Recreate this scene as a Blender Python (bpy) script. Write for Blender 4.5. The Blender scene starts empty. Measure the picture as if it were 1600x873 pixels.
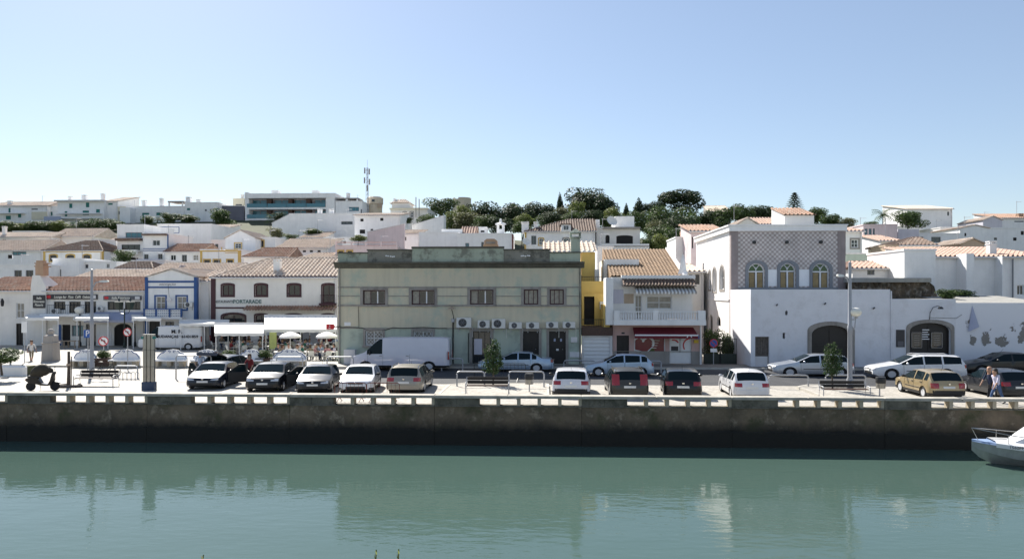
import bpy, bmesh, math, random
import numpy as np
from mathutils import Vector, Matrix
from math import radians as R, sin, cos, pi, sqrt
rnd = random.Random(7)
SC = bpy.context.scene
COL = SC.collection

# ------------------------------------------------------------------ camera
FP, HZ, CAMZ, YAW = 1150.0, 456.0, 4.7, R(2.5)      # focal length and horizon in photo pixels (1600 wide)
cd = bpy.data.cameras.new('camera'); cam = bpy.data.objects.new('camera', cd); COL.objects.link(cam)
cd.sensor_width = 36.0; cd.lens = 36.0 * FP / 1600.0
cd.shift_y = (HZ - 436.5) / 1600.0
cd.clip_start = 0.1; cd.clip_end = 4000
cam.location = (0, 0, CAMZ); cam.rotation_euler = (R(90), 0, YAW)
SC.camera = cam

# ------------------------------------------------------------------ world, sun, exposure
SUNV = Vector((-0.58, 0.96, 1.0)).normalized()      # direction towards the sun: behind the town, to the left
SUN_EL = math.asin(SUNV.z); SUN_AZ = math.atan2(SUNV.x, SUNV.y)
w = bpy.data.worlds.new('World'); SC.world = w; w.use_nodes = True
nt = w.node_tree; bg = nt.nodes['Background']
sky = nt.nodes.new('ShaderNodeTexSky'); sky.sky_type = 'NISHITA'; sky.sun_disc = False
sky.sun_elevation = SUN_EL; sky.sun_rotation = SUN_AZ
sky.altitude = 0; sky.air_density = 1.0; sky.dust_density = 0.4; sky.ozone_density = 1.2
hz_ = nt.nodes.new('ShaderNodeMix'); hz_.data_type = 'RGBA'; hz_.inputs[0].default_value = 0.24      # even milky haze over the clear sky
hz_.inputs[7].default_value = (3.9, 4.55, 6.0, 1); nt.links.new(sky.outputs[0], hz_.inputs[6]); nt.links.new(hz_.outputs[2], bg.inputs[0]); bg.inputs[1].default_value = 0.068
sd = bpy.data.lights.new('sun', 'SUN'); sun = bpy.data.objects.new('sun', sd); COL.objects.link(sun)
sd.energy = 4.8; sd.angle = R(0.53); sd.color = (1.0, 0.95, 0.87)
sun.location = SUNV * 200; sun.rotation_euler = SUNV.to_track_quat('Z', 'Y').to_euler()
SC.view_settings.view_transform = 'Standard'; SC.view_settings.look = 'None'
SC.view_settings.exposure = 1.02; SC.view_settings.gamma = 1.0
SC.cycles.use_denoising = True
SC.cycles.max_bounces = 6; SC.cycles.diffuse_bounces = 3; SC.cycles.glossy_bounces = 3
SC.cycles.sample_clamp_indirect = 6.0

# ------------------------------------------------------------------ photo pixel -> place
FX, FY, RX, RY = -sin(YAW), cos(YAW), cos(YAW), sin(YAW)
def ray(u):
    k = (u - 800.0) / FP
    return FX + k * RX, FY + k * RY
def XY(u, Y):                       # x of the pixel column u on the plane y = Y
    dx, dy = ray(u); return dx * Y / dy
def ZV(u, v, Y):                    # height seen at pixel (u, v) on the plane y = Y
    dx, dy = ray(u); return CAMZ + (Y / dy) * (HZ - v) / FP
def G(u, v, z=0.0):                 # ground point under a pixel
    t = (CAMZ - z) * FP / (v - HZ); dx, dy = ray(u); return Vector((dx * t, dy * t, z))
def UV(x, y, z):
    t = FX * x + FY * y; k = (RX * x + RY * y) / t
    return 800 + FP * k, HZ - FP * (z - CAMZ) / t

# ------------------------------------------------------------------ materials
MATS = {}
def mat(name, col, rough=0.7, var=0.0, vscale=3.0, bump=0.0, bscale=30.0, metal=0.0, spec=0.5, col2=None, streak=0.0,
        island=0.0, coat=0.0, dirt=None, dirt_amt=0.0, dscale=1.2):
    if name in MATS: return MATS[name]
    m = bpy.data.materials.new(name); m.use_nodes = True; MATS[name] = m
    t = m.node_tree; L = t.links.new; b = t.nodes['Principled BSDF']
    b.inputs['Roughness'].default_value = rough; b.inputs['Metallic'].default_value = metal
    b.inputs['Specular IOR Level'].default_value = spec; b.inputs['Coat Weight'].default_value = coat
    b.inputs['Coat Roughness'].default_value = 0.05
    c = (*col, 1)
    b.inputs['Base Color'].default_value = c
    m.diffuse_color = c
    tc = t.nodes.new('ShaderNodeTexCoord'); cur = None
    def mix(fac, a, bcol, typ='MIX'):
        n = t.nodes.new('ShaderNodeMix'); n.data_type = 'RGBA'; n.blend_type = typ
        if hasattr(fac, 'is_linked'): L(fac, n.inputs[0])
        else: n.inputs[0].default_value = fac
        for s, q in ((6, a), (7, bcol)):
            if hasattr(q, 'is_linked'): L(q, n.inputs[s])
            else: n.inputs[s].default_value = q
        return n.outputs[2]
    def noise(scale, det=4, vec=None, rg=0.55):
        n = t.nodes.new('ShaderNodeTexNoise'); n.inputs['Scale'].default_value = scale
        n.inputs['Detail'].default_value = det; n.inputs['Roughness'].default_value = rg
        L(vec if vec else tc.outputs['Object'], n.inputs['Vector']); return n.outputs[0]
    def ramp(fac, lo, hi):
        n = t.nodes.new('ShaderNodeMapRange'); n.inputs[1].default_value = lo; n.inputs[2].default_value = hi
        L(fac, n.inputs[0]); return n.outputs[0]
    cur = c
    if var > 0 or col2:
        c2 = (*col2, 1) if col2 else tuple(max(0, q * (1 - var)) for q in col) + (1,)
        cur = mix(ramp(noise(vscale, 6), 0.3, 0.7), c, c2)
    if streak > 0:
        mp = t.nodes.new('ShaderNodeMapping'); mp.inputs['Scale'].default_value = (2.2, 2.2, 0.16)
        L(tc.outputs['Object'], mp.inputs[0])
        s = ramp(noise(1.6, 6, mp.outputs[0]), 0.48, 0.8)
        k = t.nodes.new('ShaderNodeMath'); k.operation = 'MULTIPLY'; k.inputs[1].default_value = streak; L(s, k.inputs[0])
        cur = mix(k.outputs[0], cur, tuple(q * 0.35 for q in col) + (1,))
    if dirt:
        k = t.nodes.new('ShaderNodeMath'); k.operation = 'MULTIPLY'; k.inputs[1].default_value = dirt_amt
        L(ramp(noise(dscale, 8, rg=0.7), 0.5, 0.62), k.inputs[0]); cur = mix(k.outputs[0], cur, (*dirt, 1))
    if island > 0:
        g = t.nodes.new('ShaderNodeNewGeometry')
        h = t.nodes.new('ShaderNodeHueSaturation'); mr = t.nodes.new('ShaderNodeMapRange')
        mr.inputs[3].default_value = 1 - island; mr.inputs[4].default_value = 1 + island
        L(g.outputs['Random Per Island'], mr.inputs[0]); L(mr.outputs[0], h.inputs['Value'])
        if hasattr(cur, 'is_linked'): L(cur, h.inputs['Color'])
        else: h.inputs['Color'].default_value = cur
        cur = h.outputs[0]
    if hasattr(cur, 'is_linked'): L(cur, b.inputs['Base Color'])
    if bump > 0:
        bn = t.nodes.new('ShaderNodeBump'); bn.inputs['Strength'].default_value = bump; bn.inputs['Distance'].default_value = 0.02
        L(noise(bscale, 5), bn.inputs['Height']); L(bn.outputs[0], b.inputs['Normal'])
    return m

def wallmat(name, col, amt=0.25):
    return mat(name, col, 0.85, var=0.10, vscale=0.7, streak=amt * 0.5, bump=0.25, bscale=14, dirt=tuple(q * 0.62 for q in col), dirt_amt=amt * 0.6, dscale=0.9)
wallmat('white_wall', (0.90, 0.89, 0.875)); wallmat('cream_wall', (0.74, 0.68, 0.52)); wallmat('warm_white_wall', (0.84, 0.81, 0.76))
wallmat('pale_wall', (0.76, 0.74, 0.73), 0.5); wallmat('pink_wall', (0.62, 0.42, 0.38), 0.3); wallmat('pale_pink_wall', (0.72, 0.60, 0.60), 0.4)
wallmat('yellow_wall', (0.80, 0.57, 0.18), 0.3); wallmat('grey_wall', (0.16, 0.16, 0.19), 0.2); wallmat('lavender_wall', (0.60, 0.58, 0.64), 0.3)
wallmat('ochre_trim', (0.62, 0.42, 0.13), 0.1); wallmat('tan_stone', (0.48, 0.37, 0.27), 0.5); wallmat('pale_stone', (0.66, 0.57, 0.44), 0.4); wallmat('grey_stone', (0.36, 0.33, 0.30), 0.5)
wallmat('brick_chimney', (0.50, 0.33, 0.22), 0.5); wallmat('mint_wall', (0.42, 0.50, 0.42), 0.3)
mat('white_paint', (0.80, 0.80, 0.80), 0.45, var=0.08); mat('blue_trim', (0.02, 0.085, 0.27), 0.5, var=0.15); mat('maroon_trim', (0.055, 0.010, 0.018), 0.5, var=0.2)
mat('brown_wood', (0.09, 0.045, 0.03), 0.55, var=0.4, vscale=12); mat('old_wood', (0.17, 0.145, 0.125), 0.8, var=0.5, vscale=9, streak=0.5)
mat('dark_wood', (0.018, 0.014, 0.013), 0.5, var=0.3); mat('green_shutter', (0.02, 0.18, 0.16), 0.5); mat('grey_frame', (0.20, 0.21, 0.23), 0.5)
mat('glass_dark', (0.02, 0.025, 0.03), 0.06, spec=0.8); mat('glass_curtain', (0.34, 0.32, 0.28), 0.12, var=0.4, vscale=5)
mat('glass_teal', (0.03, 0.16, 0.21), 0.06, spec=0.8); mat('opening_dark', (0.012, 0.011, 0.011), 0.8)
mat('amber_glass', (0.32, 0.22, 0.09), 0.2, var=0.4, vscale=3); mat('green_glass', (0.03, 0.09, 0.03), 0.15)
mat('roof_tile', (0.44, 0.25, 0.165), 0.85, col2=(0.24, 0.14, 0.095), vscale=1.3, dirt=(0.42, 0.36, 0.29), dirt_amt=0.6, dscale=2.2, bump=0.3, bscale=25)
mat('roof_pale', (0.70, 0.585, 0.475), 0.85, col2=(0.50, 0.39, 0.30), vscale=1.6, dirt=(0.58, 0.52, 0.46), dirt_amt=0.6, dscale=2.5, bump=0.3)
mat('roof_dark', (0.20, 0.125, 0.09), 0.85, col2=(0.10, 0.07, 0.055), vscale=1.5, dirt=(0.30, 0.25, 0.2), dirt_amt=0.6, dscale=3, bump=0.3)
mat('roof_orange', (0.48, 0.31, 0.235), 0.85, col2=(0.36, 0.25, 0.20), vscale=1.5, dirt=(0.55, 0.45, 0.36), dirt_amt=0.5, dscale=2.5, bump=0.3)
mat('roof_tan', (0.34, 0.22, 0.125), 0.85, col2=(0.21, 0.135, 0.08), vscale=2.5, bump=0.3)
mat('steel', (0.34, 0.33, 0.31), 0.3, metal=0.9, var=0.15); mat('galvanised', (0.42, 0.43, 0.45), 0.5, metal=0.4, var=0.15)
mat('grey_paint', (0.33, 0.34, 0.37), 0.45, var=0.1); mat('black_metal', (0.015, 0.016, 0.018), 0.4, var=0.2); mat('rust_red', (0.16, 0.035, 0.025), 0.6, var=0.4, vscale=15)
mat('dark_green_metal', (0.015, 0.03, 0.025), 0.4); mat('lamp_globe', (0.78, 0.75, 0.66), 0.25, var=0.1)
mat('awning_white', (0.80, 0.79, 0.76), 0.8, var=0.06); mat('awning_red', (0.17, 0.012, 0.025), 0.75, var=0.2); mat('awning_blue', (0.40, 0.43, 0.56), 0.8, var=0.1)
mat('plastic_white', (0.74, 0.73, 0.69), 0.5, var=0.12); mat('black_plastic', (0.014, 0.014, 0.015), 0.5); mat('sign_dark', (0.03, 0.028, 0.034), 0.45, var=0.2)
mat('sign_grey', (0.10, 0.10, 0.115), 0.45); mat('sign_blue', (0.015, 0.09, 0.36), 0.4); mat('sign_red', (0.55, 0.02, 0.03), 0.4); mat('sign_white', (0.8, 0.8, 0.8), 0.4)
mat('text_cream', (0.75, 0.72, 0.62), 0.6); mat('text_black', (0.015, 0.015, 0.02), 0.6); mat('text_green', (0.02, 0.09, 0.08), 0.6); mat('yellow_plastic', (0.62, 0.40, 0.02), 0.5)
mat('bark', (0.11, 0.085, 0.065), 0.9, var=0.4, vscale=8, bump=0.6); mat('terracotta', (0.40, 0.17, 0.09), 0.8, var=0.2)
mat('concrete', (0.36, 0.35, 0.32), 0.85, var=0.25, vscale=2, bump=0.3, streak=0.4)
def leafmat(n, c, c2):
    m = mat(n, c, 0.6, col2=c2, vscale=0.9, island=0.45, spec=0.25); t = m.node_tree; b = t.nodes['Principled BSDF']; tr = t.nodes.new('ShaderNodeBsdfTranslucent'); mx = t.nodes.new('ShaderNodeMixShader'); mx.inputs[0].default_value = 0.35
    t.links.new(b.inputs['Base Color'].links[0].from_socket, tr.inputs[0]); t.links.new(b.outputs[0], mx.inputs[1]); t.links.new(tr.outputs[0], mx.inputs[2]); t.links.new(mx.outputs[0], t.nodes['Material Output'].inputs[0]); return m
leafmat('leaf_dark', (0.032, 0.054, 0.028), (0.058, 0.080, 0.034)); leafmat('leaf_mid', (0.055, 0.092, 0.03), (0.085, 0.12, 0.04))
leafmat('leaf_bright', (0.12, 0.17, 0.04), (0.19, 0.20, 0.07)); leafmat('leaf_olive', (0.17, 0.17, 0.09), (0.10, 0.12, 0.05)); leafmat('leaf_street', (0.025, 0.055, 0.022), (0.06, 0.09, 0.03))

# ------------------------------------------------------------------ mesh helpers
class MB:
    def __init__(s): s.v = []; s.f = []; s.m = []; s.cur = 0
    def add(s, vs, fs):
        o = len(s.v); s.v += [tuple(p) for p in vs]; s.f += [tuple(i + o for i in f) for f in fs]; s.m += [s.cur] * len(fs); return s
    def quad(s, a, b, c, d): return s.add((a, b, c, d), ((0, 1, 2, 3),))
    def box(s, x0, x1, y0, y1, z0, z1):
        return s.add([(x, y, z) for z in (z0, z1) for y in (y0, y1) for x in (x0, x1)],
                     [(0, 2, 3, 1), (4, 5, 7, 6), (0, 1, 5, 4), (2, 6, 7, 3), (0, 4, 6, 2), (1, 3, 7, 5)])
    def bbox(s, x0, x1, y0, y1, z0, z1, b):           # box with chamfered vertical and top edges
        rings = []
        for z, i in ((z0, 0), (z1 - b, 0), (z1, b)):
            rings.append([(x0 + b + i, y0 + i, z), (x1 - b - i, y0 + i, z), (x1 - i, y0 + b + i, z), (x1 - i, y1 - b - i, z),
                          (x1 - b - i, y1 - i, z), (x0 + b + i, y1 - i, z), (x0 + i, y1 - b - i, z), (x0 + i, y0 + b + i, z)])
        return s.loft(rings, True, True)
    def loft(s, rings, closed=True, caps=False):
        n = len(rings[0]); vs = [p for r in rings for p in r]; fs = []
        for i in range(len(rings) - 1):
            for j in range(n if closed else n - 1):
                k = (j + 1) % n; fs.append((i * n + j, i * n + k, (i + 1) * n + k, (i + 1) * n + j))
        if caps: fs.append(tuple(range(n - 1, -1, -1))); fs.append(tuple((len(rings) - 1) * n + j for j in range(n)))
        return s.add(vs, fs)
    def tube(s, pts, r, n=6, r2=None):
        pts = [Vector(p) for p in pts]; rings = []; m = len(pts)
        for i, p in enumerate(pts):
            d = (pts[min(i + 1, m - 1)] - pts[max(i - 1, 0)]).normalized()
            a = d.orthogonal().normalized() if abs(d.z) > 0.99 else d.cross(Vector((0, 0, 1))).normalized()
            b = d.cross(a); q = r if r2 is None else r + (r2 - r) * i / max(1, m - 1)
            rings.append([p + a * (q * cos(2 * pi * j / n)) + b * (q * sin(2 * pi * j / n)) for j in range(n)])
        return s.loft(rings, True, True)
    def lathe(s, prof, n=14, c=(0, 0, 0), axis='z', caps=True):
        rings = []
        for r, h in prof:
            ring = []
            for j in range(n):
                a = 2 * pi * j / n; x, y = r * cos(a), r * sin(a)
                ring.append((c[0] + x, c[1] + y, c[2] + h) if axis == 'z' else (c[0] + x, c[1] + h, c[2] + y) if axis == 'y' else (c[0] + h, c[1] + x, c[2] + y))
            rings.append(ring)
        return s.loft(rings, True, caps)
    def prism(s, poly, y0, y1):                        # polygon in xz extruded along y
        n = len(poly); vs = [(x, y0, z) for x, z in poly] + [(x, y1, z) for x, z in poly]
        return s.add(vs, [tuple(range(n)), tuple(range(2 * n - 1, n - 1, -1))] + [(i, n + i, n + (i + 1) % n, (i + 1) % n) for i in range(n)])
    def sphere(s, c, rx, ry=None, rz=None, nu=10, nv=6):
        ry = ry or rx; rz = rz or rx
        rings = [[(c[0] + rx * sin(pi * i / nv) * cos(2 * pi * j / nu), c[1] + ry * sin(pi * i / nv) * sin(2 * pi * j / nu), c[2] - rz * cos(pi * i / nv))
                  for j in range(nu)] for i in range(nv + 1)]
        rings[0] = [(c[0] + 1e-3 * cos(2 * pi * j / nu), c[1] + 1e-3 * sin(2 * pi * j / nu), c[2] - rz) for j in range(nu)]
        rings[-1] = [(c[0] + 1e-3 * cos(2 * pi * j / nu), c[1] + 1e-3 * sin(2 * pi * j / nu), c[2] + rz) for j in range(nu)]
        return s.loft(rings, True, True)
    def mesh(s, name, mats, smooth=None, fix=True, off=(0, 0, 0)):
        me = bpy.data.meshes.new(name)
        vs = s.v if off == (0, 0, 0) else [(x - off[0], y - off[1], z - off[2]) for x, y, z in s.v]
        me.from_pydata(vs, [], s.f)
        for q in (mats if isinstance(mats, (list, tuple)) else [mats]): me.materials.append(MATS[q] if isinstance(q, str) else q)
        if any(s.m): me.polygons.foreach_set('material_index', s.m)
        if fix:
            bm = bmesh.new(); bm.from_mesh(me); bmesh.ops.recalc_face_normals(bm, faces=bm.faces); bm.to_mesh(me); bm.free()
        if smooth is not None:
            me.shade_smooth(); me.set_sharp_from_angle(angle=R(smooth))
        me.update(); return me
    def build(s, name, mats, parent=None, smooth=None, fix=True, world=True):
        off = (0, 0, 0)
        if parent is not None and world:
            q = parent
            while q is not None: off = (off[0] + q.location[0], off[1] + q.location[1], off[2] + q.location[2]); q = q.parent
        return link(name, s.mesh(name, mats, smooth, fix, off), parent)
def link(name, data, parent=None):
    o = bpy.data.objects.new(name, data); COL.objects.link(o)
    if parent is not None: o.parent = parent
    return o
def tag(o, label, cat, group=None):
    o['label'] = label; o['category'] = cat
    if group: o['group'] = group
    return o
def thing(name, label, cat, loc=(0, 0, 0), rz=0.0, group=None):
    o = link(name, None); o.empty_display_size = 0.3; o.location = loc; o.rotation_euler = (0, 0, rz)
    return tag(o, label, cat, group)
def struct(o): o['kind'] = 'structure'; return o
def copy_tree(o, parent=None):
    c = o.copy(); COL.objects.link(c)
    if parent is not None: c.parent = parent
    for ch in list(o.children): copy_tree(ch, c)
    return c
def place_copy(o, loc, rz=0.0, label=None, scale=None):
    c = copy_tree(o); c.location = loc; c.rotation_euler = (0, 0, rz)
    if label: c['label'] = label
    if scale: c.scale = scale
    return c
def text(body, size, mats, parent, mtx, name='lettering', align='CENTER', ext=0.004, shear=0.0, sx=1.0, bold=0.0):
    cu = bpy.data.curves.new('t', 'FONT'); cu.body = body; cu.size = size; cu.align_x = align; cu.align_y = 'CENTER'
    cu.extrude = ext; cu.shear = shear; cu.resolution_u = 2; cu.offset = bold * size
    tmp = bpy.data.objects.new('t', cu); COL.objects.link(tmp)
    me = bpy.data.meshes.new_from_object(tmp.evaluated_get(bpy.context.evaluated_depsgraph_get()))
    bpy.data.objects.remove(tmp); bpy.data.curves.remove(cu)
    me.transform(mtx @ Matrix.Diagonal((sx, 1, 1, 1))); me.materials.clear(); me.materials.append(MATS[mats])
    return link(name, me, parent)
def face_y(x, y, z): return Matrix.Translation((x, y, z)) @ Matrix.Rotation(R(90), 4, 'X')     # text facing -y
# ------------------------------------------------------------------ terrain, water, quay, street
def terr(x, y):                       # height of the hillside behind the front row
    if y < 66: return 0.0
    k = min(y, 152.0) - 66.0
    z = 0.235 * k * (1 - 0.0 * k)
    if y > 152: z += (3.4 * math.exp(-((x - 18) / 42.0) ** 4) - 1.5) * (1 - math.exp(-(y - 152) / 22.0))
    if y > 230: z -= (y - 230) * 0.10
    if y > 92: z -= 5.0 * math.exp(-((x - 14) / 40.0) ** 4) * min(1, (y - 92) / 14.0)
    if y > 96 and x > 38: z -= min(1, (x - 38) / 14.0) * min(1, (y - 96) / 30.0) * 4.5
    return z + 0.25 * sin(x * 0.13 + y * 0.07)*min(1, k/10)
QY = 30.2                             # front face of the quay
WZ = -1.60                            # water level
def grid(x0, x1, nx, y0, y1, ny, fz):
    m = MB(); xs = np.linspace(x0, x1, nx + 1); ys = np.linspace(y0, y1, ny + 1)
    m.v = [(x, y, fz(x, y)) for y in ys for x in xs]; n = nx + 1
    m.f = [(j * n + i, j * n + i + 1, (j + 1) * n + i + 1, (j + 1) * n + i) for j in range(ny) for i in range(nx)]; m.m = [0] * len(m.f)
    return m
mat('earth', (0.085, 0.085, 0.045), 0.95, col2=(0.045, 0.06, 0.025), vscale=0.12, bump=0.5, bscale=3)
struct(grid(-230, 230, 92, 65.5, 330, 60, lambda x, y: terr(x, y) - (0.05 if y < 67 else 0)).build('hillside', 'earth', smooth=60))
far = MB(); far.quad((-3000, 325, -14), (3000, 325, -14), (3000, 3000, -14), (-3000, 3000, -14))
struct(far.build('far_ground', 'earth', fix=False))

def cobble():
    m = mat('cobbles', (0.56, 0.53, 0.47), 0.8); t = m.node_tree; L = t.links.new; b = t.nodes['Principled BSDF']
    tc = t.nodes.new('ShaderNodeTexCoord'); v = t.nodes.new('ShaderNodeTexVoronoi'); v.inputs['Scale'].default_value = 7.5
    L(tc.outputs['Object'], v.inputs['Vector'])
    e = t.nodes.new('ShaderNodeTexVoronoi'); e.feature = 'DISTANCE_TO_EDGE'; e.inputs['Scale'].default_value = 7.5; L(tc.outputs['Object'], e.inputs['Vector'])
    n = t.nodes.new('ShaderNodeTexNoise'); n.inputs['Scale'].default_value = 0.5; n.inputs['Detail'].default_value = 6; L(tc.outputs['Object'], n.inputs['Vector'])
    h = t.nodes.new('ShaderNodeSeparateColor'); L(v.outputs['Color'], h.inputs[0])
    def mx(f, a, c, typ='MIX'):
        q = t.nodes.new('ShaderNodeMix'); q.data_type = 'RGBA'; q.blend_type = typ
        (L(f, q.inputs[0]) if hasattr(f, 'is_linked') else setattr(q.inputs[0], 'default_value', f))
        for s, k in ((6, a), (7, c)): (L(k, q.inputs[s]) if hasattr(k, 'is_linked') else setattr(q.inputs[s], 'default_value', k))
        return q.outputs[2]
    c = mx(h.outputs[0], (0.46, 0.43, 0.385, 1), (0.31, 0.29, 0.25, 1))
    r = t.nodes.new('ShaderNodeMapRange'); r.inputs[1].default_value = 0.35; r.inputs[2].default_value = 0.7; L(n.outputs[0], r.inputs[0])
    k2 = t.nodes.new('ShaderNodeMath'); k2.operation = 'MULTIPLY'; k2.inputs[1].default_value = 0.45; L(r.outputs[0], k2.inputs[0])
    c = mx(k2.outputs[0], c, (0.25, 0.23, 0.195, 1))
    r2 = t.nodes.new('ShaderNodeMapRange'); r2.inputs[1].default_value = 0.0; r2.inputs[2].default_value = 0.012; L(e.outputs['Distance'], r2.inputs[0])
    c = mx(r2.outputs[0], (0.28, 0.25, 0.21, 1), c); L(c, b.inputs['Base Color'])
    bp = t.nodes.new('ShaderNodeBump'); bp.inputs['Strength'].default_value = 0.5; bp.inputs['Distance'].default_value = 0.01; L(r2.outputs[0], bp.inputs['Height']); L(bp.outputs[0], b.inputs['Normal'])
    return m
cobble()
mat('asphalt', (0.036, 0.038, 0.044), 0.85, var=0.3, vscale=0.6, bump=0.4, bscale=60, dirt=(0.06, 0.06, 0.062), dirt_amt=0.5, dscale=0.8)
mat('kerb_stone', (0.50, 0.47, 0.41), 0.8, var=0.2, vscale=2, bump=0.2)
mat('pavement_dark', (0.20, 0.185, 0.165), 0.85, var=0.3, vscale=1.5, bump=0.3)
XR0 = XY(548, 41)
g = MB(); g.quad((-160, QY + 0.02, 0), (160, QY + 0.02, 0), (160, 66.5, 0), (-160, 66.5, 0)); struct(g.build('plaza_paving', 'cobbles', fix=False))
g = MB(); g.quad((XR0, 37.4, 0.004), (160, 37.4, 0.004), (160, 45.0, 0.004), (XR0, 45.0, 0.004)); struct(g.build('road', 'asphalt', fix=False))
# pavement before the facades, with kerb stones
g = MB(); g.box(XR0, 120, 45.12, 47.4, 0.0, 0.11); pv = struct(g.build('pavement', 'pavement_dark'))
me = None
for i in range(60):
    x = XR0 + i * 1.0
    if x > 48: break
    if me is None:
        k = MB(); k.bbox(0.005, 0.995, 0, 0.13, 0, 0.125, 0.012); me = k.mesh('kerb_stone', 'kerb_stone')
    o = link('kerb_stone', me, pv); o.location = (x, 45.0, 0)
# kerb in the plaza on the left
g = MB(); g.box(-60, XR0 - 0.3, 44.9, 48.2, 0.0, 0.10); pk = struct(g.build('plaza_step', 'cobbles'))
for i in range(48):
    o = link('kerb_stone', me, pk); o.location = (XR0 - 1.35 - i * 1.0, 44.76, -0.012)
# raised paved islands with the benches
def island(u0, u1, y0, y1):
    x0, x1 = XY(u0, y1), XY(u1, y0); d = 0.9
    m = MB(); poly = [(x0 + d, y0), (x1, y0), (x1, y1 - 0.3), (x1 - 0.3, y1), (x0 + d + 0.8, y1), (x0 + d, y1 - .8)]
    n = len(poly); m.add([(x, y, 0) for x, y in poly] + [(x, y, 0.10) for x, y in poly], [tuple(range(n, 2 * n))] + [(i, (i + 1) % n, n + (i + 1) % n, n + i) for i in range(n)])
    o = struct(m.build('paved_island', 'cobbles', fix=True))
    e = MB(); c = [sum(p[0] for p in poly) / n, sum(p[1] for p in poly) / n]
    for i in range(n):
        a, b = poly[i], poly[(i + 1) % n]
        def sc(p, s): 
            dx, dy = p[0] - c[0], p[1] - c[1]; l = math.hypot(dx, dy); return (p[0] + dx / l * s, p[1] + dy / l * s)
        a0, a1, b0, b1 = sc(a, .02), sc(a, -.13), sc(b, .02), sc(b, -.13)
        e.add([(*a0, 0), (*b0, 0), (*b1, 0), (*a1, 0), (*a0, .115), (*b0, .115), (*b1, .115), (*a1, .115)], [(0, 1, 5, 4), (3, 7, 6, 2), (4, 5, 6, 7)])
    e.build('kerb', 'kerb_stone', o)
island(676, 858, 32.6, 37.2); island(1208, 1394, 32.4, 37.2)

def quay_mats():
    m = mat('quay_stone', (0.17, 0.155, 0.12), 0.9); t = m.node_tree; L = t.links.new; b = t.nodes['Principled BSDF']
    geo = t.nodes.new('ShaderNodeNewGeometry'); sp = t.nodes.new('ShaderNodeSeparateXYZ'); L(geo.outputs['Position'], sp.inputs[0])
    def nz(s, d=8, rg=0.65):
        n = t.nodes.new('ShaderNodeTexNoise'); n.inputs['Scale'].default_value = s; n.inputs['Detail'].default_value = d; n.inputs['Roughness'].default_value = rg
        L(geo.outputs['Position'], n.inputs['Vector']); return n.outputs[0]
    def rp(f, a, c, lo=0, hi=1):
        r = t.nodes.new('ShaderNodeMapRange'); r.inputs[1].default_value = a; r.inputs[2].default_value = c; r.inputs[3].default_value = lo; r.inputs[4].default_value = hi; L(f, r.inputs[0]); return r.outputs[0]
    def mx(f, a, c):
        q = t.nodes.new('ShaderNodeMix'); q.data_type = 'RGBA'; L(f, q.inputs[0])
        for s, k in ((6, a), (7, c)): (L(k, q.inputs[s]) if hasattr(k, 'is_linked') else setattr(q.inputs[s], 'default_value', k))
        return q.outputs[2]
    def add(a, c, op='ADD'):
        q = t.nodes.new('ShaderNodeMath'); q.operation = op
        for i, k in ((0, a), (1, c)): (L(k, q.inputs[i]) if hasattr(k, 'is_linked') else setattr(q.inputs[i], 'default_value', k))
        return q.outputs[0]
    c = mx(rp(nz(1.1), .35, .65), (0.22, 0.165, 0.11, 1), (0.095, 0.076, 0.052, 1))
    c = mx(rp(nz(2.2), .53, .68), c, (0.33, 0.265, 0.19, 1))
    c = mx(rp(nz(0.8), .52, .66), c, (0.075, 0.072, 0.035, 1))
    zz = add(sp.outputs[2], add(nz(1.6), 0.55, 'MULTIPLY'))                      # tide line: weed below it
    c = mx(rp(zz, -0.22, -0.72), c, (0.018, 0.018, 0.014, 1))
    L(c, b.inputs['Base Color'])
    bp = t.nodes.new('ShaderNodeBump'); bp.inputs['Strength'].default_value = 0.8; bp.inputs['Distance'].default_value = 0.04; L(nz(6, 10, .7), bp.inputs['Height']); L(bp.outputs[0], b.inputs['Normal'])
quay_mats()
mat('parapet_stone', (0.22, 0.20, 0.16), 0.9, col2=(0.08, 0.075, 0.055), vscale=1.3, dirt=(0.05, 0.05, 0.035), dirt_amt=0.7, dscale=2.0, bump=0.6, bscale=18)
mat('pier_stone', (0.50, 0.43, 0.32), 0.9, var=0.25, vscale=3, bump=0.4, bscale=20)
mat('coping_stone', (0.46, 0.43, 0.37), 0.9, col2=(0.27, 0.25, 0.21), vscale=2.2, bump=0.4, bscale=20)
qw = thing('quay_wall', 'long stained stone quay wall with a pierced parapet above green water', 'wall', (0, QY, WZ))
GP = 6.06; X0 = XY(749, QY)                       # parapet groups repeat: five openings, then a solid panel
OPW, OPP = 0.70, 0.845
pier_me = None
k = -6
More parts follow.
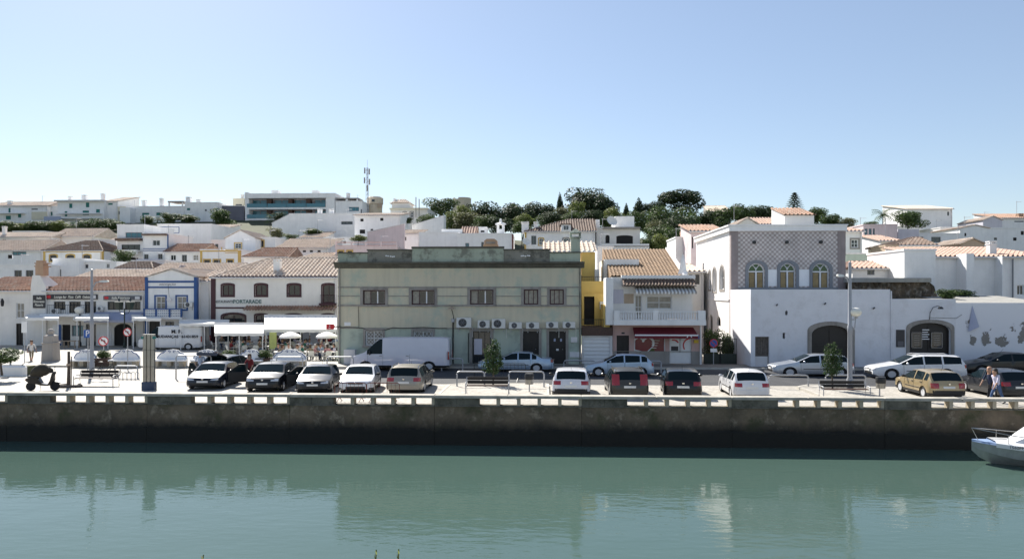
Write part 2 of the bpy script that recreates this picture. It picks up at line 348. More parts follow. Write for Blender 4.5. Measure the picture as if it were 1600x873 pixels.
while k < 7:
    gx = X0 + k * GP
    # wall panels below, each its own block with open joints
    m = MB(); 
    m.bbox(gx - 1.86 + 0.004, gx + GP - 1.86 - 0.004, QY + rnd.uniform(-.015, .02), QY + 0.62, -0.95, -0.02, 0.008)
    m.build('wall_panel', 'quay_stone', qw)
    m = MB(); m.bbox(gx - 1.86 + 0.003, gx + GP - 1.86 - 0.003, QY - 0.06 + rnd.uniform(-.012, .012), QY + 0.62, WZ - 1.2, -0.955, 0.012); m.build('footing_block', 'quay_stone', qw)
    m = MB(); m.bbox(gx - 1.86 + 0.006, gx + GP - 1.86 - 0.006, QY - 0.04, QY + 0.44, -0.018, 0.035, 0.012); m.build('sill', 'parapet_stone', qw)
    for a in range(2):
        m = MB(); xa = gx - 1.86 + a * 3.03; m.bbox(xa + .004, xa + 3.026, QY - 0.06, QY + 0.46, 0.335, 0.445, 0.018); m.build('coping', 'coping_stone', qw)
    for a in range(2):                             # solid panel, two slabs
        m = MB(); xa = gx - 1.86 + a * 0.93; m.box(xa + .006, xa + .924, QY + 0.0 + a * .006, QY + 0.40, 0.036, 0.334); m.build('solid_panel', 'parapet_stone', qw)
    for j in range(5):
        if pier_me is None:
            m = MB(); m.box(0, OPP - OPW, 0.01, 0.40, 0.036, 0.334); pier_me = m.mesh('pier', 'pier_stone')
        if j < 4:
            o = link('pier', pier_me, qw); o.location = (gx + j * OPP + OPW, 0.0, -WZ)
    o = None
    m = MB(); m.box(gx + 5 * OPP - (OPP - OPW), gx + 4.2, QY + .012, QY + .4, .036, .334)
    if gx + 4.2 - (gx + 5 * OPP - (OPP - OPW)) > 0.02: m.build('pier', 'pier_stone', qw)
    k += 1
g = MB(); g.quad((-160, QY - .1, 0), (160, QY - .1, 0), (160, QY + 0.5, 0), (-160, QY + .5, 0))
bk = MB(); bk.box(-160, 160, QY + 0.5, QY + 1.0, WZ - 1.2, -0.03); struct(bk.build('quay_fill', 'concrete'))
# near bank, under and behind the camera
nb = MB(); nb.box(-160, 160, -60, 3.0, WZ - 1.5, 3.05); struct(nb.build('near_bank', 'concrete'))

def water():
    m = mat('water', (0.056, 0.096, 0.081), 0.03, spec=0.5); t = m.node_tree; L = t.links.new; b = t.nodes['Principled BSDF']
    b.inputs['IOR'].default_value = 1.33
    geo = t.nodes.new('ShaderNodeNewGeometry')
    def nz(sx, sy, s, d):
        mp = t.nodes.new('ShaderNodeMapping'); mp.inputs['Scale'].default_value = (sx, sy, 1); L(geo.outputs['Position'], mp.inputs[0])
        n = t.nodes.new('ShaderNodeTexNoise'); n.inputs['Scale'].default_value = s; n.inputs['Detail'].default_value = d; L(mp.outputs[0], n.inputs['Vector']); return n.outputs[0]
    a = t.nodes.new('ShaderNodeMath'); a.operation = 'MULTIPLY_ADD'; a.inputs[1].default_value = 0.5; L(nz(0.7, 1.6, 2.6, 4), a.inputs[0]); L(nz(0.5, 1.0, 0.8, 3), a.inputs[2])
    bp = t.nodes.new('ShaderNodeBump'); bp.inputs['Strength'].default_value = 0.17; bp.inputs['Distance'].default_value = 0.08; L(a.outputs[0], bp.inputs['Height']); L(bp.outputs[0], b.inputs['Normal'])
water()
g = MB(); g.quad((-400, -60, WZ), (400, -60, WZ), (400, QY + 0.3, WZ), (-400, QY + 0.3, WZ)); struct(g.build('river', 'water', fix=False))
# ------------------------------------------------------------------ building kit
def mp_front(Y): return lambda a, z, d: (a, Y + d, z)
def mp_left(X): return lambda a, z, d: (X + d, a, z)           # wall that faces -x, a runs along y
def outline(h, grow=0.0, n=10, keep_base=False):
    a0, z0, a1, z1 = h[:4]; arch = h[4] if len(h) > 4 else 0
    a0 -= grow; a1 += grow; z1 += grow; z0 -= 0 if keep_base else grow
    if arch <= 0: return [(a0, z0), (a1, z0), (a1, z1), (a0, z1)]
    w = (a1 - a0) / 2; zs = z1 - arch - (grow if arch > 0 else 0) * 0; c = (a0 + a1) / 2; arch = z1 - zs
    return [(a0, z0), (a1, z0)] + [(c + w * cos(pi * i / n), zs + arch * sin(pi * i / n)) for i in range(n + 1)]
def wall_holes(m, mp, a0, a1, z0, z1, holes, depth=0.16):
    A = sorted({a0, a1, *[q for h in holes for q in (h[0], h[2]) if a0 < q < a1]}); Z = sorted({z0, z1, *[q for h in holes for q in (h[1], h[3]) if z0 < q < z1]})
    for i in range(len(A) - 1):
        for j in range(len(Z) - 1):
            ca, cz = (A[i] + A[i + 1]) / 2, (Z[j] + Z[j + 1]) / 2
            if any(h[0] < ca < h[2] and h[1] < cz < h[3] for h in holes): continue
            m.quad(mp(A[i], Z[j], 0), mp(A[i + 1], Z[j], 0), mp(A[i + 1], Z[j + 1], 0), mp(A[i], Z[j + 1], 0))
    for h in holes:
        o = outline(h); n = len(o)
        m.add([mp(a, z, 0) for a, z in o] + [mp(a, z, depth) for a, z in o], [(i, (i + 1) % n, n + (i + 1) % n, n + i) for i in range(n)])
        if len(h) > 4 and h[4] > 0:                              # spandrels beside an arch
            arc = o[2:]; k = len(arc) // 2
            R_ = arc[:k + 1]; L_ = arc[k:]
            for part, cx in ((R_, h[2]), (L_, h[0])):
                c = (cx, h[3])
                for p, q in zip(part[:-1], part[1:]): m.add([mp(*c, 0), mp(*p, 0), mp(*q, 0)], [(0, 1, 2)])
STY = {  # frame, pane, surround, vertical bars, horizontal bars, surround width
 'w': ('white_paint', 'glass_dark', None, 1, 0, 0), 'W': ('white_paint', 'glass_curtain', None, 1, 1, 0), 'd': ('grey_frame', 'glass_dark', None, 1, 0, 0),
 'D': ('black_metal', 'opening_dark', None, 0, 0, 0), 't': ('green_shutter', 'green_shutter', None, 1, 0, 0), 'T': ('grey_frame', 'glass_teal', None, 2, 0, 0),
 'o': ('brown_wood', 'glass_dark', 'ochre_trim', 1, 0, 0.14), 'B': ('white_paint', 'glass_curtain', 'blue_trim', 1, 1, 0.13), 'm': ('maroon_trim', 'glass_dark', 'maroon_trim', 1, 0, 0.12),
 'b': ('maroon_trim', 'glass_curtain', None, 2, 0, 0), 'y': ('white_paint', 'glass_dark', 'ochre_trim', 1, 1, 0.12), 's': ('white_paint', 'glass_dark', 'grey_stone', 1, 1, 0.14),
 'g': ('white_paint', 'white_paint', None, 0, 4, 0), 'k': ('dark_wood', 'dark_wood', None, 1, 1, 0), 'O': ('old_wood', 'old_wood', None, 1, 0, 0), 'e': ('black_metal', 'glass_dark', None, 2, 0, 0),
}
def window(root, mp, h, sty, depth=0.16, name='window'):
    fr, pn, tr, nv, nh, tw = STY[sty]; a0, z0, a1, z1 = h[:4]; W, H = a1 - a0, z1 - z0; fw = min(0.07, W * 0.12)
    o = outline(h); i = outline((a0 + fw, z0 + fw, a1 - fw, z1 - fw) + ((max(0.02, h[4] - fw * .3),) if len(h) > 4 and h[4] > 0 else ()))
    m = MB(); n = len(o); d0, d1 = depth - 0.07, depth + 0.0
    m.add([mp(*p, d0) for p in o] + [mp(*p, d0) for p in i] + [mp(*p, d1) for p in i],
          [(k, (k + 1) % n, n + (k + 1) % n, n + k) for k in range(n)] + [(n + k, n + (k + 1) % n, 2 * n + (k + 1) % n, 2 * n + k) for k in range(n)])
    zt = z1 - (h[4] if len(h) > 4 else 0) * 0.35
    def bar(x0, x1, q0, q1):
        P = [mp(x, z, d) for d in (d0 + .012, d1) for z in (q0, q1) for x in (x0, x1)]
        m.add(P, [(0, 1, 3, 2), (0, 4, 5, 1), (2, 3, 7, 6), (0, 2, 6, 4), (1, 5, 7, 3)])
    b = max(0.025, fw * 0.6)
    for q in range(nv): x = a0 + W * (q + 1) / (nv + 1); bar(x - b / 2, x + b / 2, z0 + fw, zt - fw)
    for q in range(nh): z = z0 + H * (q + 1) / (nh + 1); bar(a0 + fw, a1 - fw, z - b / 2, z + b / 2)
    w = m.build(name, fr, root)
    p = MB(); p.add([mp(*q, depth - 0.02) for q in i], [tuple(range(n))]); p.build('pane' if pn.startswith(('glass', 'amber')) else 'leaf', pn, w)
    if tr:
        s = MB(); q = outline(h, tw)
        s.add([mp(*k, -0.035) for k in o] + [mp(*k, -0.035) for k in q] + [mp(*k, 0.0) for k in q] + [mp(*k, 0.0) for k in o],
              [(k, (k + 1) % n, n + (k + 1) % n, n + k) for k in range(n)] + [(n + k, n + (k + 1) % n, 2 * n + (k + 1) % n, 2 * n + k) for k in range(n)] + [(3 * n + k, 3 * n + (k + 1) % n, (k + 1) % n, k) for k in range(n)])
        s.build('surround', tr, w)
    return w
def tile_plane(m, A, B, S, tl=0.0, tr=0.0, pitch=0.33, row=0.5, amp=0.12):
    A, B, S = Vector(A), Vector(B), Vector(S); E = B - A; W = E.length; nc = max(2, int(W / pitch)); nr = max(2, int(S.length / row))
    N = E.cross(S).normalized()
    if N.z < 0: N = -N
    prof = ((0.0, 0.0), (0.14, 0.62), (0.32, 1.0), (0.50, 0.62), (0.64, 0.0), (1.0, 0.0)); np_ = len(prof)
    for c in range(nc):
        t = (c + .4) / nc; top = 1.0
        if tl > 0: top = min(top, t / tl)
        if tr > 0: top = min(top, (1 - t) / tr)
        rows = max(1, int(round(nr * top))); vs = []; jit = rnd.uniform(-.012, .012)
        for r in range(rows):
            for e in (0, 1):
                s = min(top, (r + e) / nr) if r < rows - 1 or e == 0 else top
                for x, hh in prof:
                    vs.append(A + E * min(1, (c + x) / nc) + S * s + N * (amp * hh + (0.03 if e == 0 else 0.0) + jit * hh))
        fs = [(k * np_ + j, k * np_ + j + 1, (k + 1) * np_ + j + 1, (k + 1) * np_ + j) for k in range(2 * rows - 1) for j in range(np_ - 1)]
        m.add(vs, fs)
def ridge(m, P, Q, r=0.1):
    P, Q = Vector(P), Vector(Q); n = max(2, int((Q - P).length / 0.42))
    for i in range(n):
        a, b = P.lerp(Q, i / n), P.lerp(Q, (i + 1.06) / n); m.tube([a, b], r * 1.0, 6, r * 0.85)
def chimney(root, x, y, zb, zt, w, style='plain', name='chimney'):
    m = MB(); w2 = w / 2
    m.box(x - w2, x + w2, y - w2, y + w2, zb, zt - 0.18)
    m.box(x - w2 - .05, x + w2 + .05, y - w2 - .05, y + w2 + .05, zt - .18, zt - .11)
    for sx in (-1, 1):
        for sy in (-1, 1): m.box(x + sx * w2 * .8 - .05, x + sx * w2 * .8 + .05, y + sy * w2 * .8 - .05, y + sy * w2 * .8 + .05, zt - .11, zt)
    m.box(x - w2 - .04, x + w2 + .04, y - w2 - .04, y + w2 + .04, zt, zt + .07)
    return m.build(name, 'white_wall' if style == 'plain' else style, root)
def house(name, label, u0, u1, vt, Y, dep, wins=(), roof=None, wall='white_wall', base=None, chims=(), trim=None, cat='house', group=None, dwin=0.14, vb=None, over=0.22, side=()):
    uc = (u0 + u1) / 2; x0, x1 = XY(u0, Y), XY(u1, Y); zt = ZV(uc, vt, Y); xc = (x0 + x1) / 2
    zb = base if base is not None else min(terr(xc, Y), terr(xc, Y + dep)) - 0.8
    if vb is not None: zb = ZV(uc, vb, Y)
    root = thing(name, label, cat, (xc, Y, zb), 0, group)
    mp = mp_front(Y); hs = []
    for w in wins:
        a0, a1 = XY(w[0], Y), XY(w[2], Y); q0, q1 = ZV(uc, w[3], Y), ZV(uc, w[1], Y)
        h = (a0, q0, a1, q1) + ((min((a1 - a0) / 2, (q1 - q0) * .45) * (w[5] if len(w) > 5 else 0),) if len(w) > 5 else ())
        hs.append((h, w[4]))
    m = MB(); wall_holes(m, mp, x0, x1, zb, zt, [h for h, _ in hs], dwin)
    y1 = Y + dep
    m.quad((x0, y1, zb), (x0, Y, zb), (x0, Y, zt), (x0, y1, zt)); m.quad((x1, Y, zb), (x1, y1, zb), (x1, y1, zt), (x1, Y, zt)); m.quad((x1, y1, zb), (x0, y1, zb), (x0, y1, zt), (x1, y1, zt))
    r = MB(); rm = wall; zr = zt
    if roof is None:
        r.box(x0 - .06, x1 + .06, Y - .06, y1 + .06, zt + .002, zt + .14); zr = zt + .1
    elif roof[0] == 'g':
        _, vr, hl, hr, rm = roof; ym = Y + dep / 2; zr = ZV(uc, vr, ym); o = over; W = x1 - x0 + 2 * o
        S = Vector((0, dep / 2 + o, zr - zt)); A = (x0 - o, Y - o, zt + .03); B = (x1 + o, Y - o, zt + .03)
        tile_plane(r, A, B, S, hl / W, hr / W)
        tile_plane(r, (x1 + o, y1 + o, zt + .03), (x0 - o, y1 + o, zt + .03), (0, -(dep / 2 + o), zr - zt), hr / W, hl / W, 0.5, 1.2)
        ra, rb = Vector((x0 - o + hl, ym, zr + .05)), Vector((x1 + o - hr, ym, zr + .05)); ridge(r, ra, rb)
        # solid underside so that no light leaks through the tiles
        r.add([A, B, tuple(rb - Vector((0, 0, .05))), tuple(ra - Vector((0, 0, .05))), (x0 - o, y1 + o, zt + .03), (x1 + o, y1 + o, zt + .03)], [(0, 1, 2, 3), (5, 4, 3, 2), (0, 3, 4), (1, 5, 2), (0, 4, 5, 1)])
        for hh, c0, e in ((hl, (x0 - o, Y - o, zt + .05), ra), (hr, (x1 + o, Y - o, zt + .05), rb)):
            if hh > 0:
                ridge(r, c0, e)
                xe = c0[0]; sgn = 1 if e.x > xe else -1
                tile_plane(r, (xe, Y - o, zt + .03) if sgn < 0 else (xe, y1 + o, zt + .03), (xe, y1 + o, zt + .03) if sgn < 0 else (xe, Y - o, zt + .03), (e.x - xe, 0, zr - zt), .5, .5)
            else:
                xe = x0 if e is ra else x1
                m.add([(xe, Y, zt), (xe, y1, zt), (xe, ym, zr - .02)], [(0, 1, 2)])
    elif roof[0] == 's':
        _, vr, rm = roof; zr = ZV(uc, vr, y1); o = over
        S = Vector((0, dep + o, zr - zt)); tile_plane(r, (x0 - o, Y - o, zt + .03), (x1 + o, Y - o, zt + .03), S)
        r.add([(x0 - o, Y - o, zt + .02), (x1 + o, Y - o, zt + .02), (x1 + o, y1, zr + .02), (x0 - o, y1, zr + .02)], [(0, 1, 2, 3)])
        ridge(r, (x0 - o, y1, zr + .05), (x1 + o, y1, zr + .05))
        m.add([(x0, y1, zt), (x1, y1, zt), (x1, y1, zr), (x0, y1, zr), (x0, Y, zt), (x1, Y, zt)], [(0, 1, 2, 3), (0, 3, 4), (1, 5, 2)])
    elif roof[0] == 'x':                                       # gable towards the river
        _, vr, rm = roof; xm = xc; zr = ZV(uc, vr, Y); o = 0.15
        m.add([(x0, Y, zt), (x1, Y, zt), (xm, Y, zr), (x0, y1, zt), (x1, y1, zt), (xm, y1, zr)], [(0, 1, 2), (4, 3, 5)])
        for sx, xe in ((1, x0 - o), (-1, x1 + o)):
            ys = (y1 + o, Y - o) if sx > 0 else (Y - o, y1 + o); zz = zt - (zr - zt) * o / max(.1, (xm - x0))
            tile_plane(r, (xe, ys[0], zz + .03), (xe, ys[1], zz + .03), (xm - xe, 0, zr - zz))
            r.quad((xe, ys[0], zz + .02), (xe, ys[1], zz + .02), (xm, ys[1], zr + .02), (xm, ys[0], zr + .02))
        ridge(r, (xm, Y - o, zr + .05), (xm, y1 + o, zr + .05))
    m.build('wall', wall, root)
    ro = r.build('roof', rm, root, fix=False)
    for h, s in hs: window(root, mp, h, s, dwin, 'door' if s in 'kOg' else 'window')
    for c in chims:
        cx = XY((c[0] + c[1]) / 2, Y + 1.2); w_ = (c[1] - c[0]) * (Y + 1.2) / FP
        zc = ZV(uc, c[2], Y + 1.2); chimney(root, cx, Y + 1.2 + w_ / 2, zt - .1, zc, w_, c[3] if len(c) > 3 else 'plain')
    if trim:                                                    # corner strips and a band under the eaves
        t = MB(); tw = 0.26
        t.box(x0 - .03, x0 + tw, Y - .04, Y + .3, zb, zt - .16); t.box(x1 - tw, x1 + .03, Y - .04, Y + .3, zb, zt - .16)
        t.box(x0 - .05, x1 + .05, Y - .07, Y + .3, zt - .158, zt - .004); t.build('trim', trim, root)
    if base is None and rnd.random() < .6:                       # television aerial on the roof
        a = MB(); ax = x0 + (x1 - x0) * rnd.uniform(.2, .8); ay = Y + dep * .5; hh = rnd.uniform(1.2, 2.2); z_ = zr - .3
        a.tube([(ax, ay, z_), (ax, ay, z_ + hh)], .03, 4); a.tube([(ax - .1, ay, z_ + hh * .93), (ax + .75, ay, z_ + hh * .93)], .02, 3)
        for q in range(5): a.tube([(ax + q * .16, ay - .28, z_ + hh * .93), (ax + q * .16, ay + .28, z_ + hh * .93)], .015, 3)
        a.build('aerial', 'grey_paint', root)
    if roof is not None and roof[0] in 'gs':                     # gutter under the eave
        a = MB(); a.tube([(x0 - over, Y - over - .05, zt - .01), (x1 + over, Y - over - .05, zt - .01)], .06, 5); a.tube([(x1 - .15, Y - .06, zt - .05), (x1 - .15, Y - .06, zb)], .045, 5); a.build('gutter', 'pale_wall', root)
    root['_x0'] = x0; root['_x1'] = x1; root['_zt'] = zt; root['_zb'] = zb
    return root
def dims(r): return r['_x0'], r['_x1'], r['_zb'], r['_zt']
def addbox(root, name, matn, u0, u1, v0, v1, Y, dep, d0=0.0):
    uc = (u0 + u1) / 2; m = MB(); m.box(XY(u0, Y), XY(u1, Y), Y + d0, Y + d0 + dep, ZV(uc, v1, Y), ZV(uc, v0, Y)); return m.build(name, matn, root)
def dish(root, u, v, Y, r=0.4, name='satellite_dish'):
    m = MB(); x, z = XY(u, Y), ZV(u, v, Y); d = Vector((.35, -.8, .5)).normalized(); a = d.orthogonal().normalized(); b = d.cross(a); rings = []
    for q in (0.02, .4, .75, 1.0): rings.append([Vector((x, Y, z)) + (a * cos(2 * pi * j / 14) + b * sin(2 * pi * j / 14)) * (r * q) + d * (r * .25 * q * q) for j in range(14)])
    m.loft(rings, True, False); m.tube([(x, Y, z), Vector((x, Y, z)) + d * r * .9], .015, 4); m.tube([(x, Y, z), (x, Y + .3, z - .8)], .03, 5)
    return m.build(name, 'plastic_white', root, smooth=50)
def ac_unit(label, u0, u1, v0, v1, Y, dark=False, group='air conditioner units on the walls'):
    x0, x1 = XY(u0, Y), XY(u1, Y); uc = (u0 + u1) / 2; z0, z1 = ZV(uc, v1, Y), ZV(uc, v0, Y); y0 = Y - .36
    t = thing('air_conditioner', label, 'air conditioner', ((x0 + x1) / 2, y0, z0), 0, group)
    m = MB(); m.bbox(x0, x1, y0, Y - .05, z0 + .03, z1, .02); m.build('case', 'plastic_white', t)
    c = x0 + (x1 - x0) * .42; r = min((z1 - z0) * .40, (x1 - x0) * .36); zc = (z0 + z1) / 2 + .015
    m = MB(); m.lathe([(r, -.012), (r, 0.0), (r * .93, 0.012)], 18, (c, y0 - .003, zc), 'y'); m.build('fan_opening', 'black_plastic', t)
    m = MB()
    for q in (.3, .55, .8): 
        m.tube([(c + r * q * cos(a * pi / 8), y0 - .022, zc + r * q * sin(a * pi / 8)) for a in range(17)], .006, 3)
    for a in range(3): m.tube([(c + r * .95 * cos(a * pi / 3), y0 - .022, zc + r * .95 * sin(a * pi / 3)), (c - r * .95 * cos(a * pi / 3), y0 - .022, zc - r * .95 * sin(a * pi / 3))], .006, 3)
    m.build('fan_grille', 'grey_paint', t)
    m = MB()
    for x in (x0 + .12, x1 - .12): m.box(x - .02, x + .02, y0 + .02, Y, z0, z0 + .03); m.box(x - .02, x + .02, Y - .03, Y + .01, z0 - .25, z0)
    m.build('bracket', 'galvanised', t)
    m = MB(); m.tube([(x1 - .04, Y - .1, z0 + .1), (x1 + .06, Y - .05, z0 - .05), (x1 + .05, Y - .03, z0 - .6)], .02, 5); m.build('pipe', 'plastic_white', t)
    return t
# ------------------------------------------------------------------ the green two-storey building
def patchy(name, base, base2, peel, under, s=0.5, lo=.55, hi=.63, amt=0.8):
    m = mat(name, base, 0.9, col2=base2, vscale=0.45, bump=0.3, bscale=12, streak=0.22, dirt=peel, dirt_amt=amt, dscale=s)
    return m
patchy('green_plaster', (0.63, 0.565, 0.42), (0.56, 0.53, 0.41), (0.40, 0.47, 0.39), None, 0.55, amt=.75)
patchy('green_plaster_low', (0.47, 0.51, 0.41), (0.42, 0.49, 0.42), (0.22, 0.24, 0.20), None, 0.9, amt=.45)
patchy('parapet_green', (0.46, 0.51, 0.41), (0.34, 0.38, 0.30), (0.16, 0.16, 0.13), None, 1.2, amt=.8)
patchy('parapet_grey', (0.28, 0.27, 0.23), (0.19, 0.185, 0.15), (0.05, 0.05, 0.04), None, 1.2, amt=.7)
mat('weathered_stone', (0.36, 0.33, 0.30), 0.9, var=0.3, vscale=2, streak=.6, bump=.4)
mat('black_mould', (0.13, 0.125, 0.10), 0.9, var=.4, vscale=2, streak=.5, bump=.4)
YG = 46.9
def green_building():
    Y = YG; x0, x1 = XY(528, Y), XY(908, Y); uc = 718; Z = lambda v: ZV(uc, v, Y); dep = 11.0
    t = thing('green_building', 'large weathered pale green two-storey building with mouldy parapet and a row of air conditioners', 'building', ((x0 + x1) / 2, Y, 0))
    zt = Z(416)
    W = [(567, 453, 602, 476), (643, 453, 679, 476), (734.5, 452.5, 771, 475.5), (818.5, 452, 841, 475.5), (859, 452, 881, 475.5)]
    lowW = [(571, 517, 598, 540), (646, 517, 676, 535)]
    doors = [(738, 517, 767, 568), (817, 517, 842, 568), (858, 517, 884, 568)]
    H = lambda w, z0=None: (XY(w[0], Y), Z(w[3]) if z0 is None else z0, XY(w[2], Y), Z(w[1]))
    zm = Z(513)
    m = MB(); wall_holes(m, mp_front(Y), x0, x1, zm, zt, [H(w) for w in W], .17)
    m.quad((x0, Y + dep, zm), (x0, Y, zm), (x0, Y, zt), (x0, Y + dep, zt)); m.quad((x1, Y, zm), (x1, Y + dep, zm), (x1, Y + dep, zt), (x1, Y, zt)); m.build('upper_wall', 'green_plaster', t)
    m = MB(); wall_holes(m, mp_front(Y), x0, x1, 0.0, zm - .001, [H(w) for w in lowW] + [H(w, 0.12) for w in doors], .17)
    m.quad((x0, Y + dep, 0), (x0, Y, 0), (x0, Y, zm), (x0, Y + dep, zm)); m.quad((x1, Y, 0), (x1, Y + dep, 0), (x1, Y + dep, zm), (x1, Y, zm)); m.build('lower_wall', 'green_plaster_low', t)
    m = MB(); m.box(x0, x1, Y + dep - .2, Y + dep, 0, zt - .01); m.build('back_wall', 'pale_wall', t)
    def sur(w, wd=.17, z0=None, bottom=True):
        h = H(w, z0); s = MB(); y0, y1 = Y - .05, Y + .02
        s.box(h[0] - wd, h[0], y0, y1, h[1], h[3]); s.box(h[2], h[2] + wd, y0, y1, h[1], h[3]); s.box(h[0] - wd, h[2] + wd, y0 - .01, y1, h[3] + .001, h[3] + .13)
        if bottom: s.box(h[0] - wd - .04, h[2] + wd + .04, y0 - .05, y1, h[1] - .12, h[1] - .001)
        return s
    for i, w in enumerate(W):
        o = window(t, mp_front(Y), H(w), 'b', .17); sur(w).build('surround', 'weathered_stone', o)
        if i < 3:                                       # open casement shows the dark room
            h = H(w); d = MB(); a = h[0] + (h[2] - h[0]) * .36; d.quad((a, Y + .14, h[1] + .1), (h[2] - .12, Y + .14, h[1] + .1), (h[2] - .12, Y + .14, h[3] - .1), (a, Y + .14, h[3] - .1)); d.build('dark_pane', 'glass_dark', o)
            d = MB(); q = (a + h[2] - .1) / 2; d.box(q - .04, q + .04, Y + .10, Y + .135, h[1] + .08, h[3] - .08); d.build('casement_bar', 'white_paint', o)
    for w in lowW:
        o = window(t, mp_front(Y), H(w), 'W', .17); sur(w, .14).build('surround', 'weathered_stone', o)
        g_ = MB(); h = H(w)                             # diamond iron grille
        n = 5; cw = (h[2] - h[0]) / n; nr = max(2, int((h[3] - h[1]) / cw))
        rh = (h[3] - h[1]) / nr
        for a in range(n):
            for b in range(nr):
                xa, za = h[0] + a * cw, h[1] + b * rh
                g_.tube([(xa, Y + .02, za), (xa + cw, Y + .02, za + rh)], .012, 4); g_.tube([(xa + cw, Y + .03, za), (xa, Y + .03, za + rh)], .012, 4)
        g_.build('iron_grille', 'white_paint', o)
    for i, w in enumerate(doors):
        o = window(t, mp_front(Y), H(w, .12), ('e', 'k', 'k')[i], .17, 'door'); sur(w, .17, .12, False).build('surround', 'weathered_stone', o)
        h = H(w, .12)
        if i == 0:
            q = MB(); q.quad((h[0] + .1, Y + .11, .7), (h[0] + .62, Y + .11, .7), (h[0] + .62, Y + .11, h[3] - .5), (h[0] + .1, Y + .11, h[3] - .5)); q.build('poster', 'lavender_wall', o)
        else:
            q = MB(); q.sphere((h[2] - .2, Y + .07, 1.05), .035); q.build('door_knob', 'steel', o)
    if True:
        h = H(doors[2], .12)
        for k in (.28, .66): q = MB(); q.box(h[0] + (h[2] - h[0]) * k, h[0] + (h[2] - h[0]) * k + .12, Y + .08, Y + .10, 1.55, 1.73); q.build('notice', 'awning_blue', t)
    # string courses, cut by the window surrounds
    cuts = [(H(w)[0] - .175, H(w)[2] + .175) for w in W]
    def course(v, hgt, prj, skip):
        z = Z(v); xs = [x0 - .0] + ([q for c in cuts for q in c] if skip else []) + [x1]
        for a, b in zip(xs[::2], xs[1::2]): s = MB(); s.box(a, b, Y - prj, Y + .01, z, z + hgt); s.build('string_course', 'weathered_stone', t)
    course(449.5, .07, .035, False); course(463, .045, .03, True); course(478.5, .10, .06, False); course(513.5, .06, .035, False)
    # cornice and parapet
    c = MB(); c.prism([(0, 0)], 0, 0) if False else None
    prof = [(Y, zt - .12), (Y - .12, zt - .05), (Y - .16, zt + .10), (Y - .34, zt + .16), (Y - .36, zt + .27), (Y + .1, zt + .30), (Y + .1, zt - .12)]
    c.add([(x0 - .2, y, z) for y, z in prof] + [(x1 + .2, y, z) for y, z in prof], [tuple(range(7)), tuple(range(13, 6, -1))] + [(i, (i + 1) % 7, 7 + (i + 1) % 7, 7 + i) for i in range(7)]); c.build('cornice', 'black_mould', t)
    zp = zt + .29; segs = [(528, 574, 395.5, 'parapet_green', 0), (574, 644, 391, 'parapet_grey', .03), (644, 787, 388.0, 'parapet_green', -.04), (787, 859, 391, 'parapet_grey', .03), (859, 907, 395.5, 'parapet_green', 0)]
    for u0, u1, v, mt, d in segs:
        s = MB(); a, b = XY(u0, Y), XY(u1, Y); z1 = Z(v); s.box(a, b, Y + d, Y + .28 + d, zp, z1); p = s.build('parapet', mt, t)
        s = MB(); s.box(a - .03, b + .03, Y - .07 + d, Y + .33 + d, z1 + .001, z1 + .075 + (.04 if d < 0 else 0)); s.build('parapet_cap', 'black_mould', p)
    for u in (610, 821):                                # broken ornament in the pierced panels
        s = MB(); a = XY(u, Y); z = Z(400)
        for k in range(5): s.sphere((a + (k - 2) * .13 + rnd.uniform(-.03, .03), Y + .02, z + rnd.uniform(-.04, .04)), .07, .04, .05, 6, 4)
        s.build('ornament', 'white_wall', t)
    # roof behind the parapet
    rf = MB(); xa, xb = x0 + 1.4, x1 - 2.5; yr = Y + dep / 2; zr = zt + 1.35
    tile_plane(rf, (xa, Y + .9, zt + .25), (xb, Y + .9, zt + .25), (0, dep / 2 - .9, zr - zt - .25), .3, .3); tile_plane(rf, (xb, Y + dep, zt + .2), (xa, Y + dep, zt + .2), (0, -dep / 2, zr - zt - .2), .3, .3, .5, 1.2)
    tile_plane(rf, (xa, Y + dep, zt + .25), (xa, Y + .9, zt + .25), ((xb - xa) * .3, 0, zr - zt - .25), .5, .5); tile_plane(rf, (xb, Y + .9, zt + .25), (xb, Y + dep, zt + .25), (-(xb - xa) * .3, 0, zr - zt - .25), .5, .5)
    rf.box(x0, x1, Y + .2, Y + dep, zt + .0, zt + .12); rf.build('roof', 'roof_pale', t, fix=False)
    # dormer-like stone stack and the tall chimney at the right end
    s = MB(); xm, z0, z1 = XY(766.5, Y + 1), ZV(766, 384, Y + 1), ZV(766, 373, Y + 1)
    s.prism([(xm - .42, z0 - .5), (xm + .42, z0 - .5), (xm + .42, z1 - .12), (xm + .25, z1), (xm - .25, z1), (xm - .42, z1 - .12)], Y + 1, Y + 1.7); s.box(xm - .48, xm + .48, Y + .95, Y + 1.75, z0 - .02, z0 + .08); st = s.build('stone_stack', 'brick_chimney', t)
    s = MB(); s.box(xm - .30, xm + .30, Y + .97, Y + 1.01, z0 + .14, z1 - .2); s.build('stack_panel', 'weathered_stone', st)
    s = MB(); xm = XY(899, Y + .5); z0, z1 = zt + .2, ZV(899, 361, Y + .5); w = .29
    s.box(xm - w, xm + w, Y + .25, Y + .25 + 2 * w, z0, z1 - .45); s.box(xm - w - .06, xm + w + .06, Y + .19, Y + .31 + 2 * w, z1 - .45, z1 - .38); s.box(xm - w - .06, xm + w + .06, Y + .19, Y + .31 + 2 * w, z1 - .16, z1 - .1)
    for sx in (-1, 1):
        for k in (0, 1): s.box(xm + sx * w - .06, xm + sx * w + .06, Y + .25 + k * (2 * w - .1), Y + .35 + k * (2 * w - .1), z1 - .38, z1 - .16)
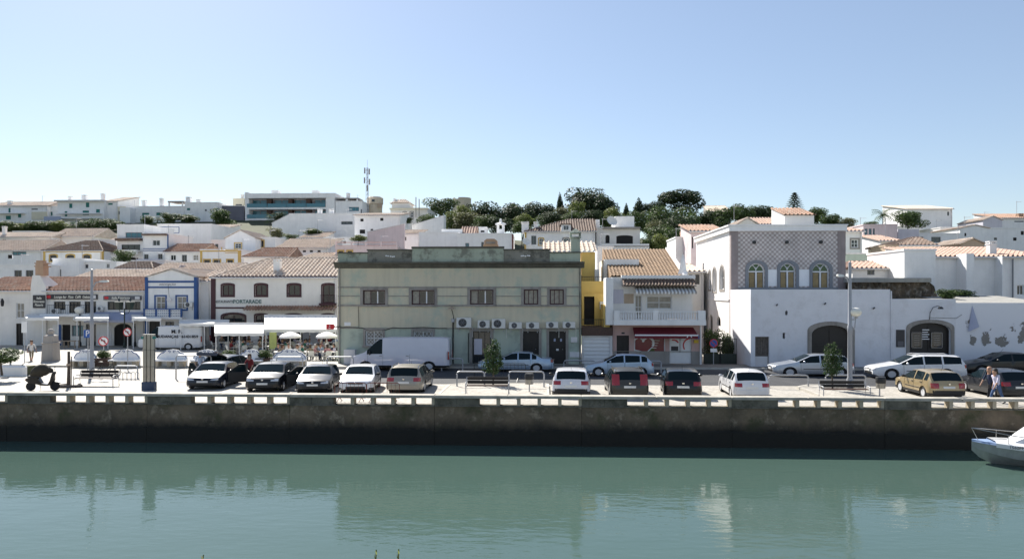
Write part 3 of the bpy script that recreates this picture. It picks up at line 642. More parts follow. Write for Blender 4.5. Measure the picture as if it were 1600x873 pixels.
    c_ = (xm, Y + .25 + w); s.add([(c_[0] - w - .06, c_[1] - w - .06, z1 - .1), (c_[0] + w + .06, c_[1] - w - .06, z1 - .1), (c_[0] + w + .06, c_[1] + w + .06, z1 - .1), (c_[0] - w - .06, c_[1] + w + .06, z1 - .1), (c_[0], c_[1], z1 + .18)], [(0, 1, 4), (1, 2, 4), (2, 3, 4), (3, 0, 4)])
    s.build('chimney', 'parapet_green', t)
    # cables, downpipes, wall lamp, meter boxes
    s = MB(); s.tube([(x0 + .12, Y - .05, 0.1), (x0 + .12, Y - .05, zt - .1)], .05, 6); s.build('downpipe', 'weathered_stone', t)
    s = MB(); s.tube([(x1 - .08, Y - .05, 0.1), (x1 - .08, Y - .05, zt - .1)], .045, 6); s.build('downpipe', 'parapet_grey', t)
    s = MB(); zc = Z(512); pts = [(XY(530 + k * 12, Y), Y - .05, zc + .03 * sin(k * 1.3) - (.18 if 3 < k < 7 else 0)) for k in range(15)]; s.tube(pts, .022, 4); s.tube([(XY(560, Y), Y - .04, Z(478)), (XY(561, Y), Y - .04, zc)], .015, 4); s.build('cable', 'black_metal', t)
    s = MB(); xl = XY(708, Y); s.tube([(xl, Y - .05, Z(568)), (xl, Y - .05, Z(502))], .05, 6); s.tube([(xl, Y - .05, Z(502)), (xl + .05, Y - .2, Z(494)), (xl - .05, Y - .35, Z(483))], .025, 5); s.build('lamp_pipe', 'black_metal', t)
    s = MB(); s.lathe([(.04, .1), (.1, .06), (.26, 0), (.25, -.03)], 12, (xl - .05, Y - .38, Z(481.5))); s.build('lamp_shade', 'tan_stone', t)
    s = MB(); s.box(xl - .1, xl + .1, Y - .14, Y, Z(503), Z(497)); s.build('junction_box', 'galvanised', t)
    for u, v0, v1 in ((543, 503.5, 509), (1, 1, 1)):
        if u > 1: s = MB(); s.box(XY(u - 5, Y), XY(u + 5, Y), Y - .02, Y + .01, Z(v1), Z(v0)); s.build('name_plate', 'white_paint', t)
    for u, v0, v1, w_ in ((897, 526, 534, 5), (899, 549, 557, 9), (857 + 14, 544, 547, 2)):
        s = MB(); s.box(XY(u - w_, Y), XY(u + w_, Y), Y - .06, Y + .01, Z(v1), Z(v0)); s.build('meter_box', 'pale_wall', t)
    s = MB(); s.box(XY(540, Y), XY(557, Y), Y - .45, Y, 0.11, Z(546)); s.build('utility_box', 'pale_wall', t)
    s = MB(); xq = XY(732, Y); s.tube([(xq, Y - .03, .2), (xq, Y - .03, Z(520))], .03, 5); s.build('pipe', 'black_metal', t)
green_building()
for i, (a, b, v0, v1) in enumerate(((714, 737, 496, 512), (747, 765.5, 500, 512.5), (769, 790, 498, 513), (795.5, 815.5, 503, 513.5), (822, 842.5, 503, 513.5), (853, 872, 502.5, 512.5), (879, 898.5, 502.5, 512.5))):
    ac_unit(('large air conditioner nearest the wall lamp on the green building', 'small air conditioner over the poster door of the green building', 'second largest air conditioner on the green wall, right of the poster door',
             'air conditioner just left of the brown door on the green building', 'air conditioner above the brown door of the green building', 'cream air conditioner just left above the dark door with two notices', 'cream air conditioner at the far end of the row beside the downpipe')[i], a, b, v0, v1, YG)
s = MB(); xs = XY(517, YG - .1); zs = ZV(517, 510, YG)
hs = thing('hanging_sign', 'small red hexagonal sign on an arm at the corner of the green building', 'sign', (xs, YG - .2, zs))
s.prism([(xs - .26, zs + .17), (xs + .2, zs + .17), (xs + .3, zs), (xs + .2, zs - .17), (xs - .26, zs - .17)], YG - .25, YG - .15); s.build('board', 'sign_red', hs)
s = MB(); s.tube([(xs + .25, YG - .2, zs), (xs + .62, YG - .1, zs)], .04, 6); s.build('arm', 'black_metal', hs)
s = MB(); s.box(xs - .1, xs + .02, YG - .257, YG - .25, zs - .1, zs - .06); s.box(xs - .06, xs, YG - .257, YG - .25, zs + .03, zs + .09); s.build('mark', 'sign_white', hs)

# ------------------------------------------------------------------ yellow house with the roller door
def yellow_house():
    Y = 47.2; uc = 931; Z = lambda v: ZV(uc, v, Y); x0, x1 = XY(908.5, Y), XY(957, Y)
    t = thing('yellow_house', 'narrow yellow house with terraces above a white roller garage door', 'house', ((x0 + x1) / 2, Y, 0))
    gz = Z(526); h = (XY(912, Y), .12, XY(953, Y), gz)
    m = MB(); wall_holes(m, mp_front(Y), x0 + .02, x1, 0, Z(524), [h], .2); m.build('garage_wall', 'pale_wall', t)
    d = MB(); n = 14
    rz = (gz - .12) / n
    d.add([(x, Y + (.12 if k % 2 else .15), .12 + k * rz / 1.0) for k in range(n + 1) for x in (h[0], h[2])], [(2 * k, 2 * k + 1, 2 * k + 3, 2 * k + 2) for k in range(n)]); d.build('roller_door', 'white_paint', t)
    m = MB(); m.box(x0 + .02, x1 - .02, Y - .1, Y + 2.6, Z(524) + .002, Z(511)); m.build('terrace_edge', 'brown_wood', t)
    zt = Z(511)
    # terrace: back wall with dark doorway, stepped yellow walls
    Yb = Y + 2.4; Zb = lambda v: ZV(uc, v, Yb); a0, a1 = XY(909, Yb), XY(958, Yb); hd = (XY(912.5, Yb), zt + .05, XY(929, Yb), Zb(463))
    m = MB(); wall_holes(m, mp_front(Yb), a0, a1, zt, Zb(459), [hd], .3); m.box(a0, a1, Yb + .31, Yb + 2.5, zt, Zb(459) - .01); m.build('terrace_wall', 'yellow_wall', t)
    p = MB(); p.quad((hd[0], Yb + .29, hd[1]), (hd[2], Yb + .29, hd[1]), (hd[2], Yb + .29, hd[3]), (hd[0], Yb + .29, hd[3])); p.build('doorway', 'opening_dark', t)
    m = MB(); m.box(XY(943, Y), XY(953, Y), Y + .1, Y + 2.3, zt, Z(476)); m.build('stair_wall', 'yellow_wall', t)
    m = MB(); m.box(a0, a1 - .3, Yb + .4, Yb + 4.5, Zb(459), Zb(439)); m.build('upper_terrace', 'yellow_wall', t)
    Yc = Y + 5.2; Zc = lambda v: ZV(uc, v, Yc); m = MB(); m.box(XY(909, Yc), XY(930, Yc), Yc, Yc + 3, Zb(450), Zc(394)); m.build('upper_wall', 'yellow_wall', t)
    m = MB(); m.box(XY(929, Yc), XY(936, Yc), Yc - .3, Yc + 2, Zb(450), Zc(421)); m.build('stair_head', 'white_wall', t)
    m = MB(); tile_plane(m, (XY(848, Yc), Yc - .3, Zc(394)), (XY(933, Yc), Yc - .3, Zc(394)), (0, 3.2, .9)); m.build('roof', 'roof_pale', t, fix=False)
    m = MB()
    for k in range(13):
        x = x0 + .1 + k * (XY(943, Y) - x0 - .1) / 12; m.tube([(x, Y, zt), (x, Y, Z(499))], .012, 4)
    m.tube([(x0 + .05, Y, Z(499)), (XY(943, Y), Y, Z(499))], .02, 5); m.build('railing', 'black_metal', t)
    m = MB()
    for k in range(9):
        x = a0 + .1 + k * .14; m.tube([(x, Yb + .5, Zb(439)), (x, Yb + .5, Zb(432))], .012, 4)
    m.tube([(a0, Yb + .5, Zb(432)), (a0 + 1.4, Yb + .5, Zb(432))], .018, 4); m.build('railing', 'black_metal', t)
    m = MB(); m.box(XY(937, Yb), XY(945, Yb), Yb - .2, Yb - .02, Zb(483), Zb(471)); m.build('meter_box', 'white_paint', t)
yellow_house()

# ------------------------------------------------------------------ pink house with the shop
def pink_house():
    Y = 47.3; uc = 1028; Z = lambda v: ZV(uc, v, Y); x0, x1 = XY(957.5, Y), XY(1097, Y); dep = 10.5
    t = thing('pink_house', 'pink house with a white balcony, brown tiled roof and shop below', 'house', ((x0 + x1) / 2, Y, 0))
    zb = Z(507); hd = (XY(963.5, Y), .12, XY(983, Y), Z(524)); hw = (XY(991, Y), Z(553), XY(1039.5, Y), Z(525)); hs = (XY(1046, Y), .14, XY(1080.5, Y), Z(526))
    m = MB(); wall_holes(m, mp_front(Y), x0, x1, .9, zb, [(hd[0], .9, hd[2], hd[3]), hw, (hs[0], .9, hs[2], hs[3])], .18); m.quad((x1, Y, 0), (x1, Y + dep, 0), (x1, Y + dep, zb), (x1, Y, zb)); m.quad((x0, Y + dep, 0), (x0, Y, 0), (x0, Y, zb), (x0, Y + dep, zb)); m.build('shop_wall', 'pink_wall', t)
    m = MB(); wall_holes(m, mp_front(Y - .03), x0, x1, 0, .9, [(hd[0], .0, hd[2], .9), (hs[0], .0, hs[2], .9)], .2); m.box(x0, x1, Y - .029, Y, .9, .93); m.build('plinth', 'grey_stone', t)
    window(t, mp_front(Y), hd, 'k', .18, 'door')
    o = window(t, mp_front(Y), hs, 'w', .15, 'shop_door'); q = MB(); zz = hs[1] + (hs[3] - hs[1]) * .42; q.box(hs[0] + .06, hs[2] - .06, Y + .06, Y + .12, hs[1] + .05, zz); q.build('door_panel', 'white_paint', o)
    q = MB(); q.box(hs[0] + .07, (hs[0] + hs[2]) / 2 - .05, Y + .10, Y + .125, zz, hs[3] - .08); q.build('frosted_pane', 'sign_white', o); q = MB(); q.box((hs[0] + hs[2]) / 2 + .05, hs[2] - .07, Y + .10, Y + .125, zz, hs[3] - .08); q.build('frosted_pane', 'sign_white', o)
    q = MB(); q.box(hs[0] + .12, (hs[0] + hs[2]) / 2 - .12, Y + .08, Y + .099, zz + .1, zz + .38); q.build('notice', 'sign_dark', o)
    def arc(cx, cz, r, a0, a1, wd, yy, n=12):
        s = MB()
        for k in range(n):
            b0, b1 = a0 + (a1 - a0) * k / n, a0 + (a1 - a0) * (k + 1) / n
            s.add([(cx + (r + q) * cos(b), yy, cz + (r + q) * 1.05 * sin(b)) for b in (b0, b1) for q in (-wd, wd)], [(0, 1, 3, 2)])
        return s
    mat('shop_red', (0.16, 0.012, 0.018), 0.3, col2=(0.26, 0.03, 0.03), vscale=1.2)
    q = MB(); q.quad((hw[0] + .06, Y + .12, hw[1] + .06), (hw[2] - .06, Y + .12, hw[1] + .06), (hw[2] - .06, Y + .12, hw[3] - .06), (hw[0] + .06, Y + .12, hw[3] - .06)); sw = q.build('shop_window', 'shop_red', t)
    hx, hz = hw[0] + .62, hw[1] + .72
    s = arc(hx - .32, hz, .30, R(10), R(165), .05, Y + .112); s.v += (b := arc(hx + .28, hz - .02, .34, R(-35), R(170), .07, Y + .11)).v; n0 = len(s.v) - len(b.v); s.f += [tuple(i + n0 for i in f) for f in b.f]; s.m += b.m
    s.add([(hx + .52, Y + .108, hz - .26), (hx + .64, Y + .108, hz - .2), (hx + .22, Y + .108, hz - .66), (hx + .1, Y + .108, hz - .66)], [(0, 1, 2, 3)]); s.add([(hx + .22, Y + .106, hz - .66), (hx + .1, Y + .106, hz - .58), (hx - .6, Y + .106, hz - .44), (hx - .6, Y + .106, hz - .52)], [(0, 1, 2, 3)]); s.build('heart_emblem', 'sign_white', sw, fix=False)
    s = MB()
    for k, wd in enumerate((.5, .42, .36, .3)): zz = hw[3] - .3 - k * .16; s.box(hw[0] + 1.12, hw[0] + 1.12 + wd, Y + .112, Y + .118, zz, zz + .035)
    s.build('window_print', 'text_cream', sw); s = MB(); s.sphere((hw[0] + 1.12, Y + .115, hw[1] + .25), .2, .006, .11); s.build('fruit_print', 'leaf_bright', sw)
    f = MB(); f.box(hw[0], hw[2], Y + .04, Y + .17, hw[1], hw[1] + .06); f.box(hw[0], hw[2], Y + .04, Y + .17, hw[3] - .06, hw[3]); f.box(hw[0], hw[0] + .06, Y + .041, Y + .17, hw[1] + .06, hw[3] - .06); f.box(hw[2] - .06, hw[2], Y + .041, Y + .17, hw[1] + .06, hw[3] - .06); f.build('frame', 'white_paint', sw)
    s = arc((hs[0] + hs[2]) / 2 + .62, hs[3] - .55, .42, R(70), R(215), .04, Y + .085); s.build('heart_emblem', 'sign_red', o, fix=False); s = arc(hs[0] + .25, hs[3] - .62, .40, R(35), R(100), .04, Y + .085); s.build('heart_emblem', 'sign_red', o, fix=False)
    # red awning
    a0, a1 = XY(988.5, Y), XY(1083, Y); z1, z2 = Z(511), Z(522); s = MB(); yo = 1.1
    s.add([(a0, Y, z1), (a1, Y, z1), (a1 + .1, Y - yo, z2), (a0, Y - yo, z2), (a1 + .1, Y - yo, Z(527)), (a0, Y - yo, Z(527))], [(0, 1, 2, 3), (3, 2, 4, 5), (0, 3, 5), (1, 4, 2)]); aw = s.build('awning', 'awning_red', t, fix=False)
    s = MB(); s.box(a0, a1 + .1, Y - yo - .03, Y - yo + .0, z2 - .04, z2 + .05); s.build('awning_bar', 'white_paint', aw); 
    s = arc(a1 - .45, z2 - .14, .13, 0, pi, .025, Y - yo - .012); s.build('heart_emblem', 'sign_white', aw, fix=False)
    # balcony
    yb = Y - .95; s = MB(); s.bbox(x0 - .02, x1 + .06, yb, Y + .2, zb + .002, Z(499), .02); bl = s.build('balcony', 'white_wall', t)
    zr = Z(485.5); zl = Z(499)
    for a, b in ((957.5, 966), (1017, 1025), (1086, 1097.5)): s = MB(); s.bbox(XY(a, Y), XY(b, Y), yb, yb + .25, zl, zr + .04, .01); s.build('post', 'white_wall', bl)
    s = MB(); s.box(x0, x1, yb + .03, yb + .22, zr - .06, zr + .002); s.build('handrail', 'white_paint', bl)
    bal = MB(); hgt = zr - .06 - zl; bal.lathe([(.045, 0), (.045, .05), (.03, .08), (.06, .2), (.055, .28), (.028, .42), (.045, hgt)], 8); bm_ = bal.mesh('baluster', 'white_paint', 40)
    for a, b in ((966, 1017), (1025, 1086)):
        n = int((XY(b, Y) - XY(a, Y)) / .155)
        for k in range(n): oo = link('baluster', bm_, bl); oo.location = (XY(a, Y) + (k + .5) * (XY(b, Y) - XY(a, Y)) / n - t.location.x, yb + .12 - Y, zl)
    # upper floor, set back a little
    Yu = Y + .55; Zu = lambda v: ZV(uc, v, Yu); zt = Zu(433); hw2 = (XY(1010, Yu), Zu(483), XY(1050, Yu), Zu(462)); hd2 = (XY(992, Yu), zl, XY(1003, Yu), Zu(461))
    m = MB(); wall_holes(m, mp_front(Yu), x0 + .0, x1 - .5, zl, zt, [hw2, hd2], .15); m.quad((x1 - .5, Yu, zl), (x1 - .5, Y + dep, zl), (x1 - .5, Y + dep, zt), (x1 - .5, Yu, zt)); m.quad((x0, Y + dep, zl), (x0, Yu, zl), (x0, Yu, zt), (x0, Y + dep, zt)); m.build('upper_wall', 'warm_white_wall', t)
    window(t, mp_front(Yu), hw2, 'W', .15); window(t, mp_front(Yu), hd2, 'W', .15, 'balcony_door')
    s = MB(); s.box(XY(958, Yu), XY(974, Yu), Yu - .03, Yu + .01, Zu(474), Zu(452)); s.build('tile_panel', 'lavender_wall', t); s = MB(); s.box(XY(975, Yu), XY(990, Yu), Yu - .03, Yu + .01, Zu(474), Zu(459)); s.build('shutter', 'tan_stone', t)
    s = MB(); n = 34; a0, a1 = XY(991, Yu), XY(1084, Yu)
    for k in range(n):
        xa, xb = a0 + (a1 - a0) * k / n, a0 + (a1 - a0) * (k + 1) / n; s.cur = k % 2
        s.add([(xa, Yu - .02, Zu(447)), (xb, Yu - .02, Zu(447)), (xb, Yu - 1.0, Zu(456)), (xa, Yu - 1.0, Zu(456)), (xb, Yu - 1.0, Zu(459)), (xa, Yu - 1.0, Zu(459))], [(0, 1, 2, 3), (3, 2, 4, 5)])
    s.build('striped_awning', ['awning_white', 'grey_stone'], t, fix=False)
    s = MB(); e0, e1 = XY(972, Yu), XY(1085, Yu); tile_plane(s, (e0, Yu - .75, Zu(446)), (e1, Yu - .75, Zu(446)), (0, .8, .42), 0, 0, .2, .3, .07); s.box(e0, e1, Yu - .7, Yu + .1, Zu(447) - .02, Zu(446) - .01); s.build('tile_canopy', 'roof_dark', t, fix=False)
    s = MB(); s.box(XY(971, Yu), XY(1086, Yu), Yu - .1, Yu + .3, Zu(435), Zu(430)); s.build('parapet', 'white_wall', t)
    s = MB(); s.bbox(XY(946, Y - .2), XY(957.5, Y - .2), Y - .6, Y + 1.4, zb, Z(434), .03); s.build('side_screen', 'white_wall', t)
    # main roof seen as one brown slope
    Yr = Yu + 1.1; ya = Yr; zr0 = ZV(uc, 431, ya); yb2 = Yr + 7.0; zr1 = ZV(1000, 389.5, yb2)
    s = MB(); xa, xb = XY(954, ya), XY(1067, ya); tile_plane(s, (xa, ya, zr0), (xb, ya, zr0), (0, yb2 - ya, zr1 - zr0), 0, 0, .23, .36, .05); s.add([(xa, ya, zr0 - .03), (xb, ya, zr0 - .03), (xb, yb2, zr1 - .03), (xa, yb2, zr1 - .03), (xa, yb2, zr0 - 1), (xb, yb2, zr0 - 1)], [(0, 1, 2, 3), (3, 2, 5, 4), (0, 3, 4), (1, 5, 2)]); s.build('roof', 'roof_tan', t, fix=False)
    s = MB(); s.add([(xb, ya - .1, zr0 - .3), (xb + .22, ya - .1, zr0 - .3), (xb + .22, ya - .1, zr0 + .14), (xb, ya - .1, zr0 + .14), (xb, yb2, zr1 - .3), (xb + .22, yb2, zr1 - .3), (xb + .22, yb2, zr1 + .14), (xb, yb2, zr1 + .14)], [(0, 1, 2, 3), (4, 7, 6, 5), (3, 2, 6, 7), (0, 3, 7, 4), (1, 5, 6, 2)]); s.build('verge', 'white_wall', t)
    s = MB(); s.box(xa - .2, xa + 2.2, ya + 2.6, ya + 7, zl + 1, ZV(960, 405, ya + 2.6)); s.build('party_wall', 'white_wall', t)
    s = MB(); xc = XY(1067, Y + 2); s.lathe([(.34, 0), (.32, .3), (.22, .6), (.16, 1.1), (.08, 1.35), (.03, 1.55)], 4, (xc, Y + 2, ZV(1067, 434, Y + 2))); s.build('ornamental_chimney', 'white_wall', t)
    s = MB(); s.tube([(x1 - .12, Y - .12, .1), (x1 - .12, Y - .12, zb)], .06, 7); s.build('downpipe', 'white_paint', t)
    s = MB(); s.box(XY(1086.5, Y), XY(1092, Y), Y - .12, Y - .02, Z(529), Z(523)); s.build('blue_sign', 'sign_blue', t); s = MB(); s.box(XY(1084, Y), XY(1091, Y), Y - .08, Y - .02, Z(535.5), Z(530.5)); s.build('yellow_sign', 'yellow_plastic', t)
    s = MB(); s.box(XY(971, Y), XY(976, Y), Y - .02, Y + .01, Z(521.5), Z(519)); s.build('number_plate', 'sign_dark', t)
pink_house()

# ------------------------------------------------------------------ tiled town house and the white warehouse in front of it
def azulejo():
    m = mat('azulejo', (0.5, 0.45, 0.45), 0.3); t = m.node_tree; L = t.links.new; b = t.nodes['Principled BSDF']
    tc = t.nodes.new('ShaderNodeTexCoord'); sp = t.nodes.new('ShaderNodeSeparateXYZ'); L(tc.outputs['Object'], sp.inputs[0])
    def M(op, a, c=None):
        q = t.nodes.new('ShaderNodeMath'); q.operation = op
        for i, k in ((0, a), (1, c)):
            if k is None: continue
            (L(k, q.inputs[i]) if hasattr(k, 'is_linked') else setattr(q.inputs[i], 'default_value', k))
        return q.outputs[0]
    k = 2 * pi / 0.32
    w = M('MULTIPLY', M('SINE', M('MULTIPLY', sp.outputs[0], k)), M('SINE', M('MULTIPLY', sp.outputs[2], k)))
    r = t.nodes.new('ShaderNodeMapRange'); r.inputs[1].default_value = -.1; r.inputs[2].default_value = .2; L(w, r.inputs[0])
    n = t.nodes.new('ShaderNodeTexNoise'); n.inputs['Scale'].default_value = .8; n.inputs['Detail'].default_value = 5; L(tc.outputs['Object'], n.inputs['Vector'])
    mx = t.nodes.new('ShaderNodeMix'); mx.data_type = 'RGBA'; mx.inputs[6].default_value = (.34, .285, .27, 1); mx.inputs[7].default_value = (.58, .53, .51, 1); L(r.outputs[0], mx.inputs[0])
    hs = t.nodes.new('ShaderNodeHueSaturation'); L(mx.outputs[2], hs.inputs['Color']); L(M('ADD', n.outputs[0], .5), hs.inputs['Value']); L(hs.outputs[0], b.inputs['Base Color'])
azulejo()
mat('mauve_stone', (0.33, 0.275, 0.265), 0.8, var=.2, vscale=2, bump=.2, streak=.3)
YT, YW = 51.0, 46.0
def tile_house():
    Y = YT; uc = 1232; Z = lambda v: ZV(uc, v, Y); x0, x1 = XY(1142, Y), XY(1321, Y); yb = 62.5; zt = Z(361)
    t = thing('tiled_house', 'tall house faced with mauve patterned tiles and three arched windows', 'house', ((x0 + x1) / 2, Y, 0))
    W = [(1169, 411, 1195, 452), (1218.5, 411, 1243.5, 452), (1269, 411, 1296, 452)]; hs = [(XY(a, Y), Z(d), XY(c, Y), Z(b), (XY(c, Y) - XY(a, Y)) / 2) for a, b, c, d in W]
    xp0, xp1 = XY(1153, Y), XY(1309, Y)
    m = MB(); wall_holes(m, mp_front(Y), xp0, xp1, Z(452) - .6, zt, hs, .25); m.build('tiled_wall', 'azulejo', t)
    m = MB(); m.box(x0, xp0, Y - .05, Y + .4, 0, zt); m.build('corner_pilaster', 'mauve_stone', t); m = MB(); m.box(xp1, x1, Y - .05, Y + .4, 0, zt); m.build('corner_pilaster', 'mauve_stone', t)
    # left wall with narrow arched windows, along y
    yy = lambda u: x0 / (ray(u)[0] / ray(u)[1])
    def zs(u, v): return ZV(u, v, yy(u))
    sw = [(1107.5, 1110.5, 423, 452), (1114, 1119, 419, 455), (1125, 1131.5, 416, 452)]
    sh = []
    for a, b, v0, v1 in sw:
        q = sorted((yy(a), yy(b))); u = (a + b) / 2; sh.append((q[0], zs(u, v1), q[1], zs(u, v0), (q[1] - q[0]) / 2))
    q = sorted((yy(1108.5), yy(1113.5))); sd = (q[0], .15, q[1], zs(1111, 491), .5); q = sorted((yy(1120), yy(1126))); sl = (q[0], zs(1123, 509), q[1], zs(1123, 494), .4)
    m = MB(); wall_holes(m, mp_left(x0), Y + .4, yb, 0, zt, sh + [sd, sl], .2); m.quad((x1, Y + .4, 0), (x1, yb, 0), (x1, yb, zt), (x1, Y + .4, zt)); m.quad((x1, yb, 0), (x0, yb, 0), (x0, yb, zt), (x1, yb, zt)); m.build('side_wall', 'white_wall', t)
    for h in sh: window(t, mp_left(x0), h, 's', .2)
    window(t, mp_left(x0), sd, 'k', .2, 'door'); window(t, mp_left(x0), sl, 'e', .2)
    m = MB(); zl = zs(1120, 469); m.box(x0 - .06, x0, Y + .45, yb, zl, zl + .12); m.build('ledge', 'white_wall', t)
    # arched windows with fanlights
    for h in hs:
        o = window(t, mp_front(Y), h, 'w', .22); cx, w = (h[0] + h[2]) / 2, (h[2] - h[0]) / 2; zsp = h[3] - w
        s = MB(); s.box(h[0] + .05, h[2] - .05, Y + .12, Y + .2, zsp - .05, zsp + .03)
        for sx in (-1, 1): s.tube([(cx + sx * w * (1 - cos(k * pi / 12)) * .98 - sx * w * 0 , Y + .15, zsp + w * .92 * sin(k * pi / 12)) for k in range(5)], .03, 4)
        s.box(cx - .05, cx + .05, Y + .11, Y + .2, h[1] + .05, zsp); s.build('fanlight_bar', 'white_paint', o)
        s = MB()
        for sx in (-1, 1): s.quad((cx + sx * .10, Y + .18, h[1] + .12), (cx + sx * (w - .12), Y + .18, h[1] + .12), (cx + sx * (w - .12), Y + .18, zsp - .1), (cx + sx * .10, Y + .18, zsp - .1))
        s.build('amber_pane', 'amber_glass', o, fix=False)
        s = MB(); n = 12; pts = [(cx + w * .86 * cos(pi * k / n), Y + .19, zsp + .03 + w * .86 * sin(pi * k / n)) for k in range(n + 1)]; s.add(pts, [tuple(range(n + 1))]); s.build('green_pane', 'green_glass', o, fix=False)
        s = MB(); tw = .2; ou = outline(h, tw, 12, True); inn = outline(h, 0, 12); n = len(inn)
        s.add([(a, Y - .06, z) for a, z in inn] + [(a, Y - .06, z) for a, z in ou] + [(a, Y + .01, z) for a, z in ou] + [(a, Y + .01, z) for a, z in inn], [(k, (k + 1) % n, n + (k + 1) % n, n + k) for k in range(1, n)] + [(n + k, n + (k + 1) % n, 2 * n + (k + 1) % n, 2 * n + k) for k in range(1, n)] + [(3 * n + k, 3 * n + (k + 1) % n, (k + 1) % n, k) for k in range(1, n)]); s.build('surround', 'grey_frame', o)
    for a, b in ((1196.5, 1217), (1246, 1267.5)):
        s = MB(); s.box(XY(a, Y), XY(b, Y), Y - .02, Y + .01, Z(447), Z(421)); s.build('white_panel', 'white_wall', t)
    m = MB(); m.box(XY(1153, Y), XY(1309, Y), Y - .08, Y + .01, Z(452), Z(449)); m.build('sill_band', 'grey_frame', t)
    for u in (1178, 1229, 1282): m = MB(); m.lathe([(.12, 0), (.12, -.14), (.09, -.16)], 10, (XY(u, Y), Y, Z(378.5)), 'y'); m.build('waterspout', 'black_metal', t)
    # cornice, flat roof, roof hut
    m = MB(); e = .16
    m.box(x0 - e, x1 + .05, Y - e, Y + .5, zt + .002, Z(353)); m.box(x0 - e, x0 + .3, Y + .5, yb, zt + .002, Z(353)); m.box(x0 - e - .08, x1 + .1, Y - e - .08, Y + .52, Z(353) + .001, Z(351)); m.box(x0 - e - .08, x0 + .32, Y + .52, yb, Z(353) + .001, Z(351)); m.build('cornice', 'white_wall', t)
    m = MB(); m.box(x0 + .31, x1, Y + .53, yb, zt - .2, zt + .1); m.build('flat_roof', 'concrete', t)
    Yh = Y + 2.5; uh = 1243; m = MB(); a, b = XY(1226, Yh), XY(1272, Yh); z0, z1 = zt, ZV(uh, 336, Yh); m.box(a, b, Yh, Yh + 3, z0, z1); hut = m.build('roof_hut', 'white_wall', t)
    m = MB(); m.add([(a - 0.01, Yh, z1), (a - 0.01, Yh + 3, z1), (a - 0.01, Yh + 3, z1 + .75)], [(0, 1, 2)]); m.add([(a, Yh + 3, z1), (b, Yh + 3, z1), (b, Yh + 3, z1 + .75), (a, Yh + 3, z1 + .75)], [(0, 1, 2, 3)]); m.build('hut_gable', 'white_wall', hut)
    m = MB(); tile_plane(m, (a - .1, Yh - .2, z1 - .02), (b + .1, Yh - .2, z1 - .02), (0, 3.2, .82), 0, 0, .27, .4, .08); m.add([(a - .1, Yh - .2, z1 - .03), (b + .1, Yh - .2, z1 - .03), (b + .1, Yh + 3, z1 + .78), (a - .1, Yh + 3, z1 + .78)], [(0, 1, 2, 3)]); m.build('hut_roof', 'roof_tile', hut, fix=False)
    m = MB(); m.tube([(XY(1099, 59), 59, 0), (XY(1099, 59), 59, 7)], .07, 6); m.build('downpipe', 'galvanised', t)
tile_house()
mat('limewash', (0.76, 0.765, 0.80), 0.9, var=.08, vscale=.8, bump=.5, bscale=7, dirt=(.56, .55, .56), dirt_amt=.35, dscale=1.1)
def peeling():
    m = mat('peeling_limewash', (0.76, 0.765, 0.80), 0.9); t = m.node_tree; L = t.links.new; b = t.nodes['Principled BSDF']
    g = t.nodes.new('ShaderNodeNewGeometry'); sp = t.nodes.new('ShaderNodeSeparateXYZ'); L(g.outputs['Position'], sp.inputs[0])
    n = t.nodes.new('ShaderNodeTexNoise'); n.inputs['Scale'].default_value = .62; n.inputs['Detail'].default_value = 9; n.inputs['Roughness'].default_value = .62; L(g.outputs['Position'], n.inputs['Vector'])
    def mr(s, a, c, lo, hi):
        r = t.nodes.new('ShaderNodeMapRange'); r.inputs[1].default_value = a; r.inputs[2].default_value = c; r.inputs[3].default_value = lo; r.inputs[4].default_value = hi; L(s, r.inputs[0]); return r.outputs[0]
    def M(op, a, c):
        q = t.nodes.new('ShaderNodeMath'); q.operation = op
        for i, k in ((0, a), (1, c)): (L(k, q.inputs[i]) if hasattr(k, 'is_linked') else setattr(q.inputs[i], 'default_value', k))
        return q.outputs[0]
    xs = mr(sp.outputs[0], XY(1484, YW), XY(1520, YW), 0, 1)                       # damp corner of the wall
    zz = M('MINIMUM', mr(sp.outputs[2], .8, 1.6, 0, 1), mr(sp.outputs[2], 3.6, 2.8, 0, 1))
    f = mr(M('ADD', n.outputs[0], M('MULTIPLY', M('SUBTRACT', M('MULTIPLY', xs, zz), 1.0), .3)), .485, .50, 0, 1)
    n2 = t.nodes.new('ShaderNodeTexNoise'); n2.inputs['Scale'].default_value = 6; L(g.outputs['Position'], n2.inputs['Vector'])
    mx = t.nodes.new('ShaderNodeMix'); mx.data_type = 'RGBA'; mx.inputs[6].default_value = (.76, .765, .80, 1); mx.inputs[7].default_value = (.25, .235, .215, 1); L(f, mx.inputs[0]); L(mx.outputs[2], b.inputs['Base Color'])
    bp = t.nodes.new('ShaderNodeBump'); bp.inputs['Strength'].default_value = .8; bp.inputs['Distance'].default_value = .03; L(M('SUBTRACT', M('MULTIPLY', n2.outputs[0], .35), f), bp.inputs['Height']); L(bp.outputs[0], b.inputs['Normal'])
peeling()
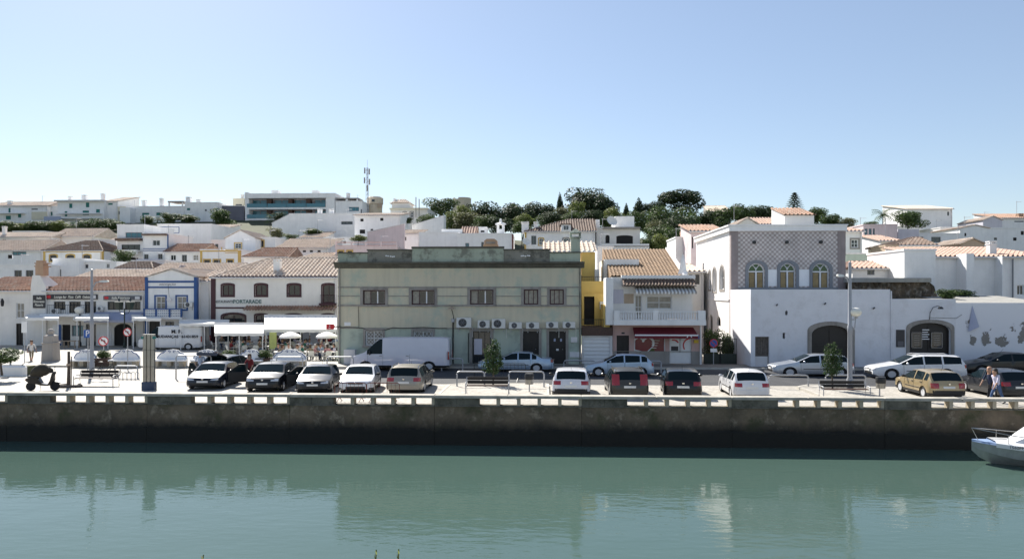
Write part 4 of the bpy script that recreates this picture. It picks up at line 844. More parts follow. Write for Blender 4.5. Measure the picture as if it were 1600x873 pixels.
def warehouse():
    Y = YW; uc = 1280; Z = lambda v: ZV(uc, v, Y); x0, x1 = XY(1173, Y), XY(1391, Y); zt = Z(452)
    t = thing('white_warehouse', 'whitewashed blank-fronted warehouse with a wide dark arched gateway', 'building', ((x0 + x1) / 2, Y, 0))
    hd = (XY(1180, Y), .15, XY(1202, Y), Z(526)); ha = (XY(1268, Y), .12, XY(1329, Y), Z(508), .55)
    vents = [(XY(1227, Y), Z(492), XY(1231, Y), Z(485), .1), (XY(1223, Y), Z(529), XY(1227, Y), Z(520))]
    m = MB(); wall_holes(m, mp_front(Y), x0, x1, 0, zt, [hd, ha] + vents, .3); m.quad((x0, YT, 0), (x0, Y, 0), (x0, Y, zt), (x0, YT, zt)); m.quad((x1, Y, 0), (x1, YT + 3, 0), (x1, YT + 3, zt), (x1, Y, zt)); m.quad((x0, Y, zt), (x1, Y, zt), (x1, YT - .06, zt), (x0, YT - .06, zt)); m.build('wall', 'limewash', t)
    for h in vents: p = MB(); p.quad((h[0], Y + .28, h[1]), (h[2], Y + .28, h[1]), (h[2], Y + .28, h[3]), (h[0], Y + .28, h[3])); p.build('vent_hole', 'opening_dark', t)
    o = window(t, mp_front(Y), hd, 'O', .25, 'plank_door')
    for k in range(5):
        s = MB(); a = hd[0] + .07 + k * (hd[2] - hd[0] - .14) / 5; s.box(a + .008, a + (hd[2] - hd[0] - .14) / 5 - .008, Y + .17, Y + .21, .75, hd[3] - .07); s.build('plank', 'old_wood', o)
    s = MB(); s.box(hd[0] + .05, hd[2] - .05, Y + .16, Y + .2, .16, .72); s.build('lower_panel', 'pale_wall', o)
    o = window(t, mp_front(Y), ha, 'k', .28, 'gate')
    s = MB(); ou = outline(ha, .24, 12, True); inn = outline(ha, 0, 12); ou = [(a, z) for a, z in ou]; n = len(inn) if len(inn) == len(ou) else 0
    inn = outline(ha, 0, 12); n = min(len(inn), len(ou))
    s.add([(a, Y - .05, z) for a, z in inn[:n]] + [(a, Y - .05, z) for a, z in ou[:n]] + [(a, Y + .01, z) for a, z in ou[:n]] + [(a, Y + .01, z) for a, z in inn[:n]], [(k, (k + 1) % n, n + (k + 1) % n, n + k) for k in range(1, n)] + [(n + k, n + (k + 1) % n, 2 * n + (k + 1) % n, 2 * n + k) for k in range(1, n)] + [(3 * n + k, 3 * n + (k + 1) % n, (k + 1) % n, k) for k in range(1, n)]); s.build('surround', 'weathered_stone', o)
    for u, v in ((1289, 475), (1365, 482), (1214, 477)): s = MB(); s.tube([(XY(u, Y), Y + .05, Z(v)), (XY(u, Y) - .05, Y - .22, Z(v) + .06)], .05, 6); s.build('spout', 'black_metal', t)
    s = MB(); s.tube([(XY(1392, Y), Y - .05, .1), (XY(1392, Y), Y - .05, zt - .1)], .04, 6); s.build('downpipe', 'limewash', t)
    # lower wing with the second gateway
    x2, x3 = x1 + .002, XY(1640, Y); z2 = ZV(1450, 467, Y); t2 = thing('white_annex', 'low whitewashed annex with peeling plaster and a restaurant gateway under a gooseneck lamp', 'building', ((x2 + x3) / 2, Y, 0))
    h2 = (XY(1421, Y), .12, XY(1485.5, Y), ZV(1450, 504, Y), .5); zc = lambda v: ZV(1450, v, Y)
    m = MB(); xe = XY(1482, Y); wall_holes(m, mp_front(Y), x2, xe, 0, z2, [h2] if h2[2] < xe else [], .3) if h2[2] < xe else wall_holes(m, mp_front(Y), x2, h2[2] + .3, 0, z2, [h2], .3)
    xe = max(xe, h2[2] + .3); m.build('wall', 'limewash', t2)
    m = MB(); z3 = ZV(1540, 473, Y); m.quad((xe, Y, 0), (x3, Y, 0), (x3, Y, z3), (xe, Y, z3));  m.quad((xe, Y, z3), (xe, Y + 3, z3), (xe, Y + 3, z2), (xe, Y, z2)); m.build('peeling_wall', 'peeling_limewash', t2, fix=False)
    m = MB(); m.quad((xe, Y, z3), (x3, Y, z3), (x3, Y + 5, z3 + .4), (xe, Y + 5, z3 + .4)); m.quad((x2, Y, z2), (xe, Y, z2), (xe, Y + 3, z2), (x2, Y + 3, z2)); m.build('roof', 'concrete', t2, fix=False)
    o = window(t2, mp_front(Y), h2, 'k', .28, 'gate'); n_ = 0
    for a, b in ((1427, 1442), (1458, 1474)):
        s = MB(); s.box(XY(a, Y), XY(b, Y), Y + .17, Y + .205, zc(543), zc(520)); s.build('glazed_panel', 'glass_dark', o)
        f = MB(); xa, xb, za, zb_ = XY(a, Y), XY(b, Y), zc(543), zc(520)
        for q in ((xa - .03, xa, za, zb_), (xb, xb + .03, za, zb_), (xa, xb, za - .03, za), (xa, xb, zb_, zb_ + .03)): f.box(q[0], q[1], Y + .15, Y + .2, q[2], q[3])
        for k in range(5): f.box(xa + .12, xb - .12, Y + .162, Y + .168, za + .15 + k * .14, za + .18 + k * .14)
        f.build('panel_frame', 'grey_stone', o)
    s = MB()
    for k in range(5): s.box(XY(1443, Y), XY(1454 - (k % 2) * 2, Y), Y + .15, Y + .16, zc(516 + k * 3.6), zc(514.6 + k * 3.6))
    s.build('menu_print', 'sign_white', o)
    s = MB(); ou = outline(h2, .2, 12, True); inn = outline(h2, 0, 12); n = len(inn)
    if len(ou) == n: s.add([(a, Y - .05, z) for a, z in inn] + [(a, Y - .05, z) for a, z in ou] + [(a, Y + .01, z) for a, z in ou] + [(a, Y + .01, z) for a, z in inn], [(k, (k + 1) % n, n + (k + 1) % n, n + k) for k in range(1, n)] + [(n + k, n + (k + 1) % n, 2 * n + (k + 1) % n, 2 * n + k) for k in range(1, n)] + [(3 * n + k, 3 * n + (k + 1) % n, (k + 1) % n, k) for k in range(1, n)]); s.build('surround', 'weathered_stone', o)
    s = MB(); xl = XY(1452, Y); s.tube([(xl, Y, zc(502)), (xl, Y - .1, zc(488)), (xl + .1, Y - .25, zc(480)), (xl + .3, Y - .4, zc(477.5)), (xl + .42, Y - .45, zc(479))], .02, 5); s.lathe([(.05, .1), (.12, .06), (.17, -.05)], 10, (xl + .44, Y - .45, zc(481))); s.tube([(xl, Y - .03, zc(496)), (XY(1494, Y), Y - .03, zc(497)), (XY(1500, Y), Y - .2, zc(491))], .012, 4); s.build('gooseneck_lamp', 'black_metal', t2)
    s = MB(); s.box(XY(1400, Y), XY(1413, Y), Y - .06, Y, zc(542), zc(515)); nb_ = s.build('notice_board', 'sign_dark', t2); s = MB(); s.box(XY(1402, Y), XY(1411, Y), Y - .065, Y - .059, zc(541), zc(533)); s.build('notice', 'sign_grey', nb_)
    s = MB(); xa = XY(1519, Y); s.add([(xa, Y - .02, zc(477)), (xa + .35, Y - .12, zc(510)), (xa - .02, Y - .22, zc(514)), (xa - .3, Y - .1, zc(518))], [(0, 1, 2), (0, 2, 3), (0, 3, 1), (1, 3, 2)]); s.build('hanging_cloth', 'awning_blue', t2)
warehouse()
# ruined roof behind the annex
def ruin():
    Y = 50.5; x0, x1 = XY(1322, Y), XY(1478, Y); t = thing('ruined_wall', 'crumbling brown rubble wall with a cement cap behind the white warehouse', 'wall', ((x0 + x1) / 2, Y, 0))
    mat('rubble', (0.17, 0.12, 0.075), 0.95, col2=(0.05, 0.042, 0.03), vscale=1.4, dirt=(.36, .31, .25), dirt_amt=.7, dscale=2.2, bump=1.0, bscale=9)
    m = MB(); n = 40; zt = ZV(1400, 441, Y); zb = 2.0; vs = []
    for j in range(9):
        for i in range(n + 1): vs.append((x0 + (x1 - x0) * i / n, Y + rnd.uniform(-.16, .16) - (8 - j) * .1, zb + (zt - zb) * j / 8 - (max(0, i - n * .86) * .45 * j / 8)))
    m.add(vs, [(j * (n + 1) + i, j * (n + 1) + i + 1, (j + 1) * (n + 1) + i + 1, (j + 1) * (n + 1) + i) for j in range(8) for i in range(n)]); m.build('rubble_face', 'rubble', t, fix=False)
    m = MB(); m.bbox(x0, x0 + (x1 - x0) * .84, Y - .25, Y + 4, zt, ZV(1400, 434, Y), .05); m.build('cap', 'concrete', t)
    m = MB(); m.box(x0 + .4, x1 - 1.2, Y + .2, Y + 4, 0, zt - .01); m.build('core', 'rubble', t)
ruin()
# ------------------------------------------------------------------ left front row on the plaza
YL = 63.0
def px(root, name, matn, u0, u1, v0, v1, Y, y0, y1):            # box between two pixel columns / rows on plane Y
    return addbox(root, name, matn, u0, u1, v0, v1, Y, y1 - y0, y0)
r = house('restaurant_row', 'long low white restaurant building with terracotta tiled roof and dark name boards', 72, 227, 455, YL, 8,
          [(84, 471, 102, 484, 'e'), (108, 471, 126, 489, 'e'), (132, 471, 150, 489, 'e'), (168, 471, 193, 484, 'e'), (195, 471, 219.5, 484, 'e'),
           (97, 507, 110, 541, 'D'), (112, 508, 130, 525, 'T'), (134, 506, 150, 541, 'd'), (178, 505, 206, 541, 'D', .6)], ('g', 434, 0, 0, 'roof_tile'), base=0, wall='warm_white_wall')
for u0, u1, v0, v1, mt in ((73, 153, 460, 467.5, 'sign_dark'), (163, 221.5, 462, 468.5, 'sign_grey')):
    b = px(r, 'name_board', mt, u0, u1, v0, v1, YL, -.16, -.02)
    px(b, 'red_badge', 'sign_red', u0 + 2, u0 + 8, v0 + 1.2, v1 - 1.5, YL, -.175, -.161)
    px(b, 'pale_end', 'pale_wall', u1 - 9, u1 - 1.5, v0 + 1, v1 - 1, YL, -.172, -.161)
off = r.location
def tx(root, s, u, v, Y, size, m, dy=-.02, shear=0.0, sx=1.0): return text(s, size, m, root, Matrix.Translation((-root.location.x, -root.location.y, -root.location.z)) @ face_y(XY(u, Y), Y + dy, ZV(u, v, Y)), shear=shear, sx=sx, bold=.02)
tx(r, 'Lounge bar  Pizza  Caffè  Gelataria', 116, 463.8, YL, .33, 'text_cream', -.165, .3, .75)
tx(r, 'Italia Ristorante', 190, 465.2, YL, .32, 'text_cream', -.165, .3, .8)
m = MB(); x0_, x1_ = XY(150, YL), XY(226, YL); z_ = ZV(190, 487, YL); zf = ZV(190, 500, YL - 1.6)
m.add([(x0_, YL, z_), (x1_, YL, z_), (x1_, YL - 1.7, zf), (x0_, YL - 1.7, zf), (x1_, YL - 1.7, zf - .2), (x0_, YL - 1.7, zf - .2)], [(0, 1, 2, 3), (3, 2, 4, 5), (0, 3, 5), (1, 4, 2)]); m.build('lavender_awning', 'awning_blue', r, fix=False)
px(r, 'balcony_slab', 'white_wall', 74, 150, 490, 494, YL, -1.0, .0)
m = MB(); zb_ = ZV(100, 490, YL - 1)
for k in range(26): x = XY(74, YL - 1) + k * .16; m.tube([(x, YL - .98, zb_), (x, YL - .98, zb_ + .75)], .012, 4)
m.tube([(XY(74, YL - 1), YL - .98, zb_ + .75), (XY(74, YL - 1) + 4.1, YL - .98, zb_ + .75)], .02, 4); m.build('balcony_railing', 'black_metal', r)
for u0, u1, mt in ((83, 92, 'white_paint'), (92, 96, 'blue_trim'), (152, 160, 'white_paint'), (163, 175, 'pale_wall')): px(r, 'door_panel', mt, u0, u1, 507, 541, YL, -.06, -.001)
px(r, 'menu_board', 'sign_white', 158, 172, 506, 528, YL, -.1, -.061)
ac_unit('air conditioner on the restaurant balcony under the long dark name board', 83, 95, 482, 490, YL - .2); ac_unit('small dark air conditioner beside the wide restaurant window', 155, 164, 479, 485, YL)
r = house('white_corner_house', 'white house with big stepped chimney and square dark restaurant sign', -40, 71.5, 455, YL + .1, 8,
          [(25, 473, 38, 497, 'W'), (25, 505, 36, 541, 'k'), (58, 506, 72, 541, 'D')], ('g', 434, 0, 0, 'roof_tile'), base=0, wall='warm_white_wall')
m = MB(); Yc = YL - .25; xa, xb = XY(48, Yc), XY(75, Yc); z0, z1, z2 = ZV(60, 500, Yc), ZV(60, 447, Yc), ZV(60, 430, Yc)
m.box(xa, xb - .2, Yc, Yc + .34, z0 - 2.6, z1); m.add([(xa, Yc, z1), (xb - .2, Yc, z1), (xb - .2, Yc + 2, z1), (xa, Yc + 2, z1), (xa + .15, Yc, z2), (xb - .75, Yc, z2), (xb - .75, Yc + 1, z2), (xa + .15, Yc + 1, z2)], [(0, 1, 5, 4), (1, 2, 6, 5), (2, 3, 7, 6), (3, 0, 4, 7), (4, 5, 6, 7)])
ch = m.build('chimney_breast', 'warm_white_wall', r)
m = MB(); xm = XY(60, Yc); w_ = .36; zz = z2
for hh, ww in ((.75, .36), (.10, .46), (.16, .34), (.10, .44), (.2, .28)): m.box(xm - ww, xm + ww, Yc + .1, Yc + .1 + 2 * ww, zz, zz + hh - .002); zz += hh
m.build('brick_stack', 'brick_chimney', ch)
b = px(r, 'sign_board', 'sign_dark', 52, 71, 461, 481, YL - .3, -.06, -.001); tx(r, 'Italia\nRistorante\nPizzeria', 61.5, 471, YL - .3, .3, 'text_cream', -.065, .2, .8)
m = MB(); x_ = XY(5, YL); z_ = ZV(5, 467, YL); m.tube([(x_ - .5, YL, z_), (x_ + .3, YL - .5, z_)], .02, 4); m.lathe([(.05, .35), (.16, .1), (.12, -.3), (.03, -.35)], 6, (x_ + .3, YL - .5, z_ - .3)); m.build('wall_lantern', 'black_metal', r)

r = house('blue_trimmed_house', 'white house with cobalt blue pilasters, bands and a lattice balcony', 229, 306, 433, YL - .6, 7,
          [(243.5, 463, 258.5, 483, 'B'), (276.5, 463, 291.5, 483, 'B'), (233, 502, 250, 541, 'k'), (258, 502, 272, 520, 'd')], ('x', 421, 'roof_pale'), base=0)
Yb = YL - .6
for u0, u1 in ((227, 231.5), (303.5, 308)): px(r, 'pilaster', 'blue_trim', u0, u1, 433, 543, Yb, -.08, .3)
for v0, v1 in ((438.5, 441.5), (447.5, 450)): px(r, 'blue_band', 'blue_trim', 231.6, 303.4, v0, v1, Yb, -.06, .1)
px(r, 'parapet', 'white_wall', 229, 306, 430, 437, Yb, -.03, .25)
bal = px(r, 'balcony', 'white_wall', 231.7, 291, 495, 498, Yb, -.8, 0)
for u0, u1 in ((231.7, 234), (250, 252.5), (271, 273.5), (289, 291)): px(bal, 'post', 'blue_trim', u0, u1, 483, 495, Yb, -.8, -.65)
px(bal, 'rail', 'blue_trim', 231.7, 291, 481.6, 483, Yb, -.82, -.62)
for a, b_ in ((234, 250), (252.5, 271), (273.5, 289)):
    m = MB(); xa, xb = XY(a, Yb), XY(b_, Yb); za, zb_ = ZV(262, 495, Yb), ZV(262, 483, Yb); hs_ = []
    n = 6; cw = (xb - xa) / n; rh = (zb_ - za) / 3
    for i in range(n):
        for j in range(3): hs_.append((xa + i * cw + cw * .25, za + j * rh + rh * .25, xa + (i + 1) * cw - cw * .25, za + (j + 1) * rh - rh * .25))
    wall_holes(m, lambda a_, z, d: (a_, Yb - .75 + d, z), xa, xb, za, zb_, hs_, .08); m.build('lattice', 'white_paint', bal); m = MB(); m.quad((xa, Yb - .66, za), (xb, Yb - .66, za), (xb, Yb - .66, zb_), (xa, Yb - .66, zb_)); m.build('lattice_backing', 'blue_trim', bal, fix=False)
text('ASSOCIAÇÃO', .24, 'sign_grey', r, Matrix.Translation(-r.location) @ face_y(XY(262, Yb), Yb - .01, ZV(262, 444.5, Yb)))
m = MB(); xh = XY(268, Yb); m.lathe([(.22, -.03), (.22, .03)], 12, (xh, Yb - .4, ZV(268, 468, Yb)), 'y'); m.build('round_sign', 'pale_wall', r); m = MB(); m.tube([(xh - .3, Yb, ZV(262, 445, Yb)), (xh, Yb - .4, ZV(268, 464, Yb))], .015, 4); m.build('sign_wire', 'black_metal', r)
ac_unit('air conditioner on the blue-trimmed house beside the right balcony window', 291, 303, 472, 480, Yb)
house('white_side_house', 'plain white gabled wall right of the blue-trimmed house', 308.5, 329.5, 440, YL + .3, 8, [], ('g', 424, 0, 0, 'roof_pale'), base=0)
YP = 62.0
r = house('portarade_restaurant', 'white restaurant with maroon window surrounds and a tiled roof behind the terrace', 333, 527, 434, YP, 9,
          [(347, 444, 365, 462, 'm', .35), (399, 444, 417, 462, 'm', .35), (450, 444, 469, 462, 'm', .35), (504, 444, 523, 473, 'm', .35), (347, 490, 383, 541, 'm', .3), (399, 491, 417, 512, 'm', .3), (444, 491, 473, 541, 'm', .3), (503, 491, 522, 541, 'm', .3)],
          ('g', 404, 3.4, 0, 'roof_pale'), base=0, wall='warm_white_wall', chims=((427, 437, 406),))
r['category'] = 'restaurant'; r.name = 'restaurant_building'
px(r, 'corner_pilaster', 'maroon_trim', 330, 337, 434, 543, YP, -.08, .3); px(r, 'eave_band', 'maroon_trim', 337.1, 527, 430.8, 433.5, YP, -.14, .1); px(r, 'floor_band', 'maroon_trim', 337.1, 385, 479.5, 482, YP, -.06, .05)
m = MB(); tile_plane(m, (XY(385, YP), YP - .9, ZV(450, 485, YP)), (XY(527, YP), YP - .9, ZV(450, 485, YP)), (0, .95, .4), 0, 0, .24, .35, .08); m.build('tile_canopy', 'roof_tile', r, fix=False)
mat('sign_strip', (.60, .61, .58), .6); px(r, 'name_strip', 'sign_strip', 336, 409, 468, 474.5, YP, -.03, -.001)
tx(r, 'RESTAURANTE', 350, 471.2, YP, .27, 'text_black', -.035, 0, .9); tx(r, 'PORTARADE', 386.5, 471.2, YP, .44, 'text_green', -.035, 0, .98)
m = MB()
for k in range(9): x = XY(502, YP) + k * .13; m.tube([(x, YP - .3, ZV(512, 473, YP)), (x, YP - .3, ZV(512, 461, YP))], .012, 4)
m.tube([(XY(502, YP), YP - .3, ZV(512, 461, YP)), (XY(525, YP), YP - .3, ZV(512, 461, YP))], .02, 4); m.box(XY(500, YP), XY(526, YP), YP - .35, YP, ZV(512, 477, YP), ZV(512, 473.5, YP)); m.build('balcony', 'maroon_trim', r)

# ------------------------------------------------------------------ hillside houses, left
H_ = house
wg = 'houses on the hillside'
def terrace_wall(label, u0, u1, v0, Y, dep=.4, wall='white_wall', name='terrace_wall', slope=None):
    x0, x1 = XY(u0, Y), XY(u1, Y); z0 = ZV(u0, v0, Y); z1 = ZV(u1, slope if slope else v0, Y); zb = terr((x0 + x1) / 2, Y) - 1.5
    t = thing(name, label, 'wall', ((x0 + x1) / 2, Y, zb)); m = MB()
    m.add([(x0, Y, zb), (x1, Y, zb), (x1, Y, z1), (x0, Y, z0), (x0, Y + dep, zb), (x1, Y + dep, zb), (x1, Y + dep, z1), (x0, Y + dep, z0)], [(0, 1, 2, 3), (7, 6, 5, 4), (3, 2, 6, 7), (0, 3, 7, 4), (1, 5, 6, 2)]); m.build('wall', wall, t)
    m = MB(); e = .06; m.add([(x0 - e, Y - e, z0 + .002), (x1 + e, Y - e, z1 + .002), (x1 + e, Y + dep + e, z1 + .002), (x0 - e, Y + dep + e, z0 + .002), (x0 - e, Y - e, z0 + .1), (x1 + e, Y - e, z1 + .1), (x1 + e, Y + dep + e, z1 + .1), (x0 - e, Y + dep + e, z0 + .1)], [(0, 1, 2, 3), (4, 7, 6, 5), (0, 4, 5, 1), (1, 5, 6, 2), (2, 6, 7, 3), (3, 7, 4, 0)]); m.build('coping', 'pale_wall', t)
    return t
# row of roofs right behind the plaza houses
H_('tiled_house', 'low house with long pale tiled roof behind the terracotta restaurant row', 122, 262, 434, 73, 7, [(123, 436, 130, 441, 'o')], ('g', 422, 0, 0, 'roof_pale'))
H_('tiled_house', 'house with dark tiled roof above the pale roof behind the restaurants', 183, 238, 420, 79, 6, [], ('g', 410, 0, 2.0, 'roof_dark'))
H_('tiled_house', 'house under a long cream corrugated tile roof behind the blue-trimmed house', 240, 366, 424, 78, 6, [], ('g', 412, 0, 0, 'roof_pale'), chims=((281, 288, 415, 'lavender_wall'),))
H_('white_gable_house', 'white gable wall rising just behind the blue-trimmed house', 270, 327, 437, 71, 6, [], ('x', 421, 'roof_pale'))
H_('flat_white_block', 'plain white cube house left of the stepped brick chimney', 82, 124, 405, 83, 6, [(91, 421, 95.5, 432, 'D')])
H_('garage_house', 'low white house with two grey garage doors on the hillside', -30, 66, 415, 80, 6, [(22, 422, 34, 434, 'd'), (40, 422, 52, 434, 'd'), (12, 398, 19, 404, 'D')])
r = H_('ochre_cornered_house', 'white house with ochre corner strips, three arched windows and dark hipped roof', 68, 160, 392, 92, 8, [(78, 398, 89, 408, 'o', .5), (104, 398, 116, 408, 'o', .5), (130, 398, 141.5, 409, 'o', .5)], ('g', 377, 3.2, 3.2, 'roof_dark'), trim='ochre_trim')
H_('white_lean_house', 'small white house tucked beside the ochre-cornered house', 161.5, 181, 396, 94, 6, [(167, 400, 169, 408, 'D')], ('s', 388, 'roof_pale'))
H_('white_terrace_house', 'white house with strip window under a pale roof at the left edge', -30, 66, 392, 94, 7, [(19, 382 + 11, 41, 399, 'T')], ('g', 376, 0, 0, 'roof_pale'))
H_('cream_gable_house', 'house with pale pink tiled roof and cream verge above the ochre-cornered house', 82, 146, 370, 106, 7, [], ('g', 358, 0, 0, 'roof_pale'), wall='warm_white_wall')
H_('pale_roof_house', 'low house with flat pale roof left of the cream verge house', -30, 80, 371, 104, 6, [(3, 373, 9, 380, 'w')], ('g', 364, 0, 0, 'roof_pale'), chims=((3, 8, 354),))
H_('pale_roof_house', 'low house with pale roof between the cream verge house and balconied house', 147, 183, 384, 100, 6, [], ('s', 372, 'roof_pale'))
r = H_('balconied_house', 'three-storey white house with two deep glazed balconies and brown tile strip', 183, 225, 352, 96, 8, [(196, 363, 222, 371.5, 'T'), (190, 382, 219, 391, 'e'), (195, 402, 216, 407, 'D')], None)
px(r, 'tile_strip', 'roof_dark', 184, 223, 372.5, 376.5, 96, -.7, 0); px(r, 'balcony_slab', 'white_wall', 182, 221, 391, 394, 96, -1.2, 0); px(r, 'balcony_front', 'white_wall', 183, 222, 394, 398, 96, -1.2, -1.05)
r = H_('blue_lined_house', 'white house with thin blue lines round its windows and lattice terrace', 224, 262, 366, 95, 7, [(238, 375, 250, 384, 'w'), (222 + 3, 397, 232, 405, 'd'), (246, 396, 254, 405, 'd')], None)
for v in (364.5, 388, 391): px(r, 'blue_band', 'blue_trim', 223.5, 262.5, v, v + 1, 95, -.05, .0)
px(r, 'blue_edge', 'blue_trim', 261.6, 262.8, 366, 410, 95, -.06, .1); px(r, 'tile_strip', 'roof_dark', 224, 262, 366 - .5, 368, 95, -.5, -.06); px(r, 'terrace_lattice', 'awning_blue', 222, 258, 405.5, 410, 95, -1.4, -1.3)
r = H_('white_block_house', 'large plain white block with a blue outlined panel and blank right wall', 246, 330, 351, 106, 10, [(256, 357, 269, 363, 'W')], None)
for q in ((246.5, 280, 354.2, 355), (246.5, 280, 363.6, 364.4), (279.4, 280.2, 355, 363.6)): px(r, 'blue_line', 'blue_trim', *q, 106, -.04, 0)
H_('three_window_house', 'low white house with three windows under a red and pale tiled roof', 258, 312, 394, 93, 7, [(266, 398, 275, 407, 'w'), (284, 398, 292, 411, 'd'), (301, 398, 311, 407, 'W')], ('g', 382, 0, 0, 'roof_tile'))
r = H_('yellow_lined_house', 'white house outlined in yellow with three brown windows and roof balustrade', 313, 375, 391, 90, 7, [(319, 406, 328, 412, 'o'), (334, 406, 344, 412, 'o'), (355, 406, 364, 412, 'o')], None, trim='ochre_trim')
for q in ((346, 347.5, 386, 392), (352, 372, 389.5, 390.4), (352, 372, 394.6, 395.4)): px(r, 'yellow_line', 'ochre_trim', *q, 90, -.1, -.05)
H_('cream_gabled_house', 'white house with cream gable verge and one teal window above the yellow-lined house', 352, 399, 372, 97, 7, [(367, 380, 377, 388, 'y')], ('x', 360, 'roof_pale'), wall='white_wall')
H_('stair_house', 'white house with curved stair wall and ochre doorway beside the white flowering bush', 388, 430, 372, 99, 7, [(405, 376, 412, 386, 'o')], None)
H_('red_roof_house', 'low white house with red tiled roof right of the cream gabled house', 381, 449, 402, 86, 6, [], ('g', 388, 1.5, 0, 'roof_tile'))
H_('long_white_house', 'long low white house with small dark windows stepping down the slope', 432, 512, 388, 94, 7, [(473, 391, 478, 394, 'D'), (484, 391, 489, 394, 'D'), (496, 391, 501, 394, 'D')], ('s', 374, 'roof_pale'))
H_('small_pale_house', 'small pale-roofed house right behind the restaurant with the maroon windows', 463, 530, 406, 78, 6, [], ('g', 396, 1.5, 1.5, 'roof_pale'))
H_('small_white_house', 'small white house with window and black bush beside it', 469, 505, 372, 110, 6, [(494, 370 + 3, 503, 378, 'd')], ('s', 363, 'roof_pale'))
r = H_('pink_parapet_house', 'pale pink house with rose coloured railed parapet behind the green building', 524, 621, 387, 80, 7, [(529, 392, 536, 396, 'o'), (543, 392, 550, 396, 'o')], None, wall='pale_pink_wall')
for u in (524, 548, 570, 594, 619): px(r, 'parapet_post', 'pale_pink_wall', u, u + 2, 377.5, 387, 80, -.05, .15)
for v in (378, 383): px(r, 'parapet_rail', 'pink_wall', 524, 621, v, v + 1.2, 80, -.02, .12)
terrace_wall('sloping pale pink garden wall above the pink parapet house', 574, 632, 363, 100, wall='pale_pink_wall', slope=350)
H_('big_white_wall_house', 'big windowless white house with two square chimneys below the hotel', 452, 563, 334.5, 118, 9, [(533, 346, 551, 351, 'd')], None, chims=((496, 502, 327), (514, 520, 327)))
terrace_wall('white garden wall sloping up to the big windowless house', 425, 452, 349, 118.5, 2.0, slope=335)
H_('small_window_house', 'white house with four small black windows and thin tiled eave', 554, 625, 337, 112, 8, [(563, 341.5, 568, 346, 'D'), (594, 340.5, 599, 345, 'D'), (562, 358.5, 570.5, 365, 'D'), (579, 357.5, 583, 361, 'D')], ('s', 334, 'roof_pale'))
r = H_('glass_corner_house', 'white modern house with teal window and roof pergola beside the hotel', 524, 566, 315, 147, 8, [(545, 323.5, 561, 330, 'T'), (565 - 1.5, 327, 565.5, 333, 'd')], None, chims=((541, 546, 302),))
px(r, 'pergola', 'grey_stone', 525, 560, 309, 311, 147, 0, 4); px(r, 'pergola_post', 'white_wall', 540, 543, 311, 315, 147, 0, .3); px(r, 'pergola_post', 'white_wall', 557, 559, 311, 315, 147, 0, .3)
# round tan building and the telecom mast
t = thing('round_tan_building', 'rounded sand-coloured water tower building below the telecom mast', 'building', (XY(586, 152), 154, terr(0, 154))); m = MB()
xq = XY(586, 154); zt = ZV(586, 308, 154); m.lathe([(1.55, terr(0, 154) - 1), (1.55, zt - 1.6), (1.75, zt - 1.5), (1.75, zt - .3), (1.4, zt)], 12, (xq, 154, 0)); m.build('drum', 'pale_stone', t); m = MB(); m.box(xq + .9, xq + 1.9, 152.2, 152.6, zt - 2.4, zt - 1.5); m.build('balcony', 'tan_stone', t); m = MB(); m.box(xq - .3, xq + .3, 152.2, 152.5, zt - 1.2, zt - .7); m.build('window', 'glass_dark', t)
t = thing('telecom_mast', 'slim lattice telecom mast with panel antennas on the skyline', 'mast', (XY(574, 151), 151, ZV(574, 308, 151) - 4)); xq = XY(574, 151); z0, z1 = ZV(574, 308, 151) - 4, ZV(574, 262, 151); m = MB()
for sx, sy in ((-.3, -.2), (.3, -.2), (0, .3)): m.tube([(xq + sx, 151 + sy, z0), (xq + sx * .5, 151 + sy * .5, z1)], .05, 4)
n = 12
for k in range(n):
    f0, f1 = k / n, (k + 1) / n; q0, q1 = 1 - .5 * f0, 1 - .5 * f1
    m.tube([(xq - .3 * q0, 150.8, z0 + (z1 - z0) * f0), (xq + .3 * q1, 150.8, z0 + (z1 - z0) * f1)], .03, 3); m.tube([(xq + .3 * q0, 150.8, z0 + (z1 - z0) * f0), (xq, 151.3, z0 + (z1 - z0) * f1)], .03, 3)
m.build('lattice', 'grey_paint', t); m = MB(); m.tube([(xq, 151, z1), (xq, 151, z1 + 1.6)], .03, 4); m.build('whip_antenna', 'grey_paint', t)
for k, (dx, dz) in enumerate(((-.45, -.6), (.5, -.8), (-.5, -2.6), (.55, -2.9), (.1, -4.2))): m = MB(); m.box(xq + dx - .12, xq + dx + .12, 150.5, 150.7, z1 + dz - .7, z1 + dz + .5); m.tube([(xq + dx, 150.7, z1 + dz), (xq, 151, z1 + dz)], .03, 4); m.build('panel_antenna', 'grey_stone', t)
r = H_('cream_villa', 'white and cream villa with small hipped top storey and arched windows', 610, 668, 326, 132, 9, [(630, 331, 635, 340, 's', .6), (641, 331, 646, 340, 's', .6)], None, wall='warm_white_wall')
px(r, 'cornice', 'cream_wall', 609, 669, 325, 327.5, 132, -.3, .2); Yv = 134; m = MB(); xa, xb = XY(612, Yv), XY(640, Yv); za, zb_ = ZV(626, 326, Yv), ZV(626, 317.5, Yv); m.box(xa, xb, Yv, Yv + 4, za - .5, zb_); m.build('top_storey', 'warm_white_wall', r)
m = MB(); tile_plane(m, (xa - .4, Yv - .4, zb_), (xb + .4, Yv - .4, zb_), (0, 2.4, .95), .4, .4, .4, .6); m.add([(xa - .4, Yv - .4, zb_ - .02), (xb + .4, Yv - .4, zb_ - .02), (xb + .4, Yv + 4.4, zb_ - .02), (xa - .4, Yv + 4.4, zb_ - .02), ((xa + xb) / 2, Yv + 2, zb_ + .9)], [(0, 1, 4), (1, 2, 4), (2, 3, 4), (3, 0, 4), (0, 3, 2, 1)]); m.build('top_roof', 'roof_pale', r, fix=False)
